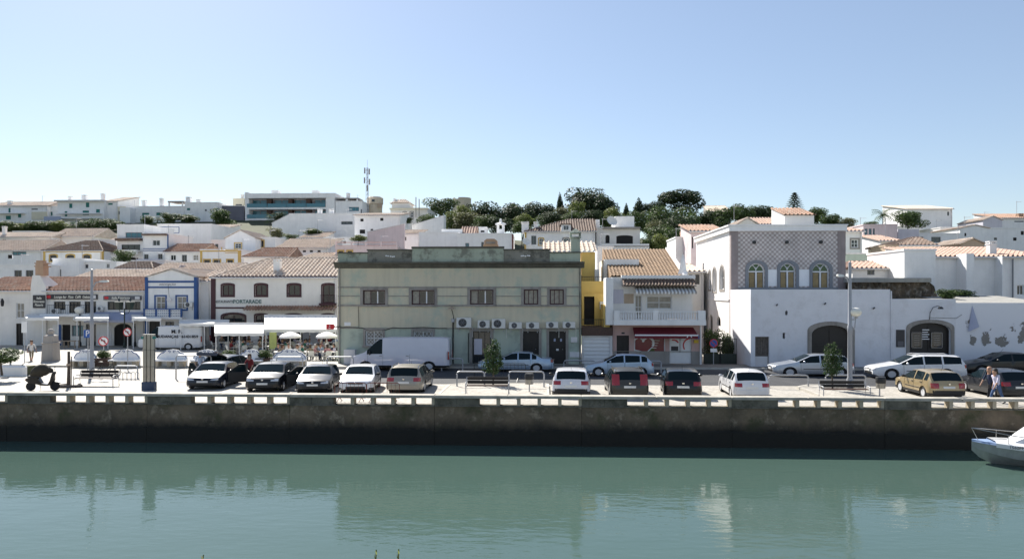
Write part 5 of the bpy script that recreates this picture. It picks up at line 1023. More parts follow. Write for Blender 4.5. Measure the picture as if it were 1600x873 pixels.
px(r, 'chimney', 'white_wall', 613, 616, 309, 318, 134, 1, 1.6); px(r, 'chimney', 'white_wall', 616.5, 619, 310, 318, 134, 1, 1.6)
for u, v in ((650, 308), (655, 311)): m = MB(); m.tube([(XY(u, 131), 131, ZV(u, 340, 131)), (XY(u, 131), 131, ZV(u, v, 131))], .09, 5); q = m.build('utility_pole', 'grey_stone'); tag(q, ('tall thin pole in front of the cream villa', 'shorter thin pole just behind the tall one at the cream villa')[u > 652], 'pole')
terrace_wall('white garden wall rising to the right of the cream villa', 644, 693, 352, 122, 3, slope=337)

for a in (('small_white_house', 'small white cube between the ochre-cornered house and brick chimney', 126, 182, 410, 84, 5, [(133, 413, 138, 419, 'd'), (166, 412, 171, 419, 'w')], None), ('small_white_house', 'white cube house left of the cream gabled house', 330, 352, 376, 100, 6, [(336, 381, 341, 387, 'd')], None),
          ('small_white_house', 'white house with pale roof between the stair house and the long white house', 446, 476, 380, 98, 5, [(452, 384, 457, 389, 'w')], ('g', 374, 0, 0, 'roof_pale')), ('small_white_house', 'white stepped house beside the small window house', 506, 553, 372, 106, 6, [(515, 376, 520, 381, 'D'), (536, 376, 541, 381, 'w')], None),
          ('small_white_house', 'white house below the cream villa garden', 622, 656, 366, 104, 6, [(630, 370, 635, 376, 'd')], ('s', 360, 'roof_pale')), ('small_white_house', 'white roof-terrace house left of the balconied house', 146, 182, 376, 98, 5, [(152, 379, 158, 384, 'w')], None),
          ('small_white_house', 'low white house above the dark tiled roof', 206, 258, 408, 84, 5, [(212, 411, 217, 416, 'd'), (238, 411, 243, 416, 'd')], None), ('small_white_house', 'white house with shutters below the grey wall', 300, 352, 358, 118, 6, [(312, 362, 317, 368, 't'), (330, 362, 335, 368, 't')], ('s', 352, 'roof_pale')),
          ('small_white_house', 'white house between the hedge and the cream verge house', 20, 70, 362, 118, 6, [(30, 366, 36, 370, 'd'), (52, 366, 58, 370, 'd')], None)):
    H_(*a)
# skyline villas, left
r = H_('skyline_villa', 'white villa with teal shutters at the far left end of the skyline', -20, 74, 322, 145, 9, [(13, 325, 16.5, 332, 't'), (28, 334, 33, 340, 't'), (9, 337, 17, 343, 't'), (49, 326, 59, 328, 'd')], ('g', 316, 1, 1, 'roof_pale'), chims=((11, 17, 314),))
px(r, 'balcony_slab', 'white_wall', -20, 40, 333, 334.5, 145, -1, 0); px(r, 'base_panel', 'cream_wall', 50, 74, 331, 343, 145, -.15, 0)
r = H_('skyline_villa', 'tall white skyline villa with many teal shutters and three chimneys', 90, 163, 315, 145, 10, [(108, 318, 113, 325, 't'), (134, 316.5, 139.5, 324, 't'), (101, 330, 105, 338, 't'), (129, 329, 139, 336, 't'), (150, 327, 156, 334, 't'), (144, 341, 154, 343.5, 't')], None, chims=((106, 111, 307), (127, 134, 305), (157, 162, 303)))
for v in (333.5, 341): px(r, 'balcony_slab', 'white_wall', 92, 160, v, v + 1.5, 145, -1.2, 0)
px(r, 'eave', 'pale_wall', 88, 165, 313, 315, 145, -.8, .3); px(r, 'balustrade', 'awning_blue', 80, 106, 340, 346, 145, -2.2, -2.1)
H_('villa_wing', 'lower left wing of the tall teal-shuttered villa', 76, 90, 323, 146, 7, [(77, 331, 82, 337, 't')], None)
H_('villa_wing', 'gabled right wing of the tall teal-shuttered villa with slit window', 163, 184, 315, 146, 8, [(169, 317.5, 176, 320, 't')], ('s', 309, 'roof_pale'))
H_('cream_annex', 'narrow cream annex beside the gabled villa wing', 184, 196, 324, 146, 8, [(185, 330, 189, 335, 'd')], None, wall='cream_wall')
r = H_('skyline_terrace', 'long white skyline house with roof pergola and teal shutters', 197, 288, 323, 146, 9, [(222, 332.5, 233, 342, 't'), (244, 332, 251, 336.5, 't')], None, chims=((221, 227, 313), (249, 254, 310)))
px(r, 'pergola', 'grey_stone', 262, 287, 314, 316, 146, 0, 4); px(r, 'pergola_post', 'white_wall', 263, 264.5, 316, 323, 146, 0, .3); px(r, 'pergola_post', 'white_wall', 284, 285.5, 316, 323, 146, 0, .3); px(r, 'low_wall', 'white_wall', 196, 212, 326, 350, 146, -2, 0)
H_('skyline_block', 'white flat-roofed skyline block with one teal shutter beside the grey wall', 288.5, 340, 317, 145, 9, [(292, 325, 297, 328.5, 't'), (320, 327, 323, 330, 'd'), (328, 327, 331, 330, 'd')], None, chims=((290, 297, 308), (306, 312, 312)))
terrace_wall('dark grey blank wall left of the hotel', 341, 381, 322, 147, 6, 'grey_wall', 'grey_wall')
H_('cream_block', 'cream block with chimney peeping over the grey wall', 364, 381, 311, 156, 6, [(368, 319, 378, 321, 'd')], None, wall='cream_wall', chims=((376, 380, 304),))
def hotel():
    Y = 147; uc = 447; Z = lambda v: ZV(uc, v, Y); x0, x1 = XY(384, Y), XY(523, Y); zb = terr(0, Y) - 1; t = thing('hotel', 'modern white hotel with three floors of teal glass balconies', 'hotel', ((x0 + x1) / 2, Y, zb)); dep = 9
    fl = [(310, 324), (327, 341), (344, 357)]
    m = MB(); m.box(x0, x1, Y + 2.2, Y + dep, zb, Z(304)); m.build('back_wall', 'lavender_wall', t)
    m = MB(); m.box(x0 - .15, x0 + .6, Y, Y + dep, zb, Z(300)); m.build('end_wall', 'white_wall', t); m = MB(); xe = XY(509, Y); m.box(xe, x1, Y, Y + 2.2, zb, Z(304) - .01); m.build('end_wall', 'white_wall', t)
    m = MB(); m.box(x0 - .2, x1 + .1, Y - .1, Y + dep, Z(309.5), Z(302)); m.build('roof_slab', 'white_wall', t)
    for a, b in ((424, 434), (487, 496)): px(t, 'roof_box', 'white_wall', a, b, 297, 303, Y + 3, 0, 2)
    for v0, v1 in fl:
        m = MB(); m.box(x0 + .61, xe, Y, Y + 2.2, Z(v1 + 3), Z(v1)); m.build('floor_slab', 'white_wall', t)
        for k, (a, b) in enumerate(((389, 413), (423, 447), (455, 475), (487, 507))):
            m = MB(); m.box(XY(a, Y), XY(b, Y), Y + 2.05, Y + 2.19, Z(v1), Z(v0 + 1)); w_ = m.build('sliding_window', 'glass_teal', t)
            m = MB(); q = (XY(a, Y) + XY(b, Y)) / 2
            for xx in (XY(a, Y), q, XY(b, Y)): m.box(xx - .06, xx + .06, Y + 1.98, Y + 2.04, Z(v1), Z(v0 + 1))
            m.build('window_frame', 'grey_frame', w_)
        for a, b in ((414, 421), (448, 454), (476, 483)): m = MB(); m.box(XY(a, Y), XY(b, Y), Y + .9, Y + 2.04, Z(v1), Z(v0)); m.build('partition', 'brown_wood', t)
        for a, b in ((386, 417), (418, 447.5), (448.5, 478), (479, 508)):
            m = MB(); m.box(XY(a, Y), XY(b, Y), Y - .06, Y - .02, Z(v1), Z(v1 - 6)); m.build('glass_balustrade', 'glass_teal', t)
hotel()

# ------------------------------------------------------------------ hillside houses, centre
r = H_('long_white_wall_house', 'long low white roof terrace house behind the green building', 655, 716, 364, 98, 8, [], None); px(r, 'upper_block', 'white_wall', 690, 722, 358, 366, 100, 0, 4)
r = H_('white_terrace_block', 'wide white block with little blue window behind the green building parapet', 714, 800, 366, 94, 8, [(727, 379.5, 733, 386, 'T'), (752, 378, 756, 386, 'd')], None)
px(r, 'red_pipe', 'rust_red', 800, 802.5, 366, 390, 94, -.1, .1)
H_('small_tiled_gable', 'tiny gable with patterned tiles and a red end on the white terrace block', 722, 742, 367.5, 100, 4, [], ('g', 355, 0, 0, 'roof_orange'))
H_('white_roof_hut', 'small white roof hut beside the tiny tiled gable', 748, 760, 356, 101, 3, [(751, 360, 757, 363, 'D')], None)
t = thing('bell_chimney', 'white bell-cote shaped chimney on the white terrace block', 'chimney', (XY(782, 97), 97, ZV(782, 366, 97) - .5)); m = MB(); xq = XY(782, 97); z0 = ZV(782, 366, 97) - .5
m.box(xq - .5, xq + .5, 97, 97.8, z0, z0 + 1.2); m.build('base', 'white_wall', t); m = MB(); m.box(xq - .5, xq - .2, 97, 97.8, z0 + 1.2, z0 + 1.8); m.box(xq + .2, xq + .5, 97, 97.8, z0 + 1.2, z0 + 1.8); m.lathe([(.75, 1.8), (.7, 1.95), (.2, 2.1), (.12, 2.6)], 4, (xq, 97.4, z0)); m.build('top', 'white_wall', t)
r = H_('hip_roof_house', 'white house with dark hipped roof, dormer and ochre framed windows', 822, 930, 362, 96, 10, [(830, 368, 838, 382, 'd'), (842, 372, 849, 382.5, 'y', .5), (880, 372, 889, 382.5, 's', .5)], ('g', 343, 6.0, 0, 'roof_dark'), chims=((815, 826, 347), (834, 840, 347)))
Yd = 95.6; m = MB(); xa, xb = XY(877, Yd), XY(892, Yd); m.box(xa, xb, Yd, Yd + 3, ZV(884, 362, Yd), ZV(884, 351, Yd)); dm = m.build('dormer', 'white_wall', r); m = MB(); m.box(xa - .15, xb + .15, Yd - .15, Yd + 3, ZV(884, 351, Yd) + .002, ZV(884, 349.5, Yd)); m.build('dormer_roof', 'roof_dark', dm); window(dm, mp_front(Yd - .12), (xa + .25, ZV(884, 360, Yd), xb - .25, ZV(884, 352, Yd)), 'w', .1)
px(r, 'pilaster', 'ochre_trim', 819.5, 822.5, 362, 390, 96, -.05, .2)
dish(r, 822, 378, 94.5, .55); dish(r, 926, 387, 60, .42)
r = H_('arched_loggia_house', 'white house with wide dark arched loggia, roof tower and satellite dish', 932, 1000, 357, 99, 9, [(946, 367, 952.5, 380, 'D', .9), (963, 367.5, 989, 381, 'D', .35)], None, wall='warm_white_wall')
px(r, 'tower', 'white_wall', 961, 991, 338, 357, 101, 0, 5); px(r, 'tile_edge', 'grey_stone', 942, 1000, 355, 358, 99, -.5, .0)
t = px(r, 'terrace_front', 'white_wall', 939, 1014, 381, 389, 97, -.2, .2); px(r, 'terrace_tiles', 'grey_stone', 940, 1014, 384, 385.5, 97, -.3, -.21); dish(r, 955.5, 346, 98.5, .75)
for u, v in ((924, 345), (934, 343)): px(r, 'chimney', 'white_wall', u - 3, u + 3, v, 358, 101, 0, .6)
H_('white_party_house', 'tall white party wall between the yellow house and brown tiled roof', 933, 958, 387, 62, 4, [], None)
t = thing('hill_tower', 'round pale stone tower ruin above the trees', 'tower', (XY(722, 178), 178, 20)); xq = XY(722, 178); zt = ZV(722, 312, 178); m = MB(); n = 20
m.lathe([(2.25, 18), (2.2, zt - .5), (2.2, zt)], n, (xq, 178, 0)); m.build('drum', 'pale_stone', t)
for k in range(n):
    m = MB()
    if k % 7 < 5: a0, a1 = 2 * pi * k / n, 2 * pi * (k + 1) / n; m.add([(xq + r_ * cos(a), 178 + r_ * sin(a), z) for z in (zt - .05, zt + .35) for r_ in (1.9, 2.22) for a in (a0, a1)], [(0, 1, 3, 2), (4, 6, 7, 5), (2, 3, 7, 6), (0, 4, 5, 1), (0, 2, 6, 4), (1, 5, 7, 3)])
    if m.f: m.build('battlement', 'pale_stone', t)
for u in (732, 735): m = MB(); m.box(XY(u, 175.6) - .12, XY(u, 175.6) + .12, 175.5, 176.5, ZV(u, 322, 176), ZV(u, 319.5, 176)); m.build('slit', 'opening_dark', t)
# houses around the tiled town house
H_('pale_pink_hut', 'pale pink rooftop house with bold tiled roof left of the tiled town house', 1080, 1132, 362, 66, 5, [(1081, 370, 1083, 388, 'D')], ('s', 352.5, 'roof_tile'), wall='pale_pink_wall')
H_('pillar_house', 'white rooftop block with brick topped chimney behind the gated yard', 1056, 1078, 372, 70, 5, [], None, chims=((1064, 1070, 363, 'brick_chimney'),))
r = H_('yard_house', 'narrow old white house with tiled veranda behind the gated yard', 1064, 1099.5, 425, 58, 6, [(1069, 429, 1074, 444, 'e'), (1077, 429, 1082, 444, 'e'), (1086, 429, 1093, 444, 'e')], ('s', 414, 'roof_pale'), base=0, wall='warm_white_wall')
H_('chapel_house', 'sandy gable with tiled roof between the rooftop hut and the pines', 1150, 1186, 352, 84, 6, [], ('x', 341, 'roof_pale'), wall='warm_white_wall')
H_('pale_tile_house', 'house with pale terracotta roof just left of the rooftop hut', 1186, 1222, 351, 86, 6, [], ('g', 341, 0, 0, 'roof_orange'))
H_('stone_hill_house', 'grey stone building on the skyline among the hedges', 1108, 1142, 331, 170, 6, [], ('s', 322, 'roof_pale'), wall='grey_stone')
# ------------------------------------------------------------------ hillside houses, right
H_('gable_window_house', 'white gabled house with blue framed window right of the tiled town house', 1318, 1347, 362, 70, 7, [(1330, 374, 1341, 387, 's')], ('s', 354, 'roof_orange'))
r = H_('mauve_house', 'pale mauve house with three blue windows under the palm', 1349, 1402, 352, 88, 8, [(1351, 357, 1355.5, 367, 'T'), (1357.5, 357, 1362, 367, 'T'), (1364, 357, 1367, 367, 'T')], None, wall='pale_pink_wall'); px(r, 'lower_block', 'lavender_wall', 1403, 1436, 358, 382, 89, 0, 6)
H_('orange_roof_house', 'low house with bright orange tiled roof below the mauve house', 1376, 1408, 377, 80, 5, [], ('s', 369, 'roof_orange'))
terrace_wall('pale green garden wall above the low pink-roofed house', 1322, 1385, 397, 66, .4, 'mint_wall', 'green_wall')
H_('low_pink_roof_house', 'low white house with pink tiled roof and two black windows behind the warehouse', 1332, 1412, 420, 56, 5, [(1355, 421.5, 1366.5, 429.5, 'd'), (1392, 421.5, 1404, 429.5, 'd')], ('g', 410, 1.0, 1.0, 'roof_orange'), base=3)
r = H_('yellow_gable_ruin', 'dilapidated yellow and white house with broken dark roof', 1402, 1462, 384, 68, 6, [(1429, 392, 1432, 399, 'D'), (1436, 391.5, 1439, 399, 'D')], ('g', 372, 3.0, 0, 'roof_dark'), wall='cream_wall')
H_('ruined_stub', 'stub of a crumbling plaster wall left of the yellow ruin', 1384, 1403, 385, 67, 3, [], None, wall='tan_stone')
H_('white_buttressed_house', 'big white gable end with sloping top behind the rubble wall', 1413, 1462, 392, 53.5, 6, [], None, base=0)
r = H_('long_orange_roof_house', 'long white house with buttresses and orange tiled roof above the annex', 1462, 1640, 402, 55.5, 8, [(1589, 445, 1600, 461, 'w')], ('s', 388, 'roof_orange'), base=0, chims=((1547, 1557, 378),))
px(r, 'buttress', 'white_wall', 1510, 1522, 396, 470, 54.2, 0, 1.3); px(r, 'buttress', 'white_wall', 1566, 1567.5, 400, 470, 54.6, 0, .9); m = MB(); m.tube([(XY(1586.5, 55), 55.3, 2), (XY(1586.5, 55), 55.3, ZV(1586, 404, 55))], .06, 6); m.build('downpipe', 'grey_frame', r)
H_('sand_gable_house', 'sand coloured gabled house behind the long orange roof', 1501, 1538, 381, 72, 5, [], ('x', 373, 'roof_pale'), wall='tan_stone')
H_('skyline_white_house', 'tall plain white house standing alone on the right skyline', 1417, 1488, 327, 128, 9, [(1480, 331, 1483, 337, 'd')], ('s', 322, 'roof_pale'))
H_('white_shed_house', 'white house with red roof patch and small window on the right slope', 1500, 1545, 357, 98, 7, [(1506 + 1, 364, 1510, 369, 'D')], ('x', 352, 'roof_pale'))
H_('white_right_house', 'wide white house with two dark windows near the right edge', 1545, 1640, 357, 100, 8, [(1553, 371, 1558, 375, 'd'), (1583, 371, 1588.5, 376, 'D'), (1595, 361, 1600, 367, 'D')], None)
H_('red_eaved_house', 'long house with red tiled eave on the right skyline', 1566, 1650, 341, 124, 8, [(1585, 345, 1600, 347, 'd')], ('s', 335, 'roof_tile'), chims=((1592, 1599, 334, 'brick_chimney'),))
H_('far_white_house', 'small far white gable left of the red-eaved house', 1536, 1566, 344, 120, 7, [], ('x', 338, 'roof_pale'), wall='lavender_wall')
H_('terrace_block', 'low white stepped block left of the sheds below the lone white house', 1436, 1500, 366, 92, 6, [(1437, 370, 1443, 372.5, 'D'), (1455, 370, 1470, 379, 'd')], None)
H_('grey_white_block', 'plain weathered white block in the middle of the right slope', 1470, 1502, 356, 108, 6, [], None, wall='pale_wall')
terrace_wall('white terrace wall between the palm and the lone skyline house', 1400, 1440, 354, 118, 1.0)
# ------------------------------------------------------------------ cars
def paint(name, c, metal=0.0, rough=0.28): return mat(name, c, rough, metal=metal, coat=0.8 if max(c) > .1 else 0.35, spec=0.5 if max(c) > .1 else 0.3, var=0.06, vscale=2.0)
paint('paint_navy', (0.012, 0.016, 0.028)); paint('paint_black', (0.008, 0.008, 0.010)); paint('paint_charcoal', (0.022, 0.023, 0.027)); paint('paint_white', (0.72, 0.72, 0.73)); paint('paint_offwhite', (0.66, 0.66, 0.70))
paint('paint_beige', (0.30, 0.275, 0.23), .5, .35); paint('paint_volvo', (0.055, 0.052, 0.045), .3); paint('paint_gold', (0.42, 0.32, 0.17), .45, .35); paint('paint_silver', (0.42, 0.45, 0.50), .6, .35); paint('paint_iceblue', (0.36, 0.46, 0.58), .5, .35)
paint('paint_van', (0.60, 0.60, 0.68)); paint('paint_black2', (0.006, 0.006, 0.007))
mat('car_glass', (0.006, 0.014, 0.018), 0.03, spec=0.3); MATS['car_glass'].node_tree.nodes['Principled BSDF'].inputs['IOR'].default_value = 1.3; mat('tyre', (0.012, 0.012, 0.013), 0.8); mat('rim', (0.50, 0.51, 0.53), 0.35); mat('light_clear', (0.55, 0.57, 0.60), 0.1, spec=.9, coat=1); mat('light_red', (0.30, 0.008, 0.012), 0.15, coat=1)
mat('trim_black', (0.012, 0.012, 0.013), 0.55); mat('plate_white', (0.72, 0.72, 0.70), 0.5); mat('chrome', (0.7, 0.7, 0.7), 0.15, metal=1.0); mat('light_amber', (.5, .16, .01), .2)
def lerp_pts(P, x):
    if x <= P[0][0]: return P[0][1]
    for (a, b), (c, d) in zip(P[:-1], P[1:]):
        if x <= c: return b + (d - b) * (x - a) / max(1e-6, c - a)
    return P[-1][1]
WH = {}
def wheel_mesh(r, wd=.2):
    key = round(r, 3)
    if key not in WH:
        t = MB(); t.lathe([(r * .66, -wd / 2), (r * .9, -wd / 2), (r, -wd * .34), (r, wd * .34), (r * .9, wd / 2), (r * .66, wd / 2), (r * .62, wd * .2), (r * .62, -wd * .2), (r * .66, -wd / 2)], 22, axis='y', caps=False)
        h = MB(); h.lathe([(r * .66, -wd * .47), (r * .60, -wd * .42), (r * .57, -wd * .1), (.001, -wd * .1)], 18, axis='y')
        for k in range(5):
            a = 2 * pi * k / 5 + .3; ca, sa = cos(a), sin(a); q = r * .07
            P = []
            for rr, hw in ((r * .08, q * 1.3), (r * .62, q * .9)):
                for s in (-1, 1): P += [(rr * ca - s * hw * sa, -wd * .42, rr * sa + s * hw * ca), (rr * ca - s * hw * sa, -wd * .2, rr * sa + s * hw * ca)]
            h.add(P, [(0, 2, 6, 4), (0, 4, 5, 1), (2, 3, 7, 6)])
        h.lathe([(r * .14, -wd * .46), (r * .14, -wd * .2)], 10, axis='y')
        WH[key] = (t.mesh('tyre', 'tyre', 40), h.mesh('rim', 'rim', 40))
    return WH[key]
def add_wheel(root, x, y, r, flip):
    T, H = wheel_mesh(r); w = link('wheel', None, root); w.empty_display_size = .2; w.location = (x, y, r); w.rotation_euler = (0, 0, pi if flip else 0)
    link('tyre', T, w); link('rim', H, w); return w
# every car is lofted along its length (x forward) from a top line, a belt line and plan widths
CAR = {
 'hatch': dict(L=4.05, W=1.70, r=.30, wx=(.80, 3.28), top=[(0, .62), (.06, .70), (.25, .78), (1.02, .95), (1.16, 1.0), (1.85, 1.40), (2.3, 1.46), (3.1, 1.44), (3.55, 1.38), (3.93, .98), (4.0, .82), (4.05, .70)], ws=(1.16, 1.85), rw=(3.55, 3.93), belt=[(0, .6), (1.1, .90), (3.6, .98), (4.05, .7)], pil=(2.28, 2.36, 3.22), zl=.19),
 'tall': dict(L=4.12, W=1.78, r=.33, wx=(.82, 3.42), top=[(0, .66), (.06, .78), (.25, .90), (.98, 1.04), (1.1, 1.08), (1.85, 1.50), (2.3, 1.57), (3.1, 1.55), (3.62, 1.46), (4.0, 1.04), (4.08, .85), (4.12, .72)], ws=(1.1, 1.85), rw=(3.62, 4.0), belt=[(0, .62), (1.0, .98), (3.6, 1.06), (4.12, .7)], pil=(2.3, 2.38, 3.28), zl=.22),
 'wagon': dict(L=4.55, W=1.74, r=.31, wx=(.86, 3.50), top=[(0, .60), (.06, .68), (.25, .76), (1.12, .94), (1.26, .98), (2.0, 1.40), (2.5, 1.47), (3.6, 1.46), (4.2, 1.41), (4.46, .98), (4.51, .8), (4.55, .7)], ws=(1.26, 2.0), rw=(4.2, 4.46), belt=[(0, .6), (1.2, .88), (4.2, .96), (4.55, .7)], pil=(2.4, 2.48, 3.3), zl=.2),
 'sedan': dict(L=4.45, W=1.72, r=.30, wx=(.86, 3.46), top=[(0, .58), (.06, .66), (.25, .74), (1.12, .92), (1.26, .95), (2.0, 1.36), (2.4, 1.41), (3.0, 1.39), (3.25, 1.33), (3.78, 1.0), (4.3, .96), (4.4, .85), (4.45, .7)], ws=(1.26, 2.0), rw=(3.25, 3.78), belt=[(0, .58), (1.2, .87), (3.7, .93), (4.45, .7)], pil=(2.34, 2.42, 3.1), zl=.2),
 'van': dict(L=5.95, W=2.05, r=.34, wx=(.95, 4.75), top=[(0, .75), (.05, .95), (.2, 1.10), (.75, 1.32), (.9, 1.42), (1.55, 2.20), (1.8, 2.42), (2.3, 2.50), (5.5, 2.50), (5.88, 2.44), (5.93, 2.2), (5.95, 1.2)], ws=(.9, 1.55), rw=None, belt=[(0, .7), (.75, 1.16), (1.2, 1.26), (5.9, 1.26), (5.95, 1.0)], pil=(1.95, 9, 9), zl=.25, van=True),
}
def make_car(name, label, kind, col, loc, heading, cat='car', lower=None, scale=(1, 1, 1), rails=False, hatch_open=False, group='parked cars', plate_col='plate_white', van_low=1.0, tail=None, lightbar=False):
    P = CAR[kind]; L, W, r, zl = P['L'], P['W'], P['r'], P['zl']; hw = W / 2; top, belt = P['top'], P['belt']; isvan = P.get('van', False)
    t = thing(name, label, cat, loc, heading, group); t.scale = scale
    roofH = max(z for _, z in top); ws, rw = P['ws'], P['rw']; wx = P['wx']; ra = r + .055
    xs = {0, .03, .08, .16, .28, L, L - .03, L - .08, L - .16, L - .3, ws[0], ws[1], ws[0] + .12}
    for q, _ in top: xs.add(q)
    for q in P['pil'][:3]:
        if q < L: xs.add(q)
    xs.add(P['pil'][0] + .08)
    if not isvan: xs.add(P['pil'][2] + .09)
    for cx in wx:
        for k in range(-6, 7): xs.add(round(cx + ra * sin(k * pi / 12) , 4))
        xs.add(cx - ra - .01); xs.add(cx + ra + .01)
    for k in range(int(L / .3)): xs.add(.15 + k * .3)
    xs = sorted(x for x in xs if 0 <= x <= L); xs = [x for i, x in enumerate(xs) if i == 0 or x - xs[i - 1] > .008]
    def plan(x):                                       # rounded corners in plan
        e = min(x, L - x); return hw * (1 - .20 * max(0, 1 - e / .30) ** 2.2 - .03 * max(0, 1 - e / 1.1))
    rings = []
    for x in xs:
        w = plan(x); zt = lerp_pts(top, x); zb = min(lerp_pts(belt, x), zt - .02); z0 = zl + (.10 * max(0, 1 - min(x, L - x) / .25))
        for cx in wx:
            d = abs(x - cx)
            if d < ra: z0 = max(z0, r + sqrt(max(0, ra * ra - d * d)))
        cab = max(0.0, min(1.0, (zt - zb - .04) / max(.1, roofH - zb))); wr = w * (.955 - (.10 if isvan else .20) * cab)
        zm1 = max(z0 + .005, zl + .16); zm2 = max(z0 + .01, zb * .62); zb_ = max(zb, z0 + .02)
        half = [(w * .72, z0), (w * .965, z0), (w, zm1), (w * 1.0, zm2), (w * .962, zb_), (wr, max(zb_ + .004, zt - .055 * (.4 + .6 * cab))), (wr - .085, max(zb_ + .008, zt - .006)), (wr * .5, zt + .018), (0, zt + .026)]
        rings.append([(L / 2 - x, y, z) for y, z in half] + [(L / 2 - x, -y, z) for y, z in half[-2::-1]])
    n = len(rings[0]); body, wsg, rwg = MB(), MB(), MB(); sideg = {}
    low = MB()
    for i in range(len(xs) - 1):
        xm = (xs[i] + xs[i + 1]) / 2; zt = lerp_pts(top, xm)
        for j in range(n):
            k = (j + 1) % n; q = (rings[i][j], rings[i][k], rings[i + 1][k], rings[i + 1][j]); tgt = body
            jj = min(j, n - 2 - j) if j < n - 1 else -1
            if jj == 4:
                hgt = lerp_pts(top, xm) - lerp_pts(belt, xm)
                if isvan:
                    if ws[0] + .12 < xm < P['pil'][0]: tgt = sideg.setdefault((j > n / 2, 0), MB())
                elif ws[0] + .10 < xm < (rw[0] + .14 if kind in ('hatch', 'tall') else rw[0] + (.06 if kind == 'wagon' else .25)) and hgt > .07:
                    pl = P['pil']
                    if pl[0] <= xm <= pl[0] + .08: tgt = body
                    elif pl[2] <= xm <= pl[2] + .09: tgt = body
                    else: tgt = sideg.setdefault((j > n / 2, 0 if xm < pl[0] else 1 if xm < pl[2] else 2), MB())
            elif jj in (6, 7):
                if ws[0] <= xm <= ws[1]: tgt = wsg
                elif rw and rw[0] <= xm <= rw[1]: tgt = rwg
            elif jj in (0, 1) and lower and (jj == 1): tgt = low
            elif jj == -1: tgt = low
            tgt.add(q, [(0, 1, 2, 3)])
    for ring in (rings[0], rings[-1]): body.add(ring, [tuple(range(n))])
    def weld(m):
        d = {}; vs = []; mp_ = []
        for v in m.v:
            k = tuple(round(c, 4) for c in v)
            if k not in d: d[k] = len(vs); vs.append(v)
            mp_.append(d[k])
        m.f = [tuple(mp_[i] for i in f) for f in m.f]; keep = [i for i, f in enumerate(m.f) if len(set(f)) >= 3]
        m.f = [tuple(dict.fromkeys(m.f[i])) for i in keep]; m.m = [m.m[i] for i in keep]; m.v = vs; return m
    weld(body).build('body', col, t, smooth=38, world=False)
    if low.f: weld(low).build('sill', lower or 'trim_black', t, smooth=38, world=False)
    weld(wsg).build('windscreen', 'car_glass', t, smooth=38, world=False)
    if rwg.f: weld(rwg).build('rear_window', 'car_glass', t, smooth=38, world=False)
    for k, m in sideg.items():
        if m.f: weld(m).build('side_window', 'car_glass', t, smooth=38, world=False)
    X = lambda x: L / 2 - x
    for cx in wx:
        for s in (-1, 1): add_wheel(t, X(cx), s * (hw - .115), r, s > 0)
    # floor tray hides the daylight between the wheels
    m = MB(); m.box(X(L - .25), X(.25), -hw * .70, hw * .70, zl - .02, zl + .22); m.build('underbody', 'trim_black', t, world=False)
    def patch(nm, mt, x, y0, y1, z0, z1, front=True, bulge=.02, wrap=0.0, parent=None):     # lens or panel that follows the rounded nose / tail
        m = MB(); N = 6; g = []
        for i in range(N + 1):
            y = y0 + (y1 - y0) * i / N; yy = abs(y) / hw
            e = 0.0
            for _ in range(24):                         # distance from the end where the plan reaches this width
                if plan(e) * .985 >= abs(y) + .001 or e > .5: break
                e += .022
            for z in (z0, (z0 + z1) / 2, z1):
                b = max(e, next((q for q in (k * .02 for k in range(60)) if (lerp_pts(top, q) if front else lerp_pts(top, L - q)) > z + .004), 0)) - bulge - (.006 if z == (z0 + z1) / 2 else 0)
                g.append((X(b) if front else X(L - b), y, z))
        m.add(g, [(i * 3 + j, i * 3 + j + 1, (i + 1) * 3 + j + 1, (i + 1) * 3 + j) for i in range(N) for j in range(2)])
        back = [(p[0] + (-.05 if front else .05), p[1], p[2]) for p in g]; o = len(g); m.add(g + back, [(a, b, o + b, o + a) for a, b in [(i * 3, (i + 1) * 3) for i in range(N)] + [(i * 3 + 2, (i + 1) * 3 + 2) for i in range(N)] + [(0, 1), (1, 2), (N * 3, N * 3 + 1), (N * 3 + 1, N * 3 + 2)]])
        return m.build(nm, mt, parent or t, smooth=50, world=False)
    zf = lerp_pts(top, .16)
    hz0, hz1 = zf - .16, zf - .02
    for s in (-1, 1):
        patch('headlight', 'light_clear', 0, s * hw * .46, s * hw * .86, hz0, hz1)
    patch('grille', 'trim_black', 0, -hw * .42, hw * .42, zf - .17, zf - .06); patch('front_bumper_intake', 'trim_black', 0, -hw * .55, hw * .55, zl + .10, zl + .24)
    pf = patch('number_plate', plate_col, 0, -.26, .26, zl + .25, zl + .36, True, .035)
    zr = .72 if not isvan else 1.1
    th = tail or (.70, .95)
    for s in (-1, 1):
        if isvan: m = MB(); m.box(X(L) - .01, X(L) + .06, s * (hw * .90) - .06, s * (hw * .90) + .06, .85, 1.45); m.build('tail_light', 'light_red', t, world=False)
        else:
            patch('tail_light', 'light_red', L, s * hw * .52, s * hw * .90, th[0], th[1] - .04, False, .022)
    if not isvan:
        patch('rear_bumper', lower or col, L, -hw * .84, hw * .84, zl + .06, zl + .30, False, .045); patch('number_plate', plate_col, L, -.26, .26, .58 if lower is None else .60, .69 if lower is None else .71, False, .03)
        m = MB(); m.box(X(L) - .055, X(L) - .03, -.045, .045, .80, .86); m.build('badge', 'chrome', t, world=False)
    else:
        m = MB(); m.box(X(L) - .012, X(L), -.02, .02, .5, 2.3); m.build('door_seam', 'trim_black', t, world=False)
    m = MB(); m.sphere((X(-.012), 0, zf - .09), .02, .055, .055, 8, 5); m.build('badge', 'chrome', t, world=False)
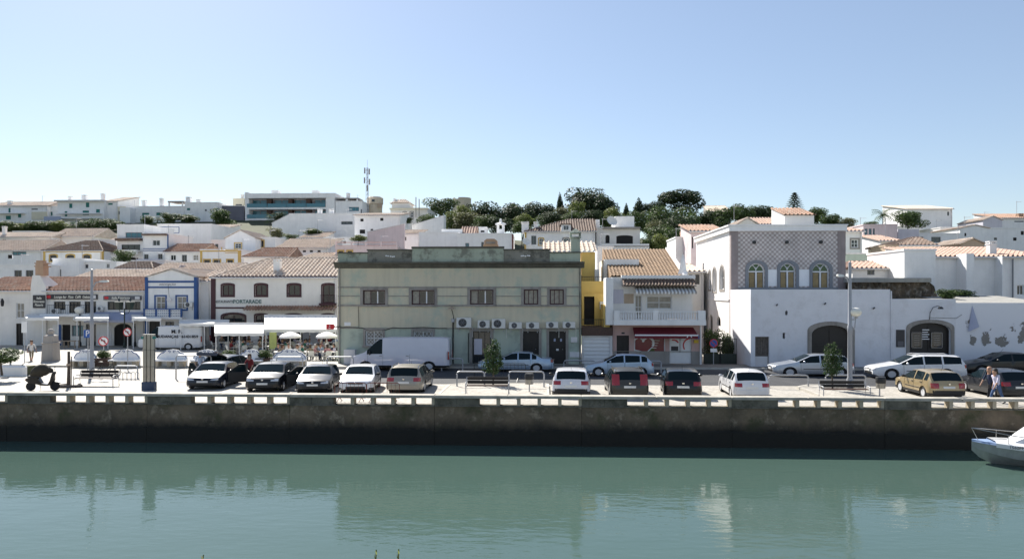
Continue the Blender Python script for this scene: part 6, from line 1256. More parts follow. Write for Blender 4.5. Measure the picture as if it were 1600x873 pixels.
    for s in (-1, 1):                                   # mirrors, handles, seams
        m = MB(); xm = ws[0] + .32; zm = lerp_pts(belt, xm) + .09; m.sphere((X(xm), s * (hw + .10), zm), .06, .10, .075 if not isvan else .17, 8, 6); m.tube([(X(xm), s * (hw * .93), zm - .04), (X(xm), s * (hw + .05), zm - .02)], .025, 5); m.build('mirror', 'trim_black' if (lower or isvan) else col, t, world=False)
        pl = P['pil']; doors = [ws[0] + .18, pl[0] + .04] + ([pl[2] + .0] if not isvan else [3.6])
        for dx in doors:
            m = MB(); zb = lerp_pts(belt, dx) - .01; m.tube([(X(dx), s * (plan(dx) + .0005), zl + .18), (X(dx), s * (plan(dx) + .001), zb * .62), (X(dx), s * plan(dx) * .966, zb)], .007, 4); m.build('door_seam', 'trim_black', t, world=False)
        for dx in doors[1:]:
            m = MB(); m.box(X(dx - .06), X(dx - .22), s * hw * .985 - .02, s * hw * .985 + .025, lerp_pts(belt, dx) - .14, lerp_pts(belt, dx) - .11); m.build('door_handle', 'trim_black' if lower else col, t, world=False)
        if not isvan: m = MB(); m.box(X(ws[0] + .3), X(pl[2] - .1), s * hw - .012, s * hw + .014, .50, .54); m.build('side_moulding', 'trim_black', t, world=False)
        if rails: m = MB(); m.tube([(X(ws[1] + .1), s * hw * .70, roofH - .02), (X(ws[1] + .3), s * hw * .72, roofH + .05), (X(L - .6), s * hw * .72, roofH + .03), (X(L - .4), s * hw * .70, roofH - .05)], .02, 5); m.build('roof_rail', 'chrome', t, world=False)
    m = MB(); xa = ws[1] + (.1 if kind != 'hatch' else 1.4); m.tube([(X(xa), 0, roofH - .02), (X(xa + .18), 0, roofH + .22)], .006, 4); m.build('aerial', 'trim_black', t, world=False)
    m = MB()
    for s in (-1, 1): m.tube([(X(ws[0] + .04), s * .08 + .3, lerp_pts(top, ws[0] + .04) + .035), (X(ws[0] + .18), s * .3 - .12, lerp_pts(top, ws[0] + .18) + .045)], .01, 4)
    m.build('wipers', 'trim_black', t, world=False)
    if hatch_open:
        m = MB(); x0 = rw[0]; m.add([(X(x0), -hw * .72, roofH - .03), (X(x0), hw * .72, roofH - .03), (X(x0 + .95), hw * .78, roofH + .30), (X(x0 + .95), -hw * .78, roofH + .30), (X(x0 + 1.12), hw * .7, roofH + .12), (X(x0 + 1.12), -hw * .7, roofH + .12), (X(x0), -hw * .72, roofH - .08), (X(x0), hw * .72, roofH - .08), (X(x0 + .95), hw * .74, roofH + .2), (X(x0 + .95), -hw * .74, roofH + .2)], [(0, 1, 2, 3), (3, 2, 4, 5), (6, 9, 8, 7), (0, 3, 9, 6), (1, 7, 8, 2), (9, 5, 4, 8)]); m.build('raised_tailgate', col, t, world=False)
        m = MB(); m.add([(X(x0 + .15), -hw * .6, roofH - .045), (X(x0 + .15), hw * .6, roofH - .045), (X(x0 + .75), hw * .62, roofH + .135), (X(x0 + .75), -hw * .62, roofH + .135)], [(0, 1, 2, 3)]); m.build('tailgate_window', 'car_glass', t, world=False)
    return t
def open_door(car, kind, side, ang, rear=False):           # a front door swung open about its front edge
    P = CAR[kind]; hw = P['W'] / 2; x = P['L'] / 2 - (P['pil'][0] + .06 if rear else P['ws'][0] + .2); Ln = .95; zb = .92
    d = link('open_door', None, car); d.location = (x, side * hw * .98, 0); d.rotation_euler = (0, 0, -side * ang if True else 0)
    m = MB(); m.bbox(-Ln, 0, -.045, .045, .28, zb, .02); m.build('door_panel', car.children[0].data.materials[0], d, world=False)
    m = MB(); m.tube([(-Ln + .02, 0, zb), (-Ln + .12, 0, 1.38), (-.55, 0, 1.38), (-.02, 0, zb)], .025, 5); m.build('window_frame', 'trim_black', d, world=False)
    m = MB(); m.add([(-Ln + .05, 0, zb), (-Ln + .14, 0, 1.36), (-.56, 0, 1.36), (-.06, 0, zb)], [(0, 1, 2, 3)]); m.build('door_glass', 'car_glass', d, world=False, fix=False)
def car_at(u, Y): return (XY(u, Y), Y, 0.004)
PZ = .83                                              # heights here run a little small against the plan, as measured from the photo
c1 = make_car('hatchback_car', 'dark navy hatchback with sunlit bonnet and an open driver door', 'hatch', 'paint_navy', car_at(335, 36.2), R(-85), scale=(.80, 1.0, .80)); open_door(c1, 'hatch', 1, R(62)); open_door(c1, 'hatch', -1, R(50), True)
c2 = make_car('crossover_car', 'black crossover with tall bonnet and its door open beside the navy hatchback', 'tall', 'paint_black', car_at(425, 35.4), R(-85), scale=(.80, .96, .79)); open_door(c2, 'tall', 1, R(65))
make_car('hatchback_car', 'black hatchback parked nose out between the black crossover and the white hatchback', 'hatch', 'paint_charcoal', car_at(498, 35.2), R(-83), scale=(.80, .97, .79))
make_car('hatchback_car', 'old white hatchback parked nose out behind the red-brown crowd barrier', 'hatch', 'paint_white', car_at(564, 35.2), R(-85), lower='trim_black', scale=(.80, .95, .79))
make_car('estate_car', 'beige estate car seen from behind next to the white hatchback', 'wagon', 'paint_beige', car_at(642, 35.5), R(90), rails=True, scale=(.83, 1, PZ))
make_car('hatchback_car', 'white hatchback seen from behind with red lamps, left of the roof-railed estate', 'hatch', 'paint_offwhite', car_at(893, 34.4), R(87), lower='trim_black', scale=(.82, 1.02, .82))
make_car('estate_car', 'dark olive estate with silver roof rails and tall tail lamps', 'wagon', 'paint_volvo', car_at(977, 34.4), R(90), rails=True, tail=(.72, 1.32), scale=(.83, 1.0, PZ))
make_car('hatchback_car', 'glossy black hatchback seen from behind, right of the roof-railed estate', 'hatch', 'paint_black2', car_at(1063, 34.2), R(84), scale=(.82, 1, .84))
make_car('hatchback_car', 'silvery white small hatchback seen from behind, alone beside the tree island', 'hatch', 'paint_white', car_at(1161, 34.2), R(89), scale=(.80, .97, .82), tail=(.66, .9))
make_car('hatchback_car', 'gold hatchback with black rear bumper parked behind the parapet', 'hatch', 'paint_gold', car_at(1451, 34.5), R(91), lower='trim_black', scale=(.82, .97, .82), tail=(.6, .92))
make_car('hatchback_car', 'charcoal hatchback beside the gold car with a couple walking past', 'hatch', 'paint_charcoal', car_at(1557, 34.8), R(91), scale=(.86, 1.02, PZ))
make_car('hatchback_car', 'pale car nose at the right edge beyond the charcoal hatchback', 'hatch', 'paint_white', car_at(1642, 35.6), R(92), scale=(.84, 1, PZ))
make_car('delivery_van', 'long white panel van parked against the green building', 'van', 'paint_van', car_at(628, 44.4), R(180), cat='van', lower='trim_black', scale=(1.0, .84, .79))
make_car('saloon_car', 'ice-blue saloon parked at the green building behind the small street tree', 'sedan', 'paint_iceblue', car_at(806, 43.9), R(180), scale=(1, .84, .81))
make_car('hatchback_car', 'silver-blue hatchback parked before the pink house', 'hatch', 'paint_iceblue', car_at(966, 41.8), R(180), scale=(.95, .84, .83))
make_car('hatchback_car', 'silver hatchback parked before the wide arched gateway', 'hatch', 'paint_silver', car_at(1266, 42.2), R(180), scale=(1.1, .84, .83))
make_car('estate_car', 'white high-roofed estate with dark windows before the annex gateway', 'wagon', 'paint_white', car_at(1429, 41.2), R(180), scale=(1.09, .84, .87), rails=True)
make_car('saloon_car', 'black car parked along the peeling annex wall', 'sedan', 'paint_black2', car_at(1566, 43.4), R(180), scale=(1.12, .84, .88))
mv = make_car('removal_van', 'white removal van with black lettering parked on the plaza', 'van', 'paint_white', car_at(272, 59.3), R(180), cat='van', scale=(.90, .84, .77))
for s_, zz, sz in (('M. R.', 1.92, .52), ('MUDANÇAS 961431859', 1.40, .40)):
    o = text(s_, sz, 'text_black', mv, Matrix.Translation((-.75, 1.045, zz)) @ Matrix.Rotation(pi, 4, 'Z') @ Matrix.Rotation(R(90), 4, 'X'), sx=.95, bold=.025)
make_car('estate_car', 'dark estate with raised tailgate behind the navy hatchback', 'hatch', 'paint_navy', car_at(361, 40.6), R(80), hatch_open=True, scale=(.84, 1, PZ))
# ------------------------------------------------------------------ scooter
def scooter():
    p = G(67, 610); t = thing('motor_scooter', 'black motor scooter with a tan covered top load, parked by the parapet', 'scooter', p, R(8)); t.scale = (.88, .88, .86)
    m = MB()
    for x in (-.62, .62):
        w = MB(); w.lathe([(.13, -.05), (.21, -.06), (.245, -.03), (.245, .03), (.21, .06), (.13, .05)], 18, (x, 0, .245), 'y'); w.build('tyre', 'tyre', t, world=False); w = MB(); w.lathe([(.13, -.03), (.02, -.05), (.02, .05), (.13, .03)], 12, (x, 0, .245), 'y'); w.build('rim', 'rim', t, world=False)
    B = MB(); B.loft([[(x, s * w, z) for s, z in ((-1, z0), (1, z0), (1, z1), (-1, z1))] for x, w, z0, z1 in ((-.85, .06, .55, .68), (-.65, .16, .45, .76), (-.2, .17, .36, .74), (-.02, .15, .30, .42), (.3, .14, .28, .36), (.42, .16, .30, .55), (.52, .15, .45, .95), (.60, .08, .6, 1.0))], True, True); B.build('body', 'paint_black', t, smooth=40, world=False)
    s = MB(); s.bbox(-.75, -.05, -.14, .14, .75, .84, .03); s.build('seat', 'black_plastic', t, world=False)
    s = MB(); s.tube([(.62, 0, .3), (.50, 0, 1.0)], .03, 6); s.tube([(.48, -.3, 1.03), (.5, 0, 1.02), (.48, .3, 1.03)], .02, 6); s.sphere((.60, 0, .98), .08, .1, .09); s.build('handlebar', 'black_plastic', t, world=False)
    for q in (-1, 1): s = MB(); s.tube([(.50, q * .2, 1.03), (.46, q * .3, 1.25)], .008, 4); s.sphere((.46, q * .32, 1.28), .02, .06, .05); s.build('mirror', 'black_plastic', t, world=False)
    s = MB(); s.sphere((.72, 0, .42), .2, .07, .06); s.build('front_mudguard', 'paint_black', t, world=False)
    s = MB(); s.sphere((-.86, 0, .62), .04, .1, .05); s.build('tail_light', 'light_red', t, world=False)
    mat('canvas', (.05, .043, .03), .9, var=.4, vscale=6, bump=.8, bscale=9)
    s = MB(); rings = []
    for x, w, z0, z1 in ((-.62, .10, .80, .98), (-.52, .22, .78, 1.20), (-.34, .26, .76, 1.40), (-.06, .26, .78, 1.48), (.16, .22, .84, 1.44), (.34, .16, .96, 1.32), (.5, .08, .98, 1.2)):
        rings.append([(x + rnd.uniform(-.015, .015), w * cos(a) * (1 + rnd.uniform(-.04, .04)), (z0 + z1) / 2 + (z1 - z0) / 2 * sin(a)) for a in (2 * pi * k / 12 for k in range(12))])
    s.loft(rings, True, True); s.build('canvas_cover', 'canvas', t, smooth=60, world=False)
    s = MB(); s.tube([(-.2, .1, .3), (-.25, .3, .02)], .012, 4); s.build('stand', 'black_metal', t, world=False)
scooter()
# ------------------------------------------------------------------ boat
def boat():
    bx, by = XY(1518, 28.0), 28.0; t = thing('motor_boat', 'white motor cruiser with blue foredeck and bow rail moored under the quay', 'boat', (bx, by, WZ), R(-11)); t.scale = (.72, .72, .82)
    L = 7.0; st = []
    for x, w, zk, zc, zg in ((0, .02, .55, .75, .98), (.35, .32, .25, .62, .95), (.9, .62, .0, .48, .92), (1.8, .98, -.2, .35, .88), (3.2, 1.2, -.3, .25, .84), (5, 1.25, -.3, .22, .82), (7, 1.2, -.25, .22, .82)):
        st.append([(x, 0, zk), (x, -w * .8, zc), (x, -w, zg), (x, w, zg), (x, w * .8, zc)])
    mat('gelcoat', (.72, .73, .74), .25, var=.06, coat=.4); mat('hull_grey', (.36, .38, .37), .4, var=.2, streak=.4); mat('deck_blue', (.26, .36, .55), .5, var=.15)
    m = MB(); m.loft([[s[1], s[0], s[4]] for s in st], False); m.loft([[s[1], s[2]] for s in st], False); m.loft([[s[4], s[3]] for s in st], False); m.add([st[-1][k] for k in range(5)], [(0, 1, 2, 3, 4)]); m.build('hull', 'hull_grey', t, smooth=35, world=False)
    m = MB(); g = [[(s[2][0], s[2][1] - .03, s[2][2] - .02), (s[2][0], s[2][1] * .92, s[2][2] + .07), (s[3][0], s[3][1] * .92, s[3][2] + .07), (s[3][0], s[3][1] + .03, s[3][2] - .02)] for s in st[:4]]; m.loft(g, False); m.build('foredeck', 'deck_blue', t, world=False)
    m = MB(); g = [[(s[2][0], s[2][1] - .035, s[2][2] - .10), (s[2][0], s[2][1] - .03, s[2][2] + .08), (s[2][0], s[2][1] * .85, s[2][2] + .16), (s[3][0], s[3][1] * .85, s[3][2] + .16), (s[3][0], s[3][1] + .03, s[3][2] + .08), (s[3][0], s[3][1] + .035, s[3][2] - .10)] for s in st[2:]]; m.loft(g, False); m.build('gunwale', 'gelcoat', t, smooth=30, world=False)
    m = MB(); m.loft([[(x, -w, z0), (x, -w * .85, z1), (x, w * .85, z1), (x, w, z0)] for x, w, z0, z1 in ((1.75, .55, 1.0, 1.03), (2.3, .8, 1.0, 1.35), (3.2, .9, .98, 1.95), (4.3, .95, .98, 2.05), (6.2, .95, .98, 1.7))], False); m.build('cabin', 'gelcoat', t, smooth=30, world=False)
    m = MB(); m.add([(2.45, -.82, 1.18), (3.15, -.90, 1.75), (4.2, -.92, 1.8), (4.2, -.955, 1.3)], [(0, 1, 2, 3)]); m.build('cabin_window', 'glass_curtain', t, world=False, fix=False)
    m = MB(); m.tube([(.0, 0, 1.55), (.7, -.42, 1.48), (1.6, -.8, 1.38), (2.6, -.98, 1.30)], .02, 5); m.tube([(.0, 0, 1.55), (.7, .42, 1.48), (1.6, .8, 1.38), (2.6, .98, 1.30)], .02, 5)
    for a, b in (((.0, 0, 1.55), (.3, 0, 1.0)), ((1.4, -.74, 1.4), (1.4, -.78, 1.0)), ((1.4, .74, 1.4), (1.4, .78, 1.0))): m.tube([a, b], .016, 5)
    m.build('bow_rail', 'steel', t, world=False)
    text('1562PM3', .17, 'text_black', t, Matrix.Translation((1.75, -1.03, .90)) @ Matrix.Rotation(R(-6), 4, 'Z') @ Matrix.Rotation(R(90), 4, 'X'), sx=1.25)
    
boat()
# ------------------------------------------------------------------ trees and plants
def crown_mesh(name, matn, lobes, n, size, seed, up=.3, shell=.75):
    g = np.random.default_rng(seed); L = np.array(lobes, float); vol = L[:, 3] * L[:, 4] * L[:, 5]; idx = g.choice(len(L), n, p=vol / vol.sum())
    d = g.normal(size=(n, 3)); d /= np.linalg.norm(d, axis=1)[:, None]; r = np.where(g.random(n) < shell, g.uniform(.78, 1.08, n), g.random(n) ** .5)
    c = L[idx, :3] + d * r[:, None] * L[idx, 3:6]
    nr = d + g.normal(scale=.55, size=(n, 3)); nr[:, 2] += up; nr /= np.linalg.norm(nr, axis=1)[:, None]
    a = np.cross(nr, g.normal(size=(n, 3))); a /= np.linalg.norm(a, axis=1)[:, None]; b = np.cross(nr, a); s = size * g.uniform(.5, 1.3, n)[:, None]
    q = np.stack([c - a * s, c - b * s * .45, c + a * s, c + b * s * .45], 1).reshape(-1, 3)
    me = bpy.data.meshes.new(name); me.from_pydata(q.tolist(), [], [(4 * i, 4 * i + 1, 4 * i + 2, 4 * i + 3) for i in range(n)]); me.materials.append(MATS[matn]); return me
def blob_lobes(seed, k, flat=1.0, spread=.34, r=(.16, .30)):
    g = random.Random(seed); out = [(0, 0, .5, .33, .33, .30 * flat)]
    for i in range(k):
        a = g.uniform(0, 2 * pi); q = spread * sqrt(g.random()) * 1.1; rr = g.uniform(*r); out.append((q * cos(a), q * sin(a), .5 + g.uniform(-.30, .34) * flat, rr, rr, rr * .85 * flat))
    return out
CROWN = {}
for kind, matn, lobes, n, size, up in (
    ('pine', 'leaf_dark', blob_lobes(3, 14), 4200, .040, .5), ('pine2', 'leaf_dark', blob_lobes(11, 16, 1, .36, (.12, .26)), 4200, .038, .5), ('bush', 'leaf_mid', blob_lobes(5, 12), 3600, .042, .4), ('bush2', 'leaf_mid', blob_lobes(21, 14, 1, .38, (.12, .24)), 3600, .042, .4),
    ('bright', 'leaf_bright', blob_lobes(8, 12), 3600, .042, .4), ('olive', 'leaf_olive', blob_lobes(9, 12), 3600, .04, .4),
    ('umbrella', 'leaf_dark', [(x, y, .72 + z, r, r, .16) for x, y, z, r in ((0, 0, .1, .3), (.25, .1, .0, .22), (-.28, 0, .03, .24), (.1, -.25, .02, .22), (-.1, .25, .05, .24), (.36, -.1, -.12, .13), (-.38, .1, -.14, .13), (.3, .1, -.28, .14), (-.05, 0, -.2, .2))], 4200, .036, .6),
    ('cypress', 'leaf_dark', [(0, 0, .1 + .085 * i, .5 * (1 - (i / 10.5) ** 1.6), .5 * (1 - (i / 10.5) ** 1.6), .09) for i in range(10)], 2200, .055, .2),
    ('street', 'leaf_street', [(0, 0, .45, .34, .34, .36), (.1, .05, .75, .22, .22, .2), (-.12, 0, .65, .25, .25, .2), (.18, 0, .35, .26, .26, .2), (-.2, .05, .3, .26, .26, .2), (0, -.1, .9, .12, .12, .1), (.05, .1, .15, .22, .22, .12)], 1700, .042, .3)):
    CROWN[kind] = crown_mesh(kind + '_crown', matn, lobes, n, size, hash(kind) % 1000 if False else len(kind) * 7 + n, up)
m = MB(); g = random.Random(4)                                      # monkey-puzzle style tiers
for i in range(9):
    z = .12 + i * .1; rr = .5 * (1 - (i / 9.6) ** 1.5)
    for k in range(9):
        a = 2 * pi * (k + .5 * (i % 2)) / 9 + g.uniform(-.15, .15); e = (rr * cos(a), rr * sin(a), z - .02)
        for q in range(7):
            f = .25 + .75 * q / 6; c = Vector((e[0] * f, e[1] * f, z + .03 * sin(q))); t_ = Vector((-sin(a), cos(a), 0)) * (.07 * (1.2 - f * .4)); m.add([c - t_, c + Vector((cos(a), sin(a), 0)) * .05, c + t_, c - Vector((cos(a), sin(a), -.6)) * .05], [(0, 1, 2, 3)])
CROWN['tier'] = m.mesh('tier_crown', 'leaf_dark', fix=False)
m = MB(); g = random.Random(6)                                      # palm fronds with leaflets
for k in range(34):
    a = g.uniform(0, 2 * pi); el = g.uniform(-.5, 1.3); Ln = g.uniform(.42, .55); P = []
    for i in range(9):
        s = i / 8; P.append(Vector((cos(a) * Ln * s * cos(el * (1 - .5 * s)), sin(a) * Ln * s * cos(el * (1 - .5 * s)), .5 + Ln * (s * sin(el) - .55 * s * s))))
    for i in range(8):
        d = (P[i + 1] - P[i]).normalized(); sd_ = d.cross(Vector((0, 0, 1))).normalized()
        for s_ in (-1, 1): m.add([P[i], P[i] + d * .03, P[i] + d * .06 + sd_ * s_ * .11 * (1 - .5 * i / 8) - Vector((0, 0, .04))], [(0, 1, 2)])
CROWN['palm'] = m.mesh('palm_crown', 'leaf_mid', fix=False)
TREEN = {'pine': 'pine_tree', 'pine2': 'pine_tree', 'bush': 'leafy_tree', 'bush2': 'leafy_tree', 'bright': 'leafy_tree', 'olive': 'leafy_tree', 'umbrella': 'umbrella_pine', 'cypress': 'cypress_tree', 'street': 'street_tree', 'tier': 'monkey_puzzle_tree', 'palm': 'palm_tree'}
def tree(kind, label, u0, u1, v0, v1, Y, base=None, cat=None, name=None, rz=None, dscale=1.0):
    x0, x1 = XY(u0, Y), XY(u1, Y); uc = (u0 + u1) / 2; z0, z1 = ZV(uc, v1, Y), ZV(uc, v0, Y); xc = (x0 + x1) / 2; zb = terr(xc, Y) - .2 if base is None else base; zb = min(zb, z0 - .05)
    t = thing(name or TREEN[kind], label, cat or 'tree', (xc, Y, zb)); w = x1 - x0
    c = link('crown', CROWN[kind], t); c.location = (0, 0, z0 - zb); kk = 1.0 if kind == 'street' else 1.18; c.scale = (w * kk, w * kk * dscale, (z1 - z0) * (1.0 if kind == 'street' else 1.12)); c.rotation_euler = (0, 0, rz if rz is not None else rnd.uniform(0, 6))
    m = MB(); tr = max(.035, w * .035); h = z0 - zb + (z1 - z0) * (.62 if kind not in ('palm',) else .5); bend = rnd.uniform(-.06, .06) * w
    m.tube([(0, 0, 0), (bend * .5, 0, h * .35), (bend, .02, h * .7), (0, 0, h)], tr, 7, tr * .45)
    if kind not in ('palm', 'cypress', 'tier'):
        for k in range(5):
            a = k * 1.3 + rnd.random(); hh = (z0 - zb) + (z1 - z0) * (.12 + .07 * k); m.tube([(bend * .8, 0, min(hh, h * .95)), (w * .15 * cos(a), w * .15 * sin(a), hh + (z1 - z0) * .12), (w * .32 * cos(a), w * .32 * sin(a), hh + (z1 - z0) * .22)], tr * .45, 5, tr * .15)
    m.build('trunk', 'bark', t, world=False); return t
tree('street', 'small glossy street tree behind the bench on the middle paved island', 751, 790, 527, 588, 36.6, base=.1, rz=.4)
tree('street', 'small street tree beside the globe lamp post', 1280, 1322, 534, 590, 35.2, base=.1, rz=2.2)
T_ = tree
T_('bush', 'dark green tree left of the round stone tower', 668, 711, 313, 340, 150); T_('bright', 'yellow-green tree below the round stone tower', 706, 735, 323, 346, 146); T_('bright', 'bright green tree left of the blossom-coloured tree', 692, 716, 333, 362, 138); T_('olive', 'tall olive-beige tree behind the white terrace block', 708, 754, 334, 362, 134); T_('bush2', 'low green tree beside the sloping white garden wall', 676, 698, 344, 362, 132)
T_('pine', 'broad dark pine just right of the stone tower', 730, 778, 322, 362, 150); T_('pine2', 'tall dark pine in the middle of the hill', 764, 806, 318, 366, 148); T_('pine', 'dark pine behind the bell-cote chimney', 798, 836, 322, 362, 152); T_('pine2', 'dark pine left of the slim cypress', 824, 868, 315, 352, 156); T_('bright', 'pale green tree behind the white square chimneys', 806, 838, 336, 360, 140); T_('bush', 'green tree over the hip roof', 838, 868, 340, 358, 138)
T_('cypress', 'slim dark cypress left of the great pine', 870, 880, 302, 330, 158); T_('pine', 'great dark pine, left half of the pair on the skyline', 886, 938, 297, 348, 156); T_('pine2', 'great dark pine, right half of the pair on the skyline', 918, 966, 300, 352, 154); T_('bright', 'yellow-green tree in front of the great pines', 890, 915, 317, 346, 142); T_('bright', 'light green tree just behind the arched loggia house', 944, 972, 326, 350, 140); T_('olive', 'olive tree behind the hip roof dormer', 866, 892, 326, 346, 144)
T_('cypress', 'tiny cypress right of the great pines', 974, 983, 318, 338, 160); T_('cypress', 'stout dark cypress on the skyline', 989, 1007, 310, 340, 158); T_('pine2', 'ragged dark tree beside the stout cypress', 1006, 1034, 313, 342, 158); T_('umbrella', 'umbrella pine with spreading crown on the skyline', 1033, 1096, 301, 350, 150, rz=.3)
T_('bush', 'big green tree below the umbrella pine', 1020, 1076, 330, 376, 132); T_('bush2', 'green tree right of the white loggia house', 996, 1036, 336, 372, 136); T_('bush', 'dense dark bush beside the loggia terrace', 1004, 1046, 358, 396, 104); T_('bright', 'bright green shrub above the brown tiled roof', 1010, 1042, 368, 396, 98); T_('pine', 'dark tree in the hollow below the umbrella pine', 1036, 1082, 344, 386, 120); T_('bush2', 'rounded green tree left of the pale pink hut', 1060, 1094, 338, 372, 128)
T_('pine', 'dark hedge-like tree left of the stone hill house', 1084, 1114, 334, 360, 140); T_('bush', 'broad green tree above the tiled town house roof', 1108, 1150, 328, 356, 138); T_('bush2', 'rounded tree in front of the stone hill house', 1138, 1176, 321, 352, 146); T_('pine2', 'dark rounded tree left of the roof hut', 1166, 1216, 319, 350, 150)
T_('tier', 'tiered monkey puzzle tree above the roof hut', 1229, 1254, 303, 330, 150); T_('bush', 'grey-green tree right of the roof hut', 1262, 1292, 328, 352, 140); T_('bush2', 'green tree behind the right corner of the tiled house', 1284, 1314, 335, 356, 132); T_('olive', 'pale shrub on the right shoulder of the hill', 1308, 1338, 342, 358, 130)
T_('palm', 'bushy palm on the right skyline', 1362, 1397, 318, 356, 112); T_('bush', 'round green tree beside the skyline palm', 1398, 1442, 333, 358, 114); T_('bush2', 'small bush left of the skyline palm', 1352, 1370, 346, 356, 114)
for i, (u0, u1, v0, v1, Yq, kd, lb) in enumerate(((740, 770, 340, 368, 128, 'bush', 'green tree behind the tiny tiled gable'), (768, 800, 342, 370, 126, 'pine', 'dark tree just behind the bell-cote chimney'), (800, 830, 346, 368, 124, 'bush2', 'green tree left of the square white chimneys'), (846, 880, 330, 352, 130, 'pine2', 'dark tree rising behind the hip roof, left end'), (880, 912, 334, 352, 128, 'bush', 'green tree rising behind the dormer'), (908, 940, 332, 354, 128, 'pine', 'dark tree rising behind the hip roof, right end'),
    (938, 966, 336, 360, 126, 'bush2', 'green tree behind the roof tower with the dish'), (984, 1012, 334, 364, 124, 'bush', 'green tree right of the roof tower'), (1040, 1076, 356, 396, 100, 'bush2', 'dense bush above the brown tiled roof verge'), (1070, 1100, 352, 380, 116, 'pine2', 'dark bush behind the pale pink hut'), (1012, 1040, 346, 378, 112, 'olive', 'olive bush behind the loggia terrace'), (655, 684, 338, 360, 128, 'bush', 'dark bush beside the cream villa garden wall'))):
    T_(kd, lb, u0, u1, v0, v1, Yq)
# left hillside
for i, (u0, u1, v0, v1, kd) in enumerate(((-8, 22, 348, 366, 'bush'), (16, 44, 350, 364, 'bright'), (38, 66, 347, 365, 'bush2'), (58, 88, 348, 366, 'bush'), (82, 108, 346, 364, 'bright'), (122, 150, 346, 366, 'bush2'), (146, 176, 344, 364, 'bush'), (170, 196, 346, 362, 'bush2'))):
    T_(kd, ('dark shrub at the left end of the hillside hedge', 'light shrub near the left end of the hillside hedge', 'shrub below the gap between the first two skyline villas', 'green shrub under the left wing of the tall villa', 'light shrub before the tall teal-shuttered villa', 'shrub below the middle of the tall villa', 'dark shrub below the gabled villa wing', 'shrub below the cream annex')[i], u0, u1, v0, v1, 136, cat='shrub', name='hedge_shrub')
T_('palm', 'small palm in the hedge below the tall villa', 100, 126, 341, 364, 135); T_('palm', 'small palm under the long skyline terrace', 236, 258, 334, 352, 141); T_('bush', 'dark bush below the skyline block', 254, 276, 335, 351, 140, cat='shrub', name='garden_shrub'); T_('bush2', 'green hedge along the skyline terrace', 274, 310, 336, 350, 141, cat='shrub', name='garden_shrub'); T_('bush2', 'shrub at the foot of the skyline terrace', 222, 240, 338, 352, 141, cat='shrub', name='garden_shrub')
T_('bush', 'dark tree before the grey wall', 330, 362, 330, 357, 138); T_('bush', 'dark bush beside the three-storey balconied house', 180, 207, 393, 411, 88, cat='shrub', name='garden_shrub'); T_('palm', 'palm before the hotel balconies', 414, 430, 328, 352, 138); T_('pine', 'dark shrub in front of the hotel', 428, 446, 334, 350, 138, cat='shrub', name='garden_shrub')
T_('bush2', 'black-green bush on the slope by the small white house', 476, 504, 357, 368, 114, cat='shrub', name='garden_shrub'); T_('olive', 'cream flowering bush beside the curved stair', 418, 444, 357, 372, 106, cat='shrub', name='garden_shrub'); T_('bush', 'small dark shrub below the big windowless house', 446, 464, 367, 377, 104, cat='shrub', name='garden_shrub'); T_('bright', 'green weeds above the pink parapet house', 548, 572, 368, 378, 100, cat='shrub', name='garden_shrub'); T_('bush', 'shrub before the cream villa', 628, 644, 341, 350, 118, cat='shrub', name='garden_shrub')
T_('bush2', 'weeds sprouting on the rubble wall', 1466, 1492, 452, 470, 48.8, base=2, cat='shrub', name='wall_weeds'); T_('bush', 'dark undergrowth at the end of the rubble wall', 1476, 1530, 455, 474, 51.5, base=2, cat='shrub', name='wall_weeds')
T_('bush', 'leafy shrub in the gated yard, left of the gate post', 1100, 1128, 520, 564, 49.6, base=0, cat='shrub', name='yard_shrub'); T_('bush2', 'climbing plant on the right of the gated yard', 1124, 1150, 524, 566, 50.3, base=0, cat='shrub', name='yard_shrub')
for i, (u, v) in enumerate(((588, 858), (623, 857), (318, 866))):               # weeds on the near bank
    Y = 3.2; x = XY(u, Y); t = thing('bank_weed', ('yellow-green weed spike poking up at the lower frame edge, left of a pair', 'yellow-green weed spike poking up at the lower frame edge, right of a pair', 'pale dry weed tip at the lower frame edge')[i], 'weed', (x, 2.95, 3.0)); zt = ZV(u, v, Y); m = MB(); l = MB()
    m.tube([(0, 0, 0), (.01, .15, (zt - 3) * .6), (.0, .25, zt - 3)], .003, 4)
    for k in range(16):
        f = .35 + .65 * k / 16; a = k * 2.4; c = Vector((.004, .25 * f, (zt - 3) * f)); l.add([c, c + Vector((cos(a) * .012, sin(a) * .012, .012)), c + Vector((cos(a) * .02, sin(a) * .02, .03)), c + Vector((cos(a + .5) * .01, sin(a + .5) * .01, .016))], [(0, 1, 2, 3)])
    m.build('stem', 'leaf_bright', t, world=False); l.build('leaves', 'leaf_bright' if i < 2 else 'leaf_olive', t, world=False, fix=False)
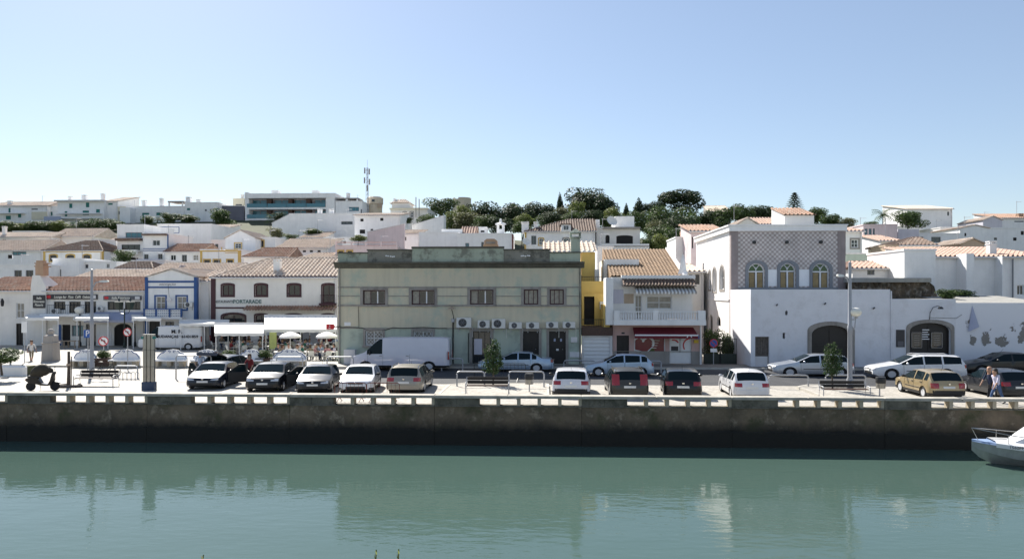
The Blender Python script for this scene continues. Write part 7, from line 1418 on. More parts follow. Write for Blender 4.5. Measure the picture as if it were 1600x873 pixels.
# ------------------------------------------------------------------ street furniture
def bench(label, u0, u1, vb, vt, base=0.0, wood='dark_wood', seatw='brown_wood'):
    p = G((u0 + u1) / 2, vb, base); Y = p.y; w = XY(u1, Y) - XY(u0, Y); k = (vb - vt) * (Y) / FP
    t = thing('park_bench', label, 'bench', p, 0, 'park benches along the quay'); h = w / 2
    for i, z in enumerate((.57, .79)): m = MB(); m.bbox(-h * .93, h * .93, .30 + i * .04, .345 + i * .04, k * z - .0, k * (z + .19), .008); m.build('back_slat', wood, t, world=False)
    for i in range(4): m = MB(); m.bbox(-h * .93, h * .93, -.16 + i * .115, -.16 + i * .115 + .10, k * .50, k * .50 + .035, .006); m.build('seat_slat', seatw, t, world=False)
    for s in (-1, 1):
        m = MB(); x = s * h * .97; m.tube([(x, -.2, 0), (x, -.2, k * .68), (x, .0, k * .70), (x, .28, k * .68)], .02, 6); m.tube([(x, .34, 0), (x, .28, k * .48), (x, .38, k * .96)], .02, 6); m.tube([(x, -.18, k * .49), (x, .3, k * .49)], .018, 5); m.build('leg_frame', 'galvanised', t, world=False)
    return t
bench('park bench left of the steel info pillar with a bicycle behind it', 118, 181, 603, 578); bench('park bench under the small street tree on the middle island', 727, 796, 616, 589, .1); bench('park bench at the foot of the globe lamp post', 1283, 1358, 621, 596, .1)
def bin_(label, u, vb, vt, base=.1):
    p = G(u, vb, base); t = thing('litter_bin', label, 'litter bin', p, 0, 'litter bins on posts'); h = (vb - vt) * p.y / FP
    m = MB(); m.tube([(0, .1, 0), (0, .1, h * .9)], .03, 6); m.build('post', 'galvanised', t, world=False)
    m = MB(); m.lathe([(.17, h * .42), (.19, h * .43), (.2, h * .68)], 16); m.build('bucket', 'steel', t, smooth=40, world=False); m = MB(); m.lathe([(.205, h * .68), (.21, h * .72), (.21, h * .94), (.19, h), (.12, h)], 16); m.build('rim', 'black_plastic', t, smooth=40, world=False)
bin_('steel litter bin beside the bench on the middle island', 827, 612, 583); bin_('steel litter bin near the gold hatchback', 1376, 619, 589)
def hoop(label, u0, u1, vt, vb, base=0.0):
    p = G(u0, vb, base); Y = p.y; w = XY(u1, Y) - p.x; h = (vb - vt) * Y / FP; t = thing('hoop_barrier', label, 'barrier', p, 0, 'tubular steel hoops'); m = MB(); r = .12
    m.tube([(0, 0, 0), (0, 0, h - r), (r * .3, 0, h - r * .3), (r, 0, h), (w - r, 0, h), (w - r * .3, 0, h - r * .3), (w, 0, h - r), (w, 0, 0)], .038, 8); m.build('tube', 'galvanised', t, world=False)
    for x in (0, w): m = MB(); m.lathe([(.07, 0), (.07, .012)], 10, (x, 0, 0)); m.build('foot_plate', 'galvanised', t, world=False)
for q in (('left hoop barrier behind the middle island bench', 714, 757, 580, 603, .1), ('right hoop barrier behind the middle island bench', 795, 850, 580, 604, .1), ('hoop barrier left of the white panel van', 511, 552, 557, 577, .1), ('hoop barrier at the tail of the white panel van', 690, 723, 560, 579), ('hoop barrier before the white roller door', 881, 930, 563, 580), ('hoop barrier at the tail of the silver-blue hatchback', 1010, 1033, 564, 582),
          ('hoop barrier left of the second street tree', 1202, 1263, 586, 606), ('hoop barrier behind the globe lamp post', 1290, 1353, 586, 604), ('tall hoop barrier beside the navy hatchback', 275, 330, 554, 592), ('hoop barrier behind the black crossover', 432, 473, 557, 574, .1), ('hoop barrier by the raised tailgate', 380, 393, 557, 574, .1), ('hoop barrier beside the bicycle rack', 180, 215, 571, 590)): hoop(*q)
def crowd_barrier(label, u0, u1, Y, zt, matn, base=0.0, n=12):
    x0, x1 = XY(u0, Y), XY(u1, Y); t = thing('crowd_barrier', label, 'barrier', (x0, Y, base)); w = x1 - x0; m = MB()
    m.tube([(0, 0, .16), (0, 0, zt - .06), (.06, 0, zt), (w - .06, 0, zt), (w, 0, zt - .06), (w, 0, .16), (0, 0, .16)], .018, 6); m.build('frame', matn, t, world=False)
    b = MB(); b.tube([(0, 0, .16), (0, 0, zt)], .009, 4); me = b.mesh('bar', matn)
    for k in range(1, n): o = link('bar', me, t); o.location = (w * k / n, 0, 0)
    for x in (.15 * w, .85 * w): m = MB(); m.tube([(x - .05, -.25, 0), (x, 0, .17), (x + .05, .25, 0)], .016, 5); m.build('foot', matn, t, world=False)
crowd_barrier('red-brown crowd barrier standing behind the parapet before the white hatchback', 523, 572, 31.3, .80, 'rust_red', n=8); crowd_barrier('second red-brown crowd barrier behind the parapet beside the first', 573, 624, 31.35, .80, 'rust_red', n=8); crowd_barrier('dark crowd barrier in the road behind the street tree', 741, 821, 38.6, .95, 'black_metal', n=14)
def lamp_post(label, u, vb, vt, sd_, uh, vh, globe=None, base=0.0):
    p = G(u, vb, base); Y = p.y; Z = lambda v: ZV(u, v, Y) - base; t = thing('lamp_post', label, 'street lamp', p); H = Z(vt); hx = XY(uh, Y) - p.x; hz = Z(vh)
    m = MB(); m.lathe([(.15, 0), (.15, .5), (.11, .6), (.105, H * .45), (.115, H * .45 + .02), (.115, H * .45 + .3), (.09, H * .45 + .34), (.07, H - .3), (.07, H), (.02, H + .03)], 12); m.build('pole', 'grey_paint', t, smooth=35, world=False)
    m = MB(); m.tube([(0, 0, hz - .45), (hx * .25, 0, hz - .05), (hx * .6, 0, hz)], .04, 6); m.build('arm', 'grey_paint', t, world=False)
    m = MB(); m.loft([[(x, -w, z + .02), (x, w, z + .02), (x, w * .7, z + .02 + q), (x, -w * .7, z + .02 + q)] for x, w, z, q in ((hx * .5, .05, hz - .05, .07), (hx * .75, .13, hz - .07, .13), (hx * 1.0, .13, hz - .06, .12), (hx * 1.08, .06, hz - .03, .06))], True, True); m.build('lamp_head', 'plastic_white', t, smooth=50, world=False)
    if globe:
        gu, gv, gr = globe; gx, gz = XY(gu, Y) - p.x, Z(gv); m = MB(); m.sphere((gx, -.05, gz), gr * 1.12, gr, gr * .9, 14, 9); m.build('globe', 'lamp_globe', t, smooth=60, world=False); m = MB(); m.tube([(0, 0, gz - .95), (gx * .8, -.05, gz - .7), (gx, -.05, gz - gr * .9)], .03, 6); m.tube([(0, 0, gz - gr - .12), (gx, -.05, gz - gr - .1)], .025, 5); m.lathe([(gr * .5, -gr * .98), (gr * .3, -gr * 1.2)], 10, (gx, -.05, gz)); m.build('globe_bracket', 'grey_paint', t, world=False)
    return t
lamp_post('tall grey lamp post on the left plaza with one arm', 143.5, 580, 421, 1, 168, 440); lamp_post('tall grey lamp post with a glass globe beside the second street tree', 1328, 609, 410, -1, 1309, 431, (1336.5, 487.5, .24), .1)
def globe_lamp(label, u, vb, globes, matn='black_metal', lantern=False):
    p = G(u, vb); Y = p.y; t = thing('globe_lamp', label, 'street lamp', p); top = max(ZV(g[0], g[1], Y) for g in globes); m = MB()
    m.lathe([(.12, 0), (.12, .3), (.06, .45), (.045, top - .3)], 10)
    for gu, gv, gr in globes: gx = XY(gu, Y) - p.x; gz = ZV(gu, gv, Y); m.tube([(0, 0, gz - gr - .35), (gx * .7, 0, gz - gr - .3), (gx, 0, gz - gr * .9)], .025, 5)
    m.build('post', matn, t, world=False)
    for gu, gv, gr in globes:
        gx = XY(gu, Y) - p.x; gz = ZV(gu, gv, Y); m = MB()
        if lantern: m.lathe([(gr * .5, -gr), (gr * .95, gr * .45), (gr * 1.05, gr * .5), (gr * .3, gr * .95), (.03, gr * 1.3)], 6, (gx, 0, gz)); m.build('lantern', 'dark_green_metal', t, world=False)
        else: m.sphere((gx, 0, gz), gr * 1.12, gr, gr * .9, 14, 9); m.build('globe', 'lamp_globe', t, smooth=60, world=False)
globe_lamp('globe lamp with two pale globes before the restaurant row', 125, 541, [(124, 484.5, .36), (120.5, 499, .32)]); globe_lamp('globe lamp with one yellowish globe before the blue-trimmed house', 211, 541, [(207, 500, .24)]); globe_lamp('dark green post with two hanging lanterns before the restaurant row', 194.5, 543, [(186, 476, .42), (203.5, 476, .42)], 'dark_green_metal', True)
def road_sign(label, u, vb, v0, v1, kind, yaw=0.0, base=0.0, du=0):
    p = G(u, vb, base); Y = p.y; t = thing('road_sign', label, 'road sign', p); zc = ZV(u, (v0 + v1) / 2, Y) - base; r = (v1 - v0) / 2 * Y / FP; top = zc + r * 1.02; m = MB(); m.tube([(0, .03, 0), (0, .03, top)], .028, 6); m.build('pole', 'galvanised', t, world=False)
    f = link('face', None, t); f.location = (du, 0, zc); f.rotation_euler = (0, 0, yaw)
    if kind == 'P':
        m = MB(); m.box(-r, r, -.02, .0, -r, r); m.build('plate', 'sign_blue', f, world=False); text('P', r * 2.1, 'sign_white', f, face_y(0, -.024, 0))
    elif kind in ('turn', 'stop'):
        m = MB(); m.lathe([(r, -.012), (r, .012)], 24, axis='y'); m.build('plate', 'sign_red', f, world=False); m = MB(); m.lathe([(r * .80, -.018), (r * .80, -.011)], 24, axis='y'); m.build('disc', 'sign_white' if kind == 'turn' else 'sign_blue', f, world=False)
        if kind == 'turn':
            m = MB(); m.tube([(r * .25, -.024, -r * .5), (r * .22, -.024, r * .1), (-r * .3, -.024, r * .2)], r * .09, 4); m.add([(-r * .3, -.026, r * .42), (-r * .58, -.026, r * .18), (-r * .28, -.026, -r * .02)], [(0, 1, 2)]); m.build('arrow', 'text_black', f, world=False)
            m = MB(); m.add([(-r * .62, -.03, r * .48), (-r * .5, -.03, r * .62), (r * .62, -.03, -r * .48), (r * .5, -.03, -r * .62)], [(0, 1, 2, 3)]); m.build('bar', 'sign_red', f, world=False, fix=False)
        else:
            m = MB(); m.add([(-r * .62, -.022, r * .48), (-r * .5, -.022, r * .62), (r * .62, -.022, -r * .48), (r * .5, -.022, -r * .62)], [(0, 1, 2, 3)]); m.build('bar', 'sign_red', f, world=False, fix=False); m = MB(); m.box(-r * .75, r * .75, -.01, .01, -r * 2.1, -r * 1.25); m.build('plate_below', 'sign_white', f, world=False)
    return t
road_sign('blue square parking sign beside the left lamp post', 137, 576, 515, 527.5, 'P'); road_sign('no-left-turn sign before the removal van', 199, 576, 512, 525.5, 'turn'); road_sign('angled no-left-turn sign between the white masonry benches', 161.5, 571, 525, 540.5, 'turn', R(52)); road_sign('no-parking sign at the gated yard', 1115, 572, 529.5, 542.5, 'stop')
t = road_sign('plain sign back on a thin pole at the left promenade', 38, 569, 503, 519, 'none'); m = MB(); m.box(-.18, .18, -.02, .0, -.35, .35); m.build('plate', 'sign_white', [c for c in t.children if c.name.startswith('face')][0], world=False)
# steel info pillar
p = G(233, 609); t = thing('steel_pillar', 'ribbed stainless steel pillar with dark blue base on the promenade', 'pillar', p); hh = ZV(233, 522, p.y); m = MB()
for x in (-.19, 0, .19): m.lathe([(.105, .38), (.105, hh)], 14, (x, 0, 0))
m.build('shaft', 'steel', t, smooth=40, world=False); m = MB(); m.bbox(-.31, .31, -.14, .14, 0, .40, .02); mat('base_blue', (.02, .045, .10), .5); m.build('base', 'base_blue', t, world=False)
for z in (hh * .42, hh * .72): m = MB(); m.box(-.31, .31, -.115, .115, z, z + .012); m.build('band', 'black_metal', t, world=False)
for x in (-.28, .28): m = MB(); m.lathe([(.07, -.06), (.07, .06)], 12, (x, -.05, hh - .16), 'y'); m.build('loudspeaker', 'green_shutter', t, world=False)
# stone monument
p = G(79.5, 566); t = thing('stone_monument', 'squat stone pillar topped by a ball on the plaza', 'monument', p); k = p.y / FP; m = MB(); m.loft([[(s * w, q * w, z) for s, q in ((-1, -1), (1, -1), (1, 1), (-1, 1))] for w, z in ((.40, 0), (.36, 30 * k), (.41, 30.5 * k), (.41, 32 * k), (.33, 32.5 * k), (.30, 43 * k), (.14, 45 * k), (.12, 46 * k))], True, True); m.build('shaft', 'grey_stone', t, world=False); m = MB(); m.sphere((0, 0, 49.5 * k), .2, nu=12, nv=8); m.build('ball', 'grey_stone', t, smooth=60, world=False)
# young tree stake with timber frame
p = G(107, 604); t = thing('planting_stake', 'bare tree stake tied with rope inside a low timber frame', 'stake', p); m = MB(); m.tube([(0, 0, 0), (.02, 0, .9), (0, .02, 1.75)], .085, 7, .06); m.tube([(.1, .05, 0), (.12, .05, 1.5)], .025, 5); m.build('stem', 'bark', t, world=False); m = MB(); m.lathe([(.09, 1.05), (.1, 1.1), (.09, 1.15)], 8); m.build('tie', 'tan_stone', t, world=False)
for a, b in (((-.6, -.3), (.1, -.42)), ((.1, -.42), (.75, -.15)), ((-.6, -.3), (-.2, .3)), ((.75, -.15), (.3, .35))): m = MB(); m.tube([(*a, .07), (*b, .07)], .07, 6); m.build('timber', 'old_wood', t, world=False)
# bike rack and bicycle
p = G(186, 593); t = thing('bicycle_rack', 'row of low steel hoops for bicycles on the promenade', 'bicycle rack', p); w = XY(218, p.y) - p.x; b = MB(); b.tube([(0, 0, 0), (0, 0, .36), (.06, 0, .42), (.14, 0, .42), (.2, 0, .36), (.2, 0, 0)], .014, 5); me = b.mesh('hoop', 'galvanised')
for k in range(5): o = link('hoop', me, t); o.location = (k * w / 5, 0, 0)
m = MB(); m.tube([(0, 0, .02), (w, 0, .02)], .02, 5); m.build('ground_rail', 'galvanised', t, world=False)
p = G(165, 590); t = thing('bicycle', 'black bicycle leaning behind the left park bench', 'bicycle', p, R(12)); r = .3
for x in (-.48, .48): m = MB(); m.tube([(x + r * cos(a * pi / 9), 0, r + r * sin(a * pi / 9)) for a in range(19)], .018, 5); m.build('wheel', 'tyre', t, world=False)
m = MB(); A, B, C, D = (-.48, 0, r), (-.1, 0, .28), (-.2, 0, .72), (.36, 0, .74)
for a, b in ((A, B), (A, C), (B, C), (C, D), (B, D), (D, (.48, 0, r)), (C, (-.22, 0, .85)), (D, (.33, 0, .92))): m.tube([a, b], .016, 5)
m.build('frame', 'paint_black', t, world=False); m = MB(); m.tube([(.28, -.25, .93), (.36, 0, .92), (.28, .25, .93)], .014, 5); m.build('handlebar', 'black_metal', t, world=False); m = MB(); m.sphere((-.24, 0, .87), .13, .07, .035); m.build('saddle', 'black_plastic', t, world=False)
# yellow box, low white planter wall at the left edge
p = G(12, 587); t = thing('yellow_box_post', 'yellow box on a grey post at the left promenade edge', 'box', p); k = p.y / FP; m = MB(); m.tube([(.16, 0, 0), (.16, 0, 41 * k)], .05, 6); m.build('post', 'galvanised', t, world=False); m = MB(); m.bbox(-.22, .1, -.1, .1, 26 * k, 41 * k, .02); m.build('box', 'yellow_plastic', t, world=False)
p = G(10, 588); t = thing('planter_wall', 'low rounded white planter wall at the left edge', 'planter', p); m = MB(); m.bbox(-2.4, .95, .1, .45, 0, .62, .12); m.build('wall', 'white_wall', t, world=False); m = MB(); m.box(-2.3, .8, .46, 1.2, 0, .5); m.build('soil', 'earth', t, world=False)
T_('bush2', 'low plants in the white planter at the left edge', -24, 30, 546, 572, 37.6, base=.3, cat='shrub', name='planter_plant')
# masonry benches with blue scrolls, and plant boxes
def masonry_bench(label, u0, u1, vb=571.5):
    p = G((u0 + u1) / 2, vb, .1); w = XY(u1, p.y) - XY(u0, p.y); h = w / 2; H = 26.5 * p.y / FP; t = thing('masonry_bench', label, 'bench', p, 0, 'white masonry benches with blue scrolls')
    prof = [(-h, H * .50), (-h * .90, H * .64), (-h * .74, H * .78), (-h * .55, H * .82), (-h * .40, H * .95), (0, H), (h * .40, H * .95), (h * .55, H * .82), (h * .74, H * .78), (h * .90, H * .64), (h, H * .50)]
    m = MB(); m.prism([(-h, 0)] + prof + [(h, 0)], .12, .20); m.build('back', 'white_wall', t, world=False); m = MB(); m.bbox(-h, h, -.32, .119, H * .30, H * .40, .02); m.build('seat', 'white_wall', t, world=False)
    for x in (-h * .8, 0, h * .8): m = MB(); m.box(x - .12, x + .12, -.26, .118, 0, H * .30); m.build('pier', 'pier_stone', t, world=False)
    m = MB(); m.tube([(x * .95, .11, z - .03) for x, z in prof[:5]], .022, 4); m.tube([(x * .95, .11, z - .03) for x, z in prof[6:]], .022, 4)
    for s in (-1, 1): m.tube([(s * (h * .16 + .07 * cos(a)), .11, H * .86 + .06 * sin(a)) for a in (q * .7 for q in range(8))], .018, 4)
    m.build('blue_scroll', 'blue_trim', t, world=False)
for i, (a, b) in enumerate(((113, 149), (173, 217), (243, 291), (300, 343), (371, 412), (425, 478))):
    masonry_bench(('white masonry bench beside the left lamp post', 'white masonry bench beside the no-left-turn sign', 'white masonry bench before the removal van', 'white masonry bench behind the man in pale blue', 'white masonry bench behind the raised tailgate', 'white masonry bench behind the black crossover')[i], a, b)
for i, (a, b, v) in enumerate(((151, 171, 571), (401, 424, 571), (344, 368, 571))):
    p = G((a + b) / 2, v, .1); w = XY(b, p.y) - XY(a, p.y); t = thing('plant_box', ('brown timber plant box beside the left lamp post', 'brown timber plant box between two masonry benches by the terrace', 'brown timber plant box behind the open tailgate')[i], 'planter', p); k = p.y / FP
    for z in range(3): m = MB(); m.bbox(-w / 2, w / 2, -.3, .3, z * .16, z * .16 + .15, .01); m.build('board', 'brown_wood', t, world=False)
    c = link('plants', CROWN['bush2'], t); c.location = (0, 0, .35); c.scale = (w * 1.25, .8, 17 * k)
# ------------------------------------------------------------------ restaurant terrace: awnings, parasols, tables, chairs
def flat_awning(label, u0, u1, vt, vf, Yb, Yf, posts=True, name='awning', drop=.22):
    uc = (u0 + u1) / 2; xa0, xa1, xb0, xb1 = XY(u0, Yb), XY(u1, Yb), XY(u0, Yf), XY(u1, Yf); zb, zf = ZV(uc, vt, Yb), ZV(uc, vf, Yf); t = thing(name, label, 'awning', ((xb0 + xb1) / 2, (Yb + Yf) / 2, 0)); m = MB()
    m.add([(xa0, Yb, zb), (xa1, Yb, zb), (xb1, Yf, zf), (xb0, Yf, zf), (xa0, Yb, zb + .03), (xa1, Yb, zb + .03), (xb1, Yf, zf + .03), (xb0, Yf, zf + .03)], [(0, 1, 2, 3), (4, 7, 6, 5), (0, 3, 7, 4), (1, 5, 6, 2), (0, 4, 5, 1), (3, 2, 6, 7)]); m.build('canvas', 'awning_white', t)
    m = MB(); n = max(4, int((xb1 - xb0) / .35)); vs = []
    for k in range(n + 1): vs += [(xb0 + (xb1 - xb0) * k / n, Yf - .01, zf + .03), (xb0 + (xb1 - xb0) * k / n, Yf - .01, zf - drop + (.05 if k % 2 else 0))]
    m.add(vs, [(2 * k, 2 * k + 2, 2 * k + 3, 2 * k + 1) for k in range(n)]); m.build('valance', 'awning_white', t, fix=False)
    if posts:
        for x in (xb0 + .1, (xb0 + xb1) / 2, xb1 - .1): m = MB(); m.tube([(x, Yf + .05, 0), (x, Yf + .05, zf)], .035, 6); m.build('post', 'white_paint', t)
    m = MB(); m.box(xa0, xa1, Yb - .05, Yb + .12, zb - .02, zb + .16); m.build('cassette', 'pale_wall', t)
flat_awning('large white terrace awning beside the green building', 413, 526, 494.5, 515, 59.0, 54.5); flat_awning('white awning over the terrace left of the large one', 335, 412, 507, 520.5, 58.0, 53.5); flat_awning('narrow white awning behind the removal van', 280, 358, 502, 506, 60.8, 58.2); flat_awning('white awning on the white corner house', 40, 92, 493, 497, 62.6, 59.6); flat_awning('white awning in the middle of the restaurant row', 118, 170, 493.5, 497.5, 62.2, 59.6); flat_awning('white awning before the blue-trimmed house', 206, 252, 494.5, 497.5, 61.8, 59.4)
def parasol(label, u0, u1, vt, vb, Y):
    uc = (u0 + u1) / 2; x = XY(uc, Y); w = (XY(u1, Y) - XY(u0, Y)) / 2; zt, ze = ZV(uc, vt, Y), ZV(uc, vb, Y); t = thing('parasol', label, 'parasol', (x, Y, 0)); m = MB(); n = 12
    m.loft([[(w * f * cos(2 * pi * j / n), w * f * sin(2 * pi * j / n), z) for j in range(n)] for f, z in ((.02, zt), (.35, zt - (zt - ze) * .18), (.75, zt - (zt - ze) * .55), (1, ze), (1, ze - .12))], True); m.build('canopy', 'awning_white', t, smooth=30, world=False); m = MB(); m.tube([(0, 0, 0), (0, 0, zt + .08)], .025, 6); m.build('pole', 'white_paint', t, world=False); m = MB(); m.lathe([(.25, 0), (.25, .08), (.05, .12)], 12); m.build('base', 'concrete', t, world=False)
    for k in range(8): m = MB(); a = 2 * pi * k / 8; m.tube([(0, 0, zt - .02), (w * .97 * cos(a), w * .97 * sin(a), ze + .01)], .008, 3); m.build('rib', 'galvanised', t, world=False)
parasol('round white parasol beside the green menu board', 437, 470, 518, 525, 52.5); parasol('round cream parasol at the corner of the green building', 494, 527, 518, 525, 52)
t = thing('menu_board', 'lime green menu board on the terrace', 'sign', (XY(427, 53.5), 53.5, 0)); m = MB(); m.box(XY(421, 53.5) - t.location.x, XY(432, 53.5) - t.location.x, -.03, .03, .5, ZV(426, 519, 53.5)); m.build('board', mat('lime_board', (.45, .50, .16), .6, var=.25, vscale=4), t, world=False); m = MB(); m.tube([(-.2, 0, 0), (-.2, 0, .6)], .02, 4); m.tube([(.2, 0, 0), (.2, 0, .6)], .02, 4); m.build('legs', 'black_metal', t, world=False)
for i, (a, b) in enumerate(((473, 483), (485, 496))): t = thing('blackboard', ('left of two blue-grey menu boards under the large awning', 'right of two blue-grey menu boards under the large awning')[i], 'sign', (XY((a + b) / 2, 58.5), 58.5, 0)); m = MB(); w = (XY(b, 58.5) - XY(a, 58.5)) / 2; m.box(-w, w, -.03, .03, .3, ZV(a, 518, 58.5)); m.build('board', 'awning_blue', t, world=False)
def chair_proto():
    t = thing('terrace_chair', 'white plastic terrace chair', 'chair', (0, 0, 0), 0, 'white terrace chairs'); m = MB(); m.bbox(-.2, .2, -.2, .2, .34, .37, .02); m.build('seat', 'plastic_white', t, world=False); m = MB(); m.loft([[(-.2, .19, .40), (.2, .19, .40), (.2, .22, .40), (-.2, .22, .40)], [(-.21, .25, .62), (.21, .25, .62), (.21, .28, .62), (-.21, .28, .62)], [(-.15, .27, .72), (.15, .27, .72), (.15, .29, .72), (-.15, .29, .72)]], True, True); m.build('backrest', 'plastic_white', t, world=False)
    for x in (-.17, .17):
        for y in (-.17, .17): m = MB(); m.tube([(x * 1.15, y * 1.15, 0), (x, y, .35)], .018, 5); m.build('leg', 'plastic_white', t, world=False)
    for s in (-1, 1): m = MB(); m.tube([(s * .2, -.18, .36), (s * .22, -.18, .52), (s * .22, .2, .54)], .015, 5); m.build('armrest', 'plastic_white', t, world=False)
    return t
def table_proto():
    t = thing('terrace_table', 'white clothed terrace table', 'table', (0, 0, 0), 0, 'terrace tables'); m = MB(); m.lathe([(.40, .58), (.40, .62)], 16); m.build('top', 'plastic_white', t, world=False); m = MB(); m.lathe([(.04, .05), (.03, .57)], 8); m.build('pedestal', 'black_metal', t, world=False); m = MB(); m.lathe([(.22, 0), (.2, .05)], 12); m.build('foot', 'black_metal', t, world=False); return t
# ------------------------------------------------------------------ people
mat('skin', (.42, .24, .16), .6, var=.1); mat('hair_dark', (.025, .018, .014), .7); mat('hair_grey', (.45, .43, .40), .7); mat('hair_brown', (.07, .04, .025), .7); mat('shoe', (.03, .028, .026), .6)
CL = {}
for n_, c_ in dict(pale_blue=(.38, .48, .66), white=(.70, .69, .67), red=(.22, .02, .025), navy=(.02, .03, .07), khaki=(.24, .20, .14), denim=(.05, .10, .22), black=(.012, .012, .014), green=(.02, .14, .10), tan=(.30, .22, .14), pink=(.50, .25, .26), grey=(.18, .18, .19), floral=(.36, .34, .52)).items():
    CL[n_] = mat('cloth_' + n_, c_, .85, var=.2, vscale=8 if n_ != 'floral' else 22, bump=.3, bscale=15, col2=(.75, .72, .78) if n_ == 'floral' else None)
def person_mesh(J, fingers=True, short=True):
    """J: joint positions. One skinned body; faces take clothing by the nearest bone."""
    V, E, Rr, B = [], [], [], []
    def v(p, r): V.append(Vector(p)); Rr.append(r); return len(V) - 1
    def bone(a, b, tagm): E.append((a, b)); B.append((a, b, tagm))
    pel = v(J['pel'], .135); wst = v(J['wst'], .125); ch = v(J['chest'], .15); nk = v(J['neck'], .055); h0 = v(J['head0'], .075); h1 = v(J['head1'], .098); h2 = v(J['head2'], .07)
    bone(pel, wst, 'shirt'); bone(wst, ch, 'shirt'); bone(ch, nk, 'skin'); bone(nk, h0, 'skin'); bone(h0, h1, 'skin'); bone(h1, h2, 'skin')
    ns = v((Vector(J['head0']) + Vector(J['head1'])) / 2 + Vector(J['face']) * .105, .014); bone(h0, ns, 'skin')
    for s in 'LR':
        sh = v(J['sh' + s], .062); el = v(J['el' + s], .043); wr = v(J['wr' + s], .028); bone(ch, sh, 'shirt'); bone(sh, el, 'shirt'); bone(el, wr, 'skin' if short else 'shirt')
        d = (Vector(J['wr' + s]) - Vector(J['el' + s])).normalized(); pm = v(Vector(J['wr' + s]) + d * .06, .032); bone(wr, pm, 'skin')
        if fingers:
            sd_ = d.orthogonal().normalized(); up = d.cross(sd_)
            for k, (o, ln) in enumerate(((-.028, .062), (-.01, .074), (.01, .07), (.028, .055))):
                a = v(Vector(J['wr' + s]) + d * .10 + sd_ * o, .010); b = v(Vector(J['wr' + s]) + d * (.10 + ln * .7) + sd_ * o * 1.15 + up * .018, .008); bone(pm, a, 'skin'); bone(a, b, 'skin')
            a = v(Vector(J['wr' + s]) + d * .055 + sd_ * -.055 + up * .01, .010); b = v(Vector(J['wr' + s]) + d * .09 + sd_ * -.07 + up * .02, .008); bone(pm, a, 'skin'); bone(a, b, 'skin')
        else:
            a = v(Vector(J['wr' + s]) + d * .13, .022); bone(pm, a, 'skin')
        hp = v(J['hip' + s], .095); kn = v(J['kn' + s], .062); an = v(J['an' + s], .040); to = v(J['to' + s], .034); bone(pel, hp, 'leg'); bone(hp, kn, 'leg'); bone(kn, an, 'calf'); bone(an, to, 'shoe')
    me = bpy.data.meshes.new('body'); me.from_pydata([tuple(p) for p in V], E, []); o = bpy.data.objects.new('body', me); COL.objects.link(o)
    md = o.modifiers.new('s', 'SKIN'); md.use_smooth_shade = True
    for i, sv in enumerate(me.skin_vertices[0].data): sv.radius = (Rr[i], Rr[i] * (.78 if i in (0, 1, 2) else 1)); sv.use_root = (i == 0)
    sb = o.modifiers.new('d', 'SUBSURF'); sb.levels = 1; sb.render_levels = 1
    out = bpy.data.meshes.new_from_object(o.evaluated_get(bpy.context.evaluated_depsgraph_get())); bpy.data.objects.remove(o); bpy.data.meshes.remove(me)
    order = ['shirt', 'skin', 'leg', 'calf', 'shoe']; A = np.array([V[a] for a, b, _ in B]); D = np.array([V[b] for a, b, _ in B]) - A; L2 = (D ** 2).sum(1) + 1e-9; mi = [order.index(t) for _, _, t in B]
    idx = []
    for p in out.polygons:
        c = np.array(p.center); t = np.clip(((c - A) * D).sum(1) / L2, 0, 1); d = ((A + D * t[:, None] - c) ** 2).sum(1) ** .5 - np.array([.5 * (Rr[a] + Rr[b]) for a, b, _ in B]) * .9; idx.append(mi[int(d.argmin())])
    out.polygons.foreach_set('material_index', idx); out.shade_smooth(); return out
def joints(pose, face=(0, -1, 0), stride=0.0, lean=0.0, armL=None, armR=None):
    f = Vector(face); r = Vector((-f.y, f.x, 0)) * -1; z = Vector((0, 0, 1)); P = lambda a, b, c: f * a + r * b + z * c; J = {'face': f}
    s = 1.0
    if pose == 'sit':
        J.update(pel=P(0, 0, .50), wst=P(.0, 0, .70), chest=P(.03, 0, .95), neck=P(.05, 0, 1.12), head0=P(.07, 0, 1.20), head1=P(.08, 0, 1.30), head2=P(.07, 0, 1.37))
        for q, k in (('L', -1), ('R', 1)): J['sh' + q] = P(.03, k * .18, 1.04); J['el' + q] = P(.12, k * .24, .80); J['wr' + q] = P(.34, k * .14, .78); J['hip' + q] = P(.03, k * .09, .49); J['kn' + q] = P(.43, k * .11, .50); J['an' + q] = P(.42, k * .10, .09); J['to' + q] = P(.56, k * .11, .04)
    else:
        J.update(pel=P(0, 0, .93), wst=P(lean * .3, 0, 1.10), chest=P(lean * .7, 0, 1.32), neck=P(lean, 0, 1.49), head0=P(lean + .02, 0, 1.55), head1=P(lean + .03, 0, 1.65), head2=P(lean + .02, 0, 1.72))
        for q, k in (('L', -1), ('R', 1)):
            st = stride * k; J['sh' + q] = P(lean * .85, k * .19, 1.42); J['el' + q] = P(lean * .6 - st * .5, k * .25, 1.14); J['wr' + q] = P(lean * .6 - st * .6 + .12, k * .24, .90); J['hip' + q] = P(0, k * .09, .90); J['kn' + q] = P(st * .55 + .04, k * .10, .50); J['an' + q] = P(st - (.06 if st < 0 else 0), k * .10, .08 + (.05 if st < 0 else 0)); J['to' + q] = P(st + .13, k * .12, .03)
        if armL: J['elL'], J['wrL'] = P(*armL[0]), P(*armL[1])
        if armR: J['elR'], J['wrR'] = P(*armR[0]), P(*armR[1])
    return J
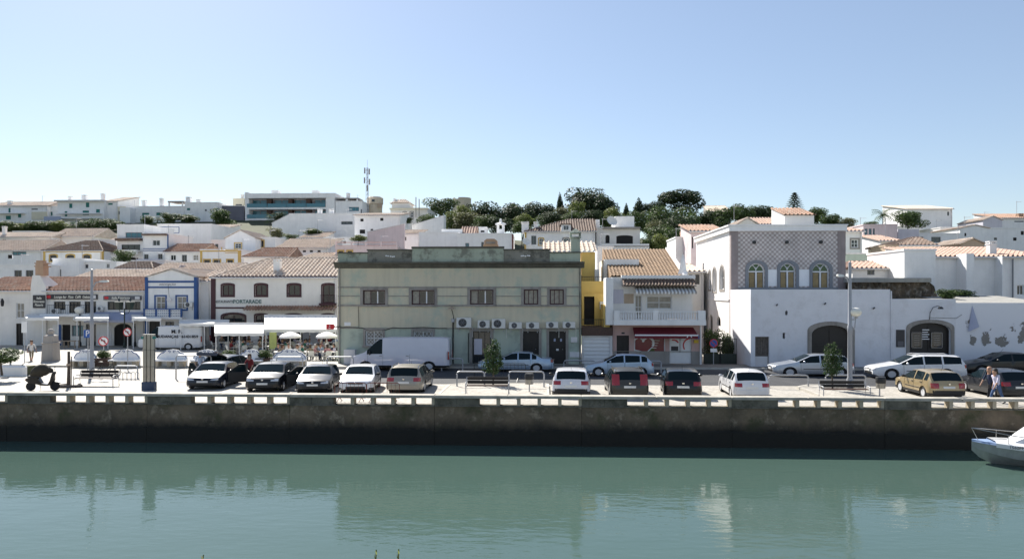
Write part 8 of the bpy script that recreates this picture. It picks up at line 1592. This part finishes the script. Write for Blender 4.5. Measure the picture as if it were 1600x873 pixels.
def hair_mesh(J, long=False):
    m = MB(); c = (Vector(J['head1']) + Vector(J['head2'])) / 2 - Vector(J['face']) * .022; m.sphere(tuple(c + Vector((0, 0, .015))), .112, .112, .105, 12, 8)
    if long: m.sphere(tuple(c - Vector(J['face']) * .05 - Vector((0, 0, .10))), .09, .08, .13, 10, 6)
    m.v = [tuple(Vector(v) + Vector(J['face']) * 0) for v in m.v]
    keep = [f for f in m.f if not all((Vector(m.v[i]) - c).dot(Vector(J['face'])) > .045 and m.v[i][2] < c.z + .045 for i in f)]; m.f = keep; m.m = [0] * len(keep); return m
def person(label, loc, J, shirt, leg, hair='hair_dark', calf=None, shoe='shoe', long=False, short=True, scale=.84, fingers=True, mesh=None, rz=0.0, group=None):
    t = thing('person', label, 'person', loc, rz, group); t.scale = (scale * 1.1, scale, scale)
    me = mesh or person_mesh(J, fingers, short)
    b = link('body', me, t); mats = [CL[shirt], MATS['skin'], CL[leg], CL[leg] if calf is None else MATS.get(calf, CL.get(calf)), MATS[shoe]]
    if len(me.materials) == 0:
        for q in range(5): me.materials.append(mats[q])
    else:
        for q in range(5): b.material_slots[q].link = 'OBJECT'; b.material_slots[q].material = mats[q]
    hair_mesh(J, long).build('hair', hair, t, smooth=60, world=False)
    e = MB(); f = Vector(J['face']); r = Vector((-f.y, f.x, 0)); c = Vector(J['head1']) + f * .088 + Vector((0, 0, .005))
    for k in (-1, 1): q = MB(); q.sphere(tuple(c + r * k * .035), .012, .012, .012, 6, 4); q.build('eye', 'text_black', t, world=False)
    return t
J = joints('walk', (.75, -.66, 0), .20, .03); w1 = person('pedestrian in white shirt and khaki shorts with a backpack on the left plaza', G(49, 566), J, 'white', 'khaki', 'hair_brown', calf='skin'); m = MB(); m.bbox(-.15, .15, -.09, .09, 0, .42, .04); bp_ = m.mesh('backpack', 'cloth_black' if 'cloth_black' in MATS else 'black_plastic'); o = link('backpack', bp_, w1); o.location = Vector(J['chest']) - Vector(J['face']) * .2 - Vector((0, 0, .22)); o.rotation_euler = (0, 0, R(48))
J = joints('stand', (.3, -.95, 0), .05, .1, ((.18, -.25, 1.15), (.38, -.15, 1.05))); person('man in pale blue shirt bending at the far door of the navy hatchback', car_at(313, 39.2), J, 'pale_blue', 'navy', 'hair_grey')
J = joints('stand', (.5, -.86, 0), .04, .05); person('white-haired person in pale blue shirt behind the navy hatchback', car_at(337, 39.6), J, 'pale_blue', 'tan', 'hair_grey')
J = joints('stand', (-.4, -.9, 0), .05, .08, None, ((.25, .22, 1.12), (.42, .12, 1.0))); person('woman in red top standing between the navy hatchback and the crossover', car_at(391.5, 37.6), J, 'red', 'black', 'hair_brown', long=True)
pY = 31.7
J = joints('walk', (-.96, -.25, 0), .30, .10); person('woman in patterned blouse and jeans walking past the charcoal hatchback', (XY(1558, pY), pY, 0.0), J, 'floral', 'denim', 'hair_dark', long=True, short=True)
J = joints('walk', (-.96, -.2, 0), -.26, .06); person('bald man in navy top walking beside the woman in patterned blouse', (XY(1548, pY + .7), pY + .7, 0.0), J, 'navy', 'black', 'skin')
# terrace guests: tables with chairs and seated people
CH, TB = chair_proto(), table_proto(); Js = joints('sit'); SEAT = person_mesh(Js, False); cols = ['white', 'black', 'tan', 'green', 'red', 'navy', 'grey', 'pink', 'pale_blue', 'khaki', 'floral']; firstc = firstt = True
gr = random.Random(12); seat_n = 0; used = {}
for row, (v, us) in enumerate(((563, (437, 458, 481, 505, 521)), (553, (372, 394, 416, 442, 466, 490, 515)), (546, (352, 376, 400, 424, 450, 476, 500, 520)))):
    for u in us:
        p = G(u + gr.uniform(-3, 3), v); tb = TB if firstt else place_copy(TB, p); tb.location = p; ROW = ('in the row nearest the masonry benches', 'in the middle terrace row', 'in the row along the restaurant wall')[row]; tb['label'] = 'white round terrace table ' + ROW; firstt = False
        for k in range(4):
            a = k * pi / 2 + gr.uniform(-.2, .2) + .6; q = p + Vector((cos(a) * .72, sin(a) * .62, 0)); rz = a - pi / 2
            c = CH if firstc else place_copy(CH, q); c.location = q; c.rotation_euler = (0, 0, rz); c['label'] = 'white plastic terrace chair at a table ' + ROW; firstc = False
            if gr.random() < .62:
                sc_ = gr.choice(cols); hc = gr.choice(('hair_dark', 'hair_brown', 'hair_grey', 'hair_dark')); leg = gr.choice(('navy', 'denim', 'black', 'tan'))
                pr = person('%s-haired terrace guest in %s top %s' % (hc[5:], sc_.replace('_', ' ').replace('floral', 'flowered'), ROW), q + Vector((cos(a), sin(a), 0)) * -.02, Js, sc_, leg, hc, mesh=SEAT, rz=rz, scale=.80, long=gr.random() < .4, group='guests seated on the terrace')
for i, u in enumerate((95, 112)):                                  # wooden tables at the left restaurants
    p = G(u, 543); t = thing('wooden_table', ('tan wooden table before the white corner house', 'tan wooden table beside the globe lamp')[i], 'table', p); m = MB(); m.bbox(-.55, .55, -.35, .35, .55, .60, .01); m.build('top', 'tan_stone', t, world=False)
    for x in (-.45, .45):
        for y in (-.28, .28): m = MB(); m.box(x - .03, x + .03, y - .03, y + .03, 0, .55); m.build('leg', 'tan_stone', t, world=False)
# low fence and glass gate of the yard by the pink house
Yf = 47.6; x0, x1 = XY(1099.5, Yf), XY(1151, Yf); t = thing('yard_gate', 'black iron gate across the planted yard beside the pink house', 'gate', ((x0 + x1) / 2, Yf, 0)); zt = ZV(1125, 529, Yf)
m = MB(); xm = (x0 + x1) / 2
for a, b in ((x0, xm - .02), (xm + .02, x1)): m.tube([(a, Yf, .1), (a, Yf, zt), (b, Yf, zt), (b, Yf, .1), (a, Yf, .1)], .025, 5)
m.build('frame', 'black_metal', t)
for k in range(22): m = MB(); x = x0 + (k + .5) * (x1 - x0) / 22; m.tube([(x, Yf, .1), (x, Yf, zt)], .009, 4); m.build('bar', 'black_metal', t)
m = MB(); m.box(x0, x1, Yf + .03, Yf + .05, .1, .75); m.build('lower_sheet', 'dark_green_metal', t)
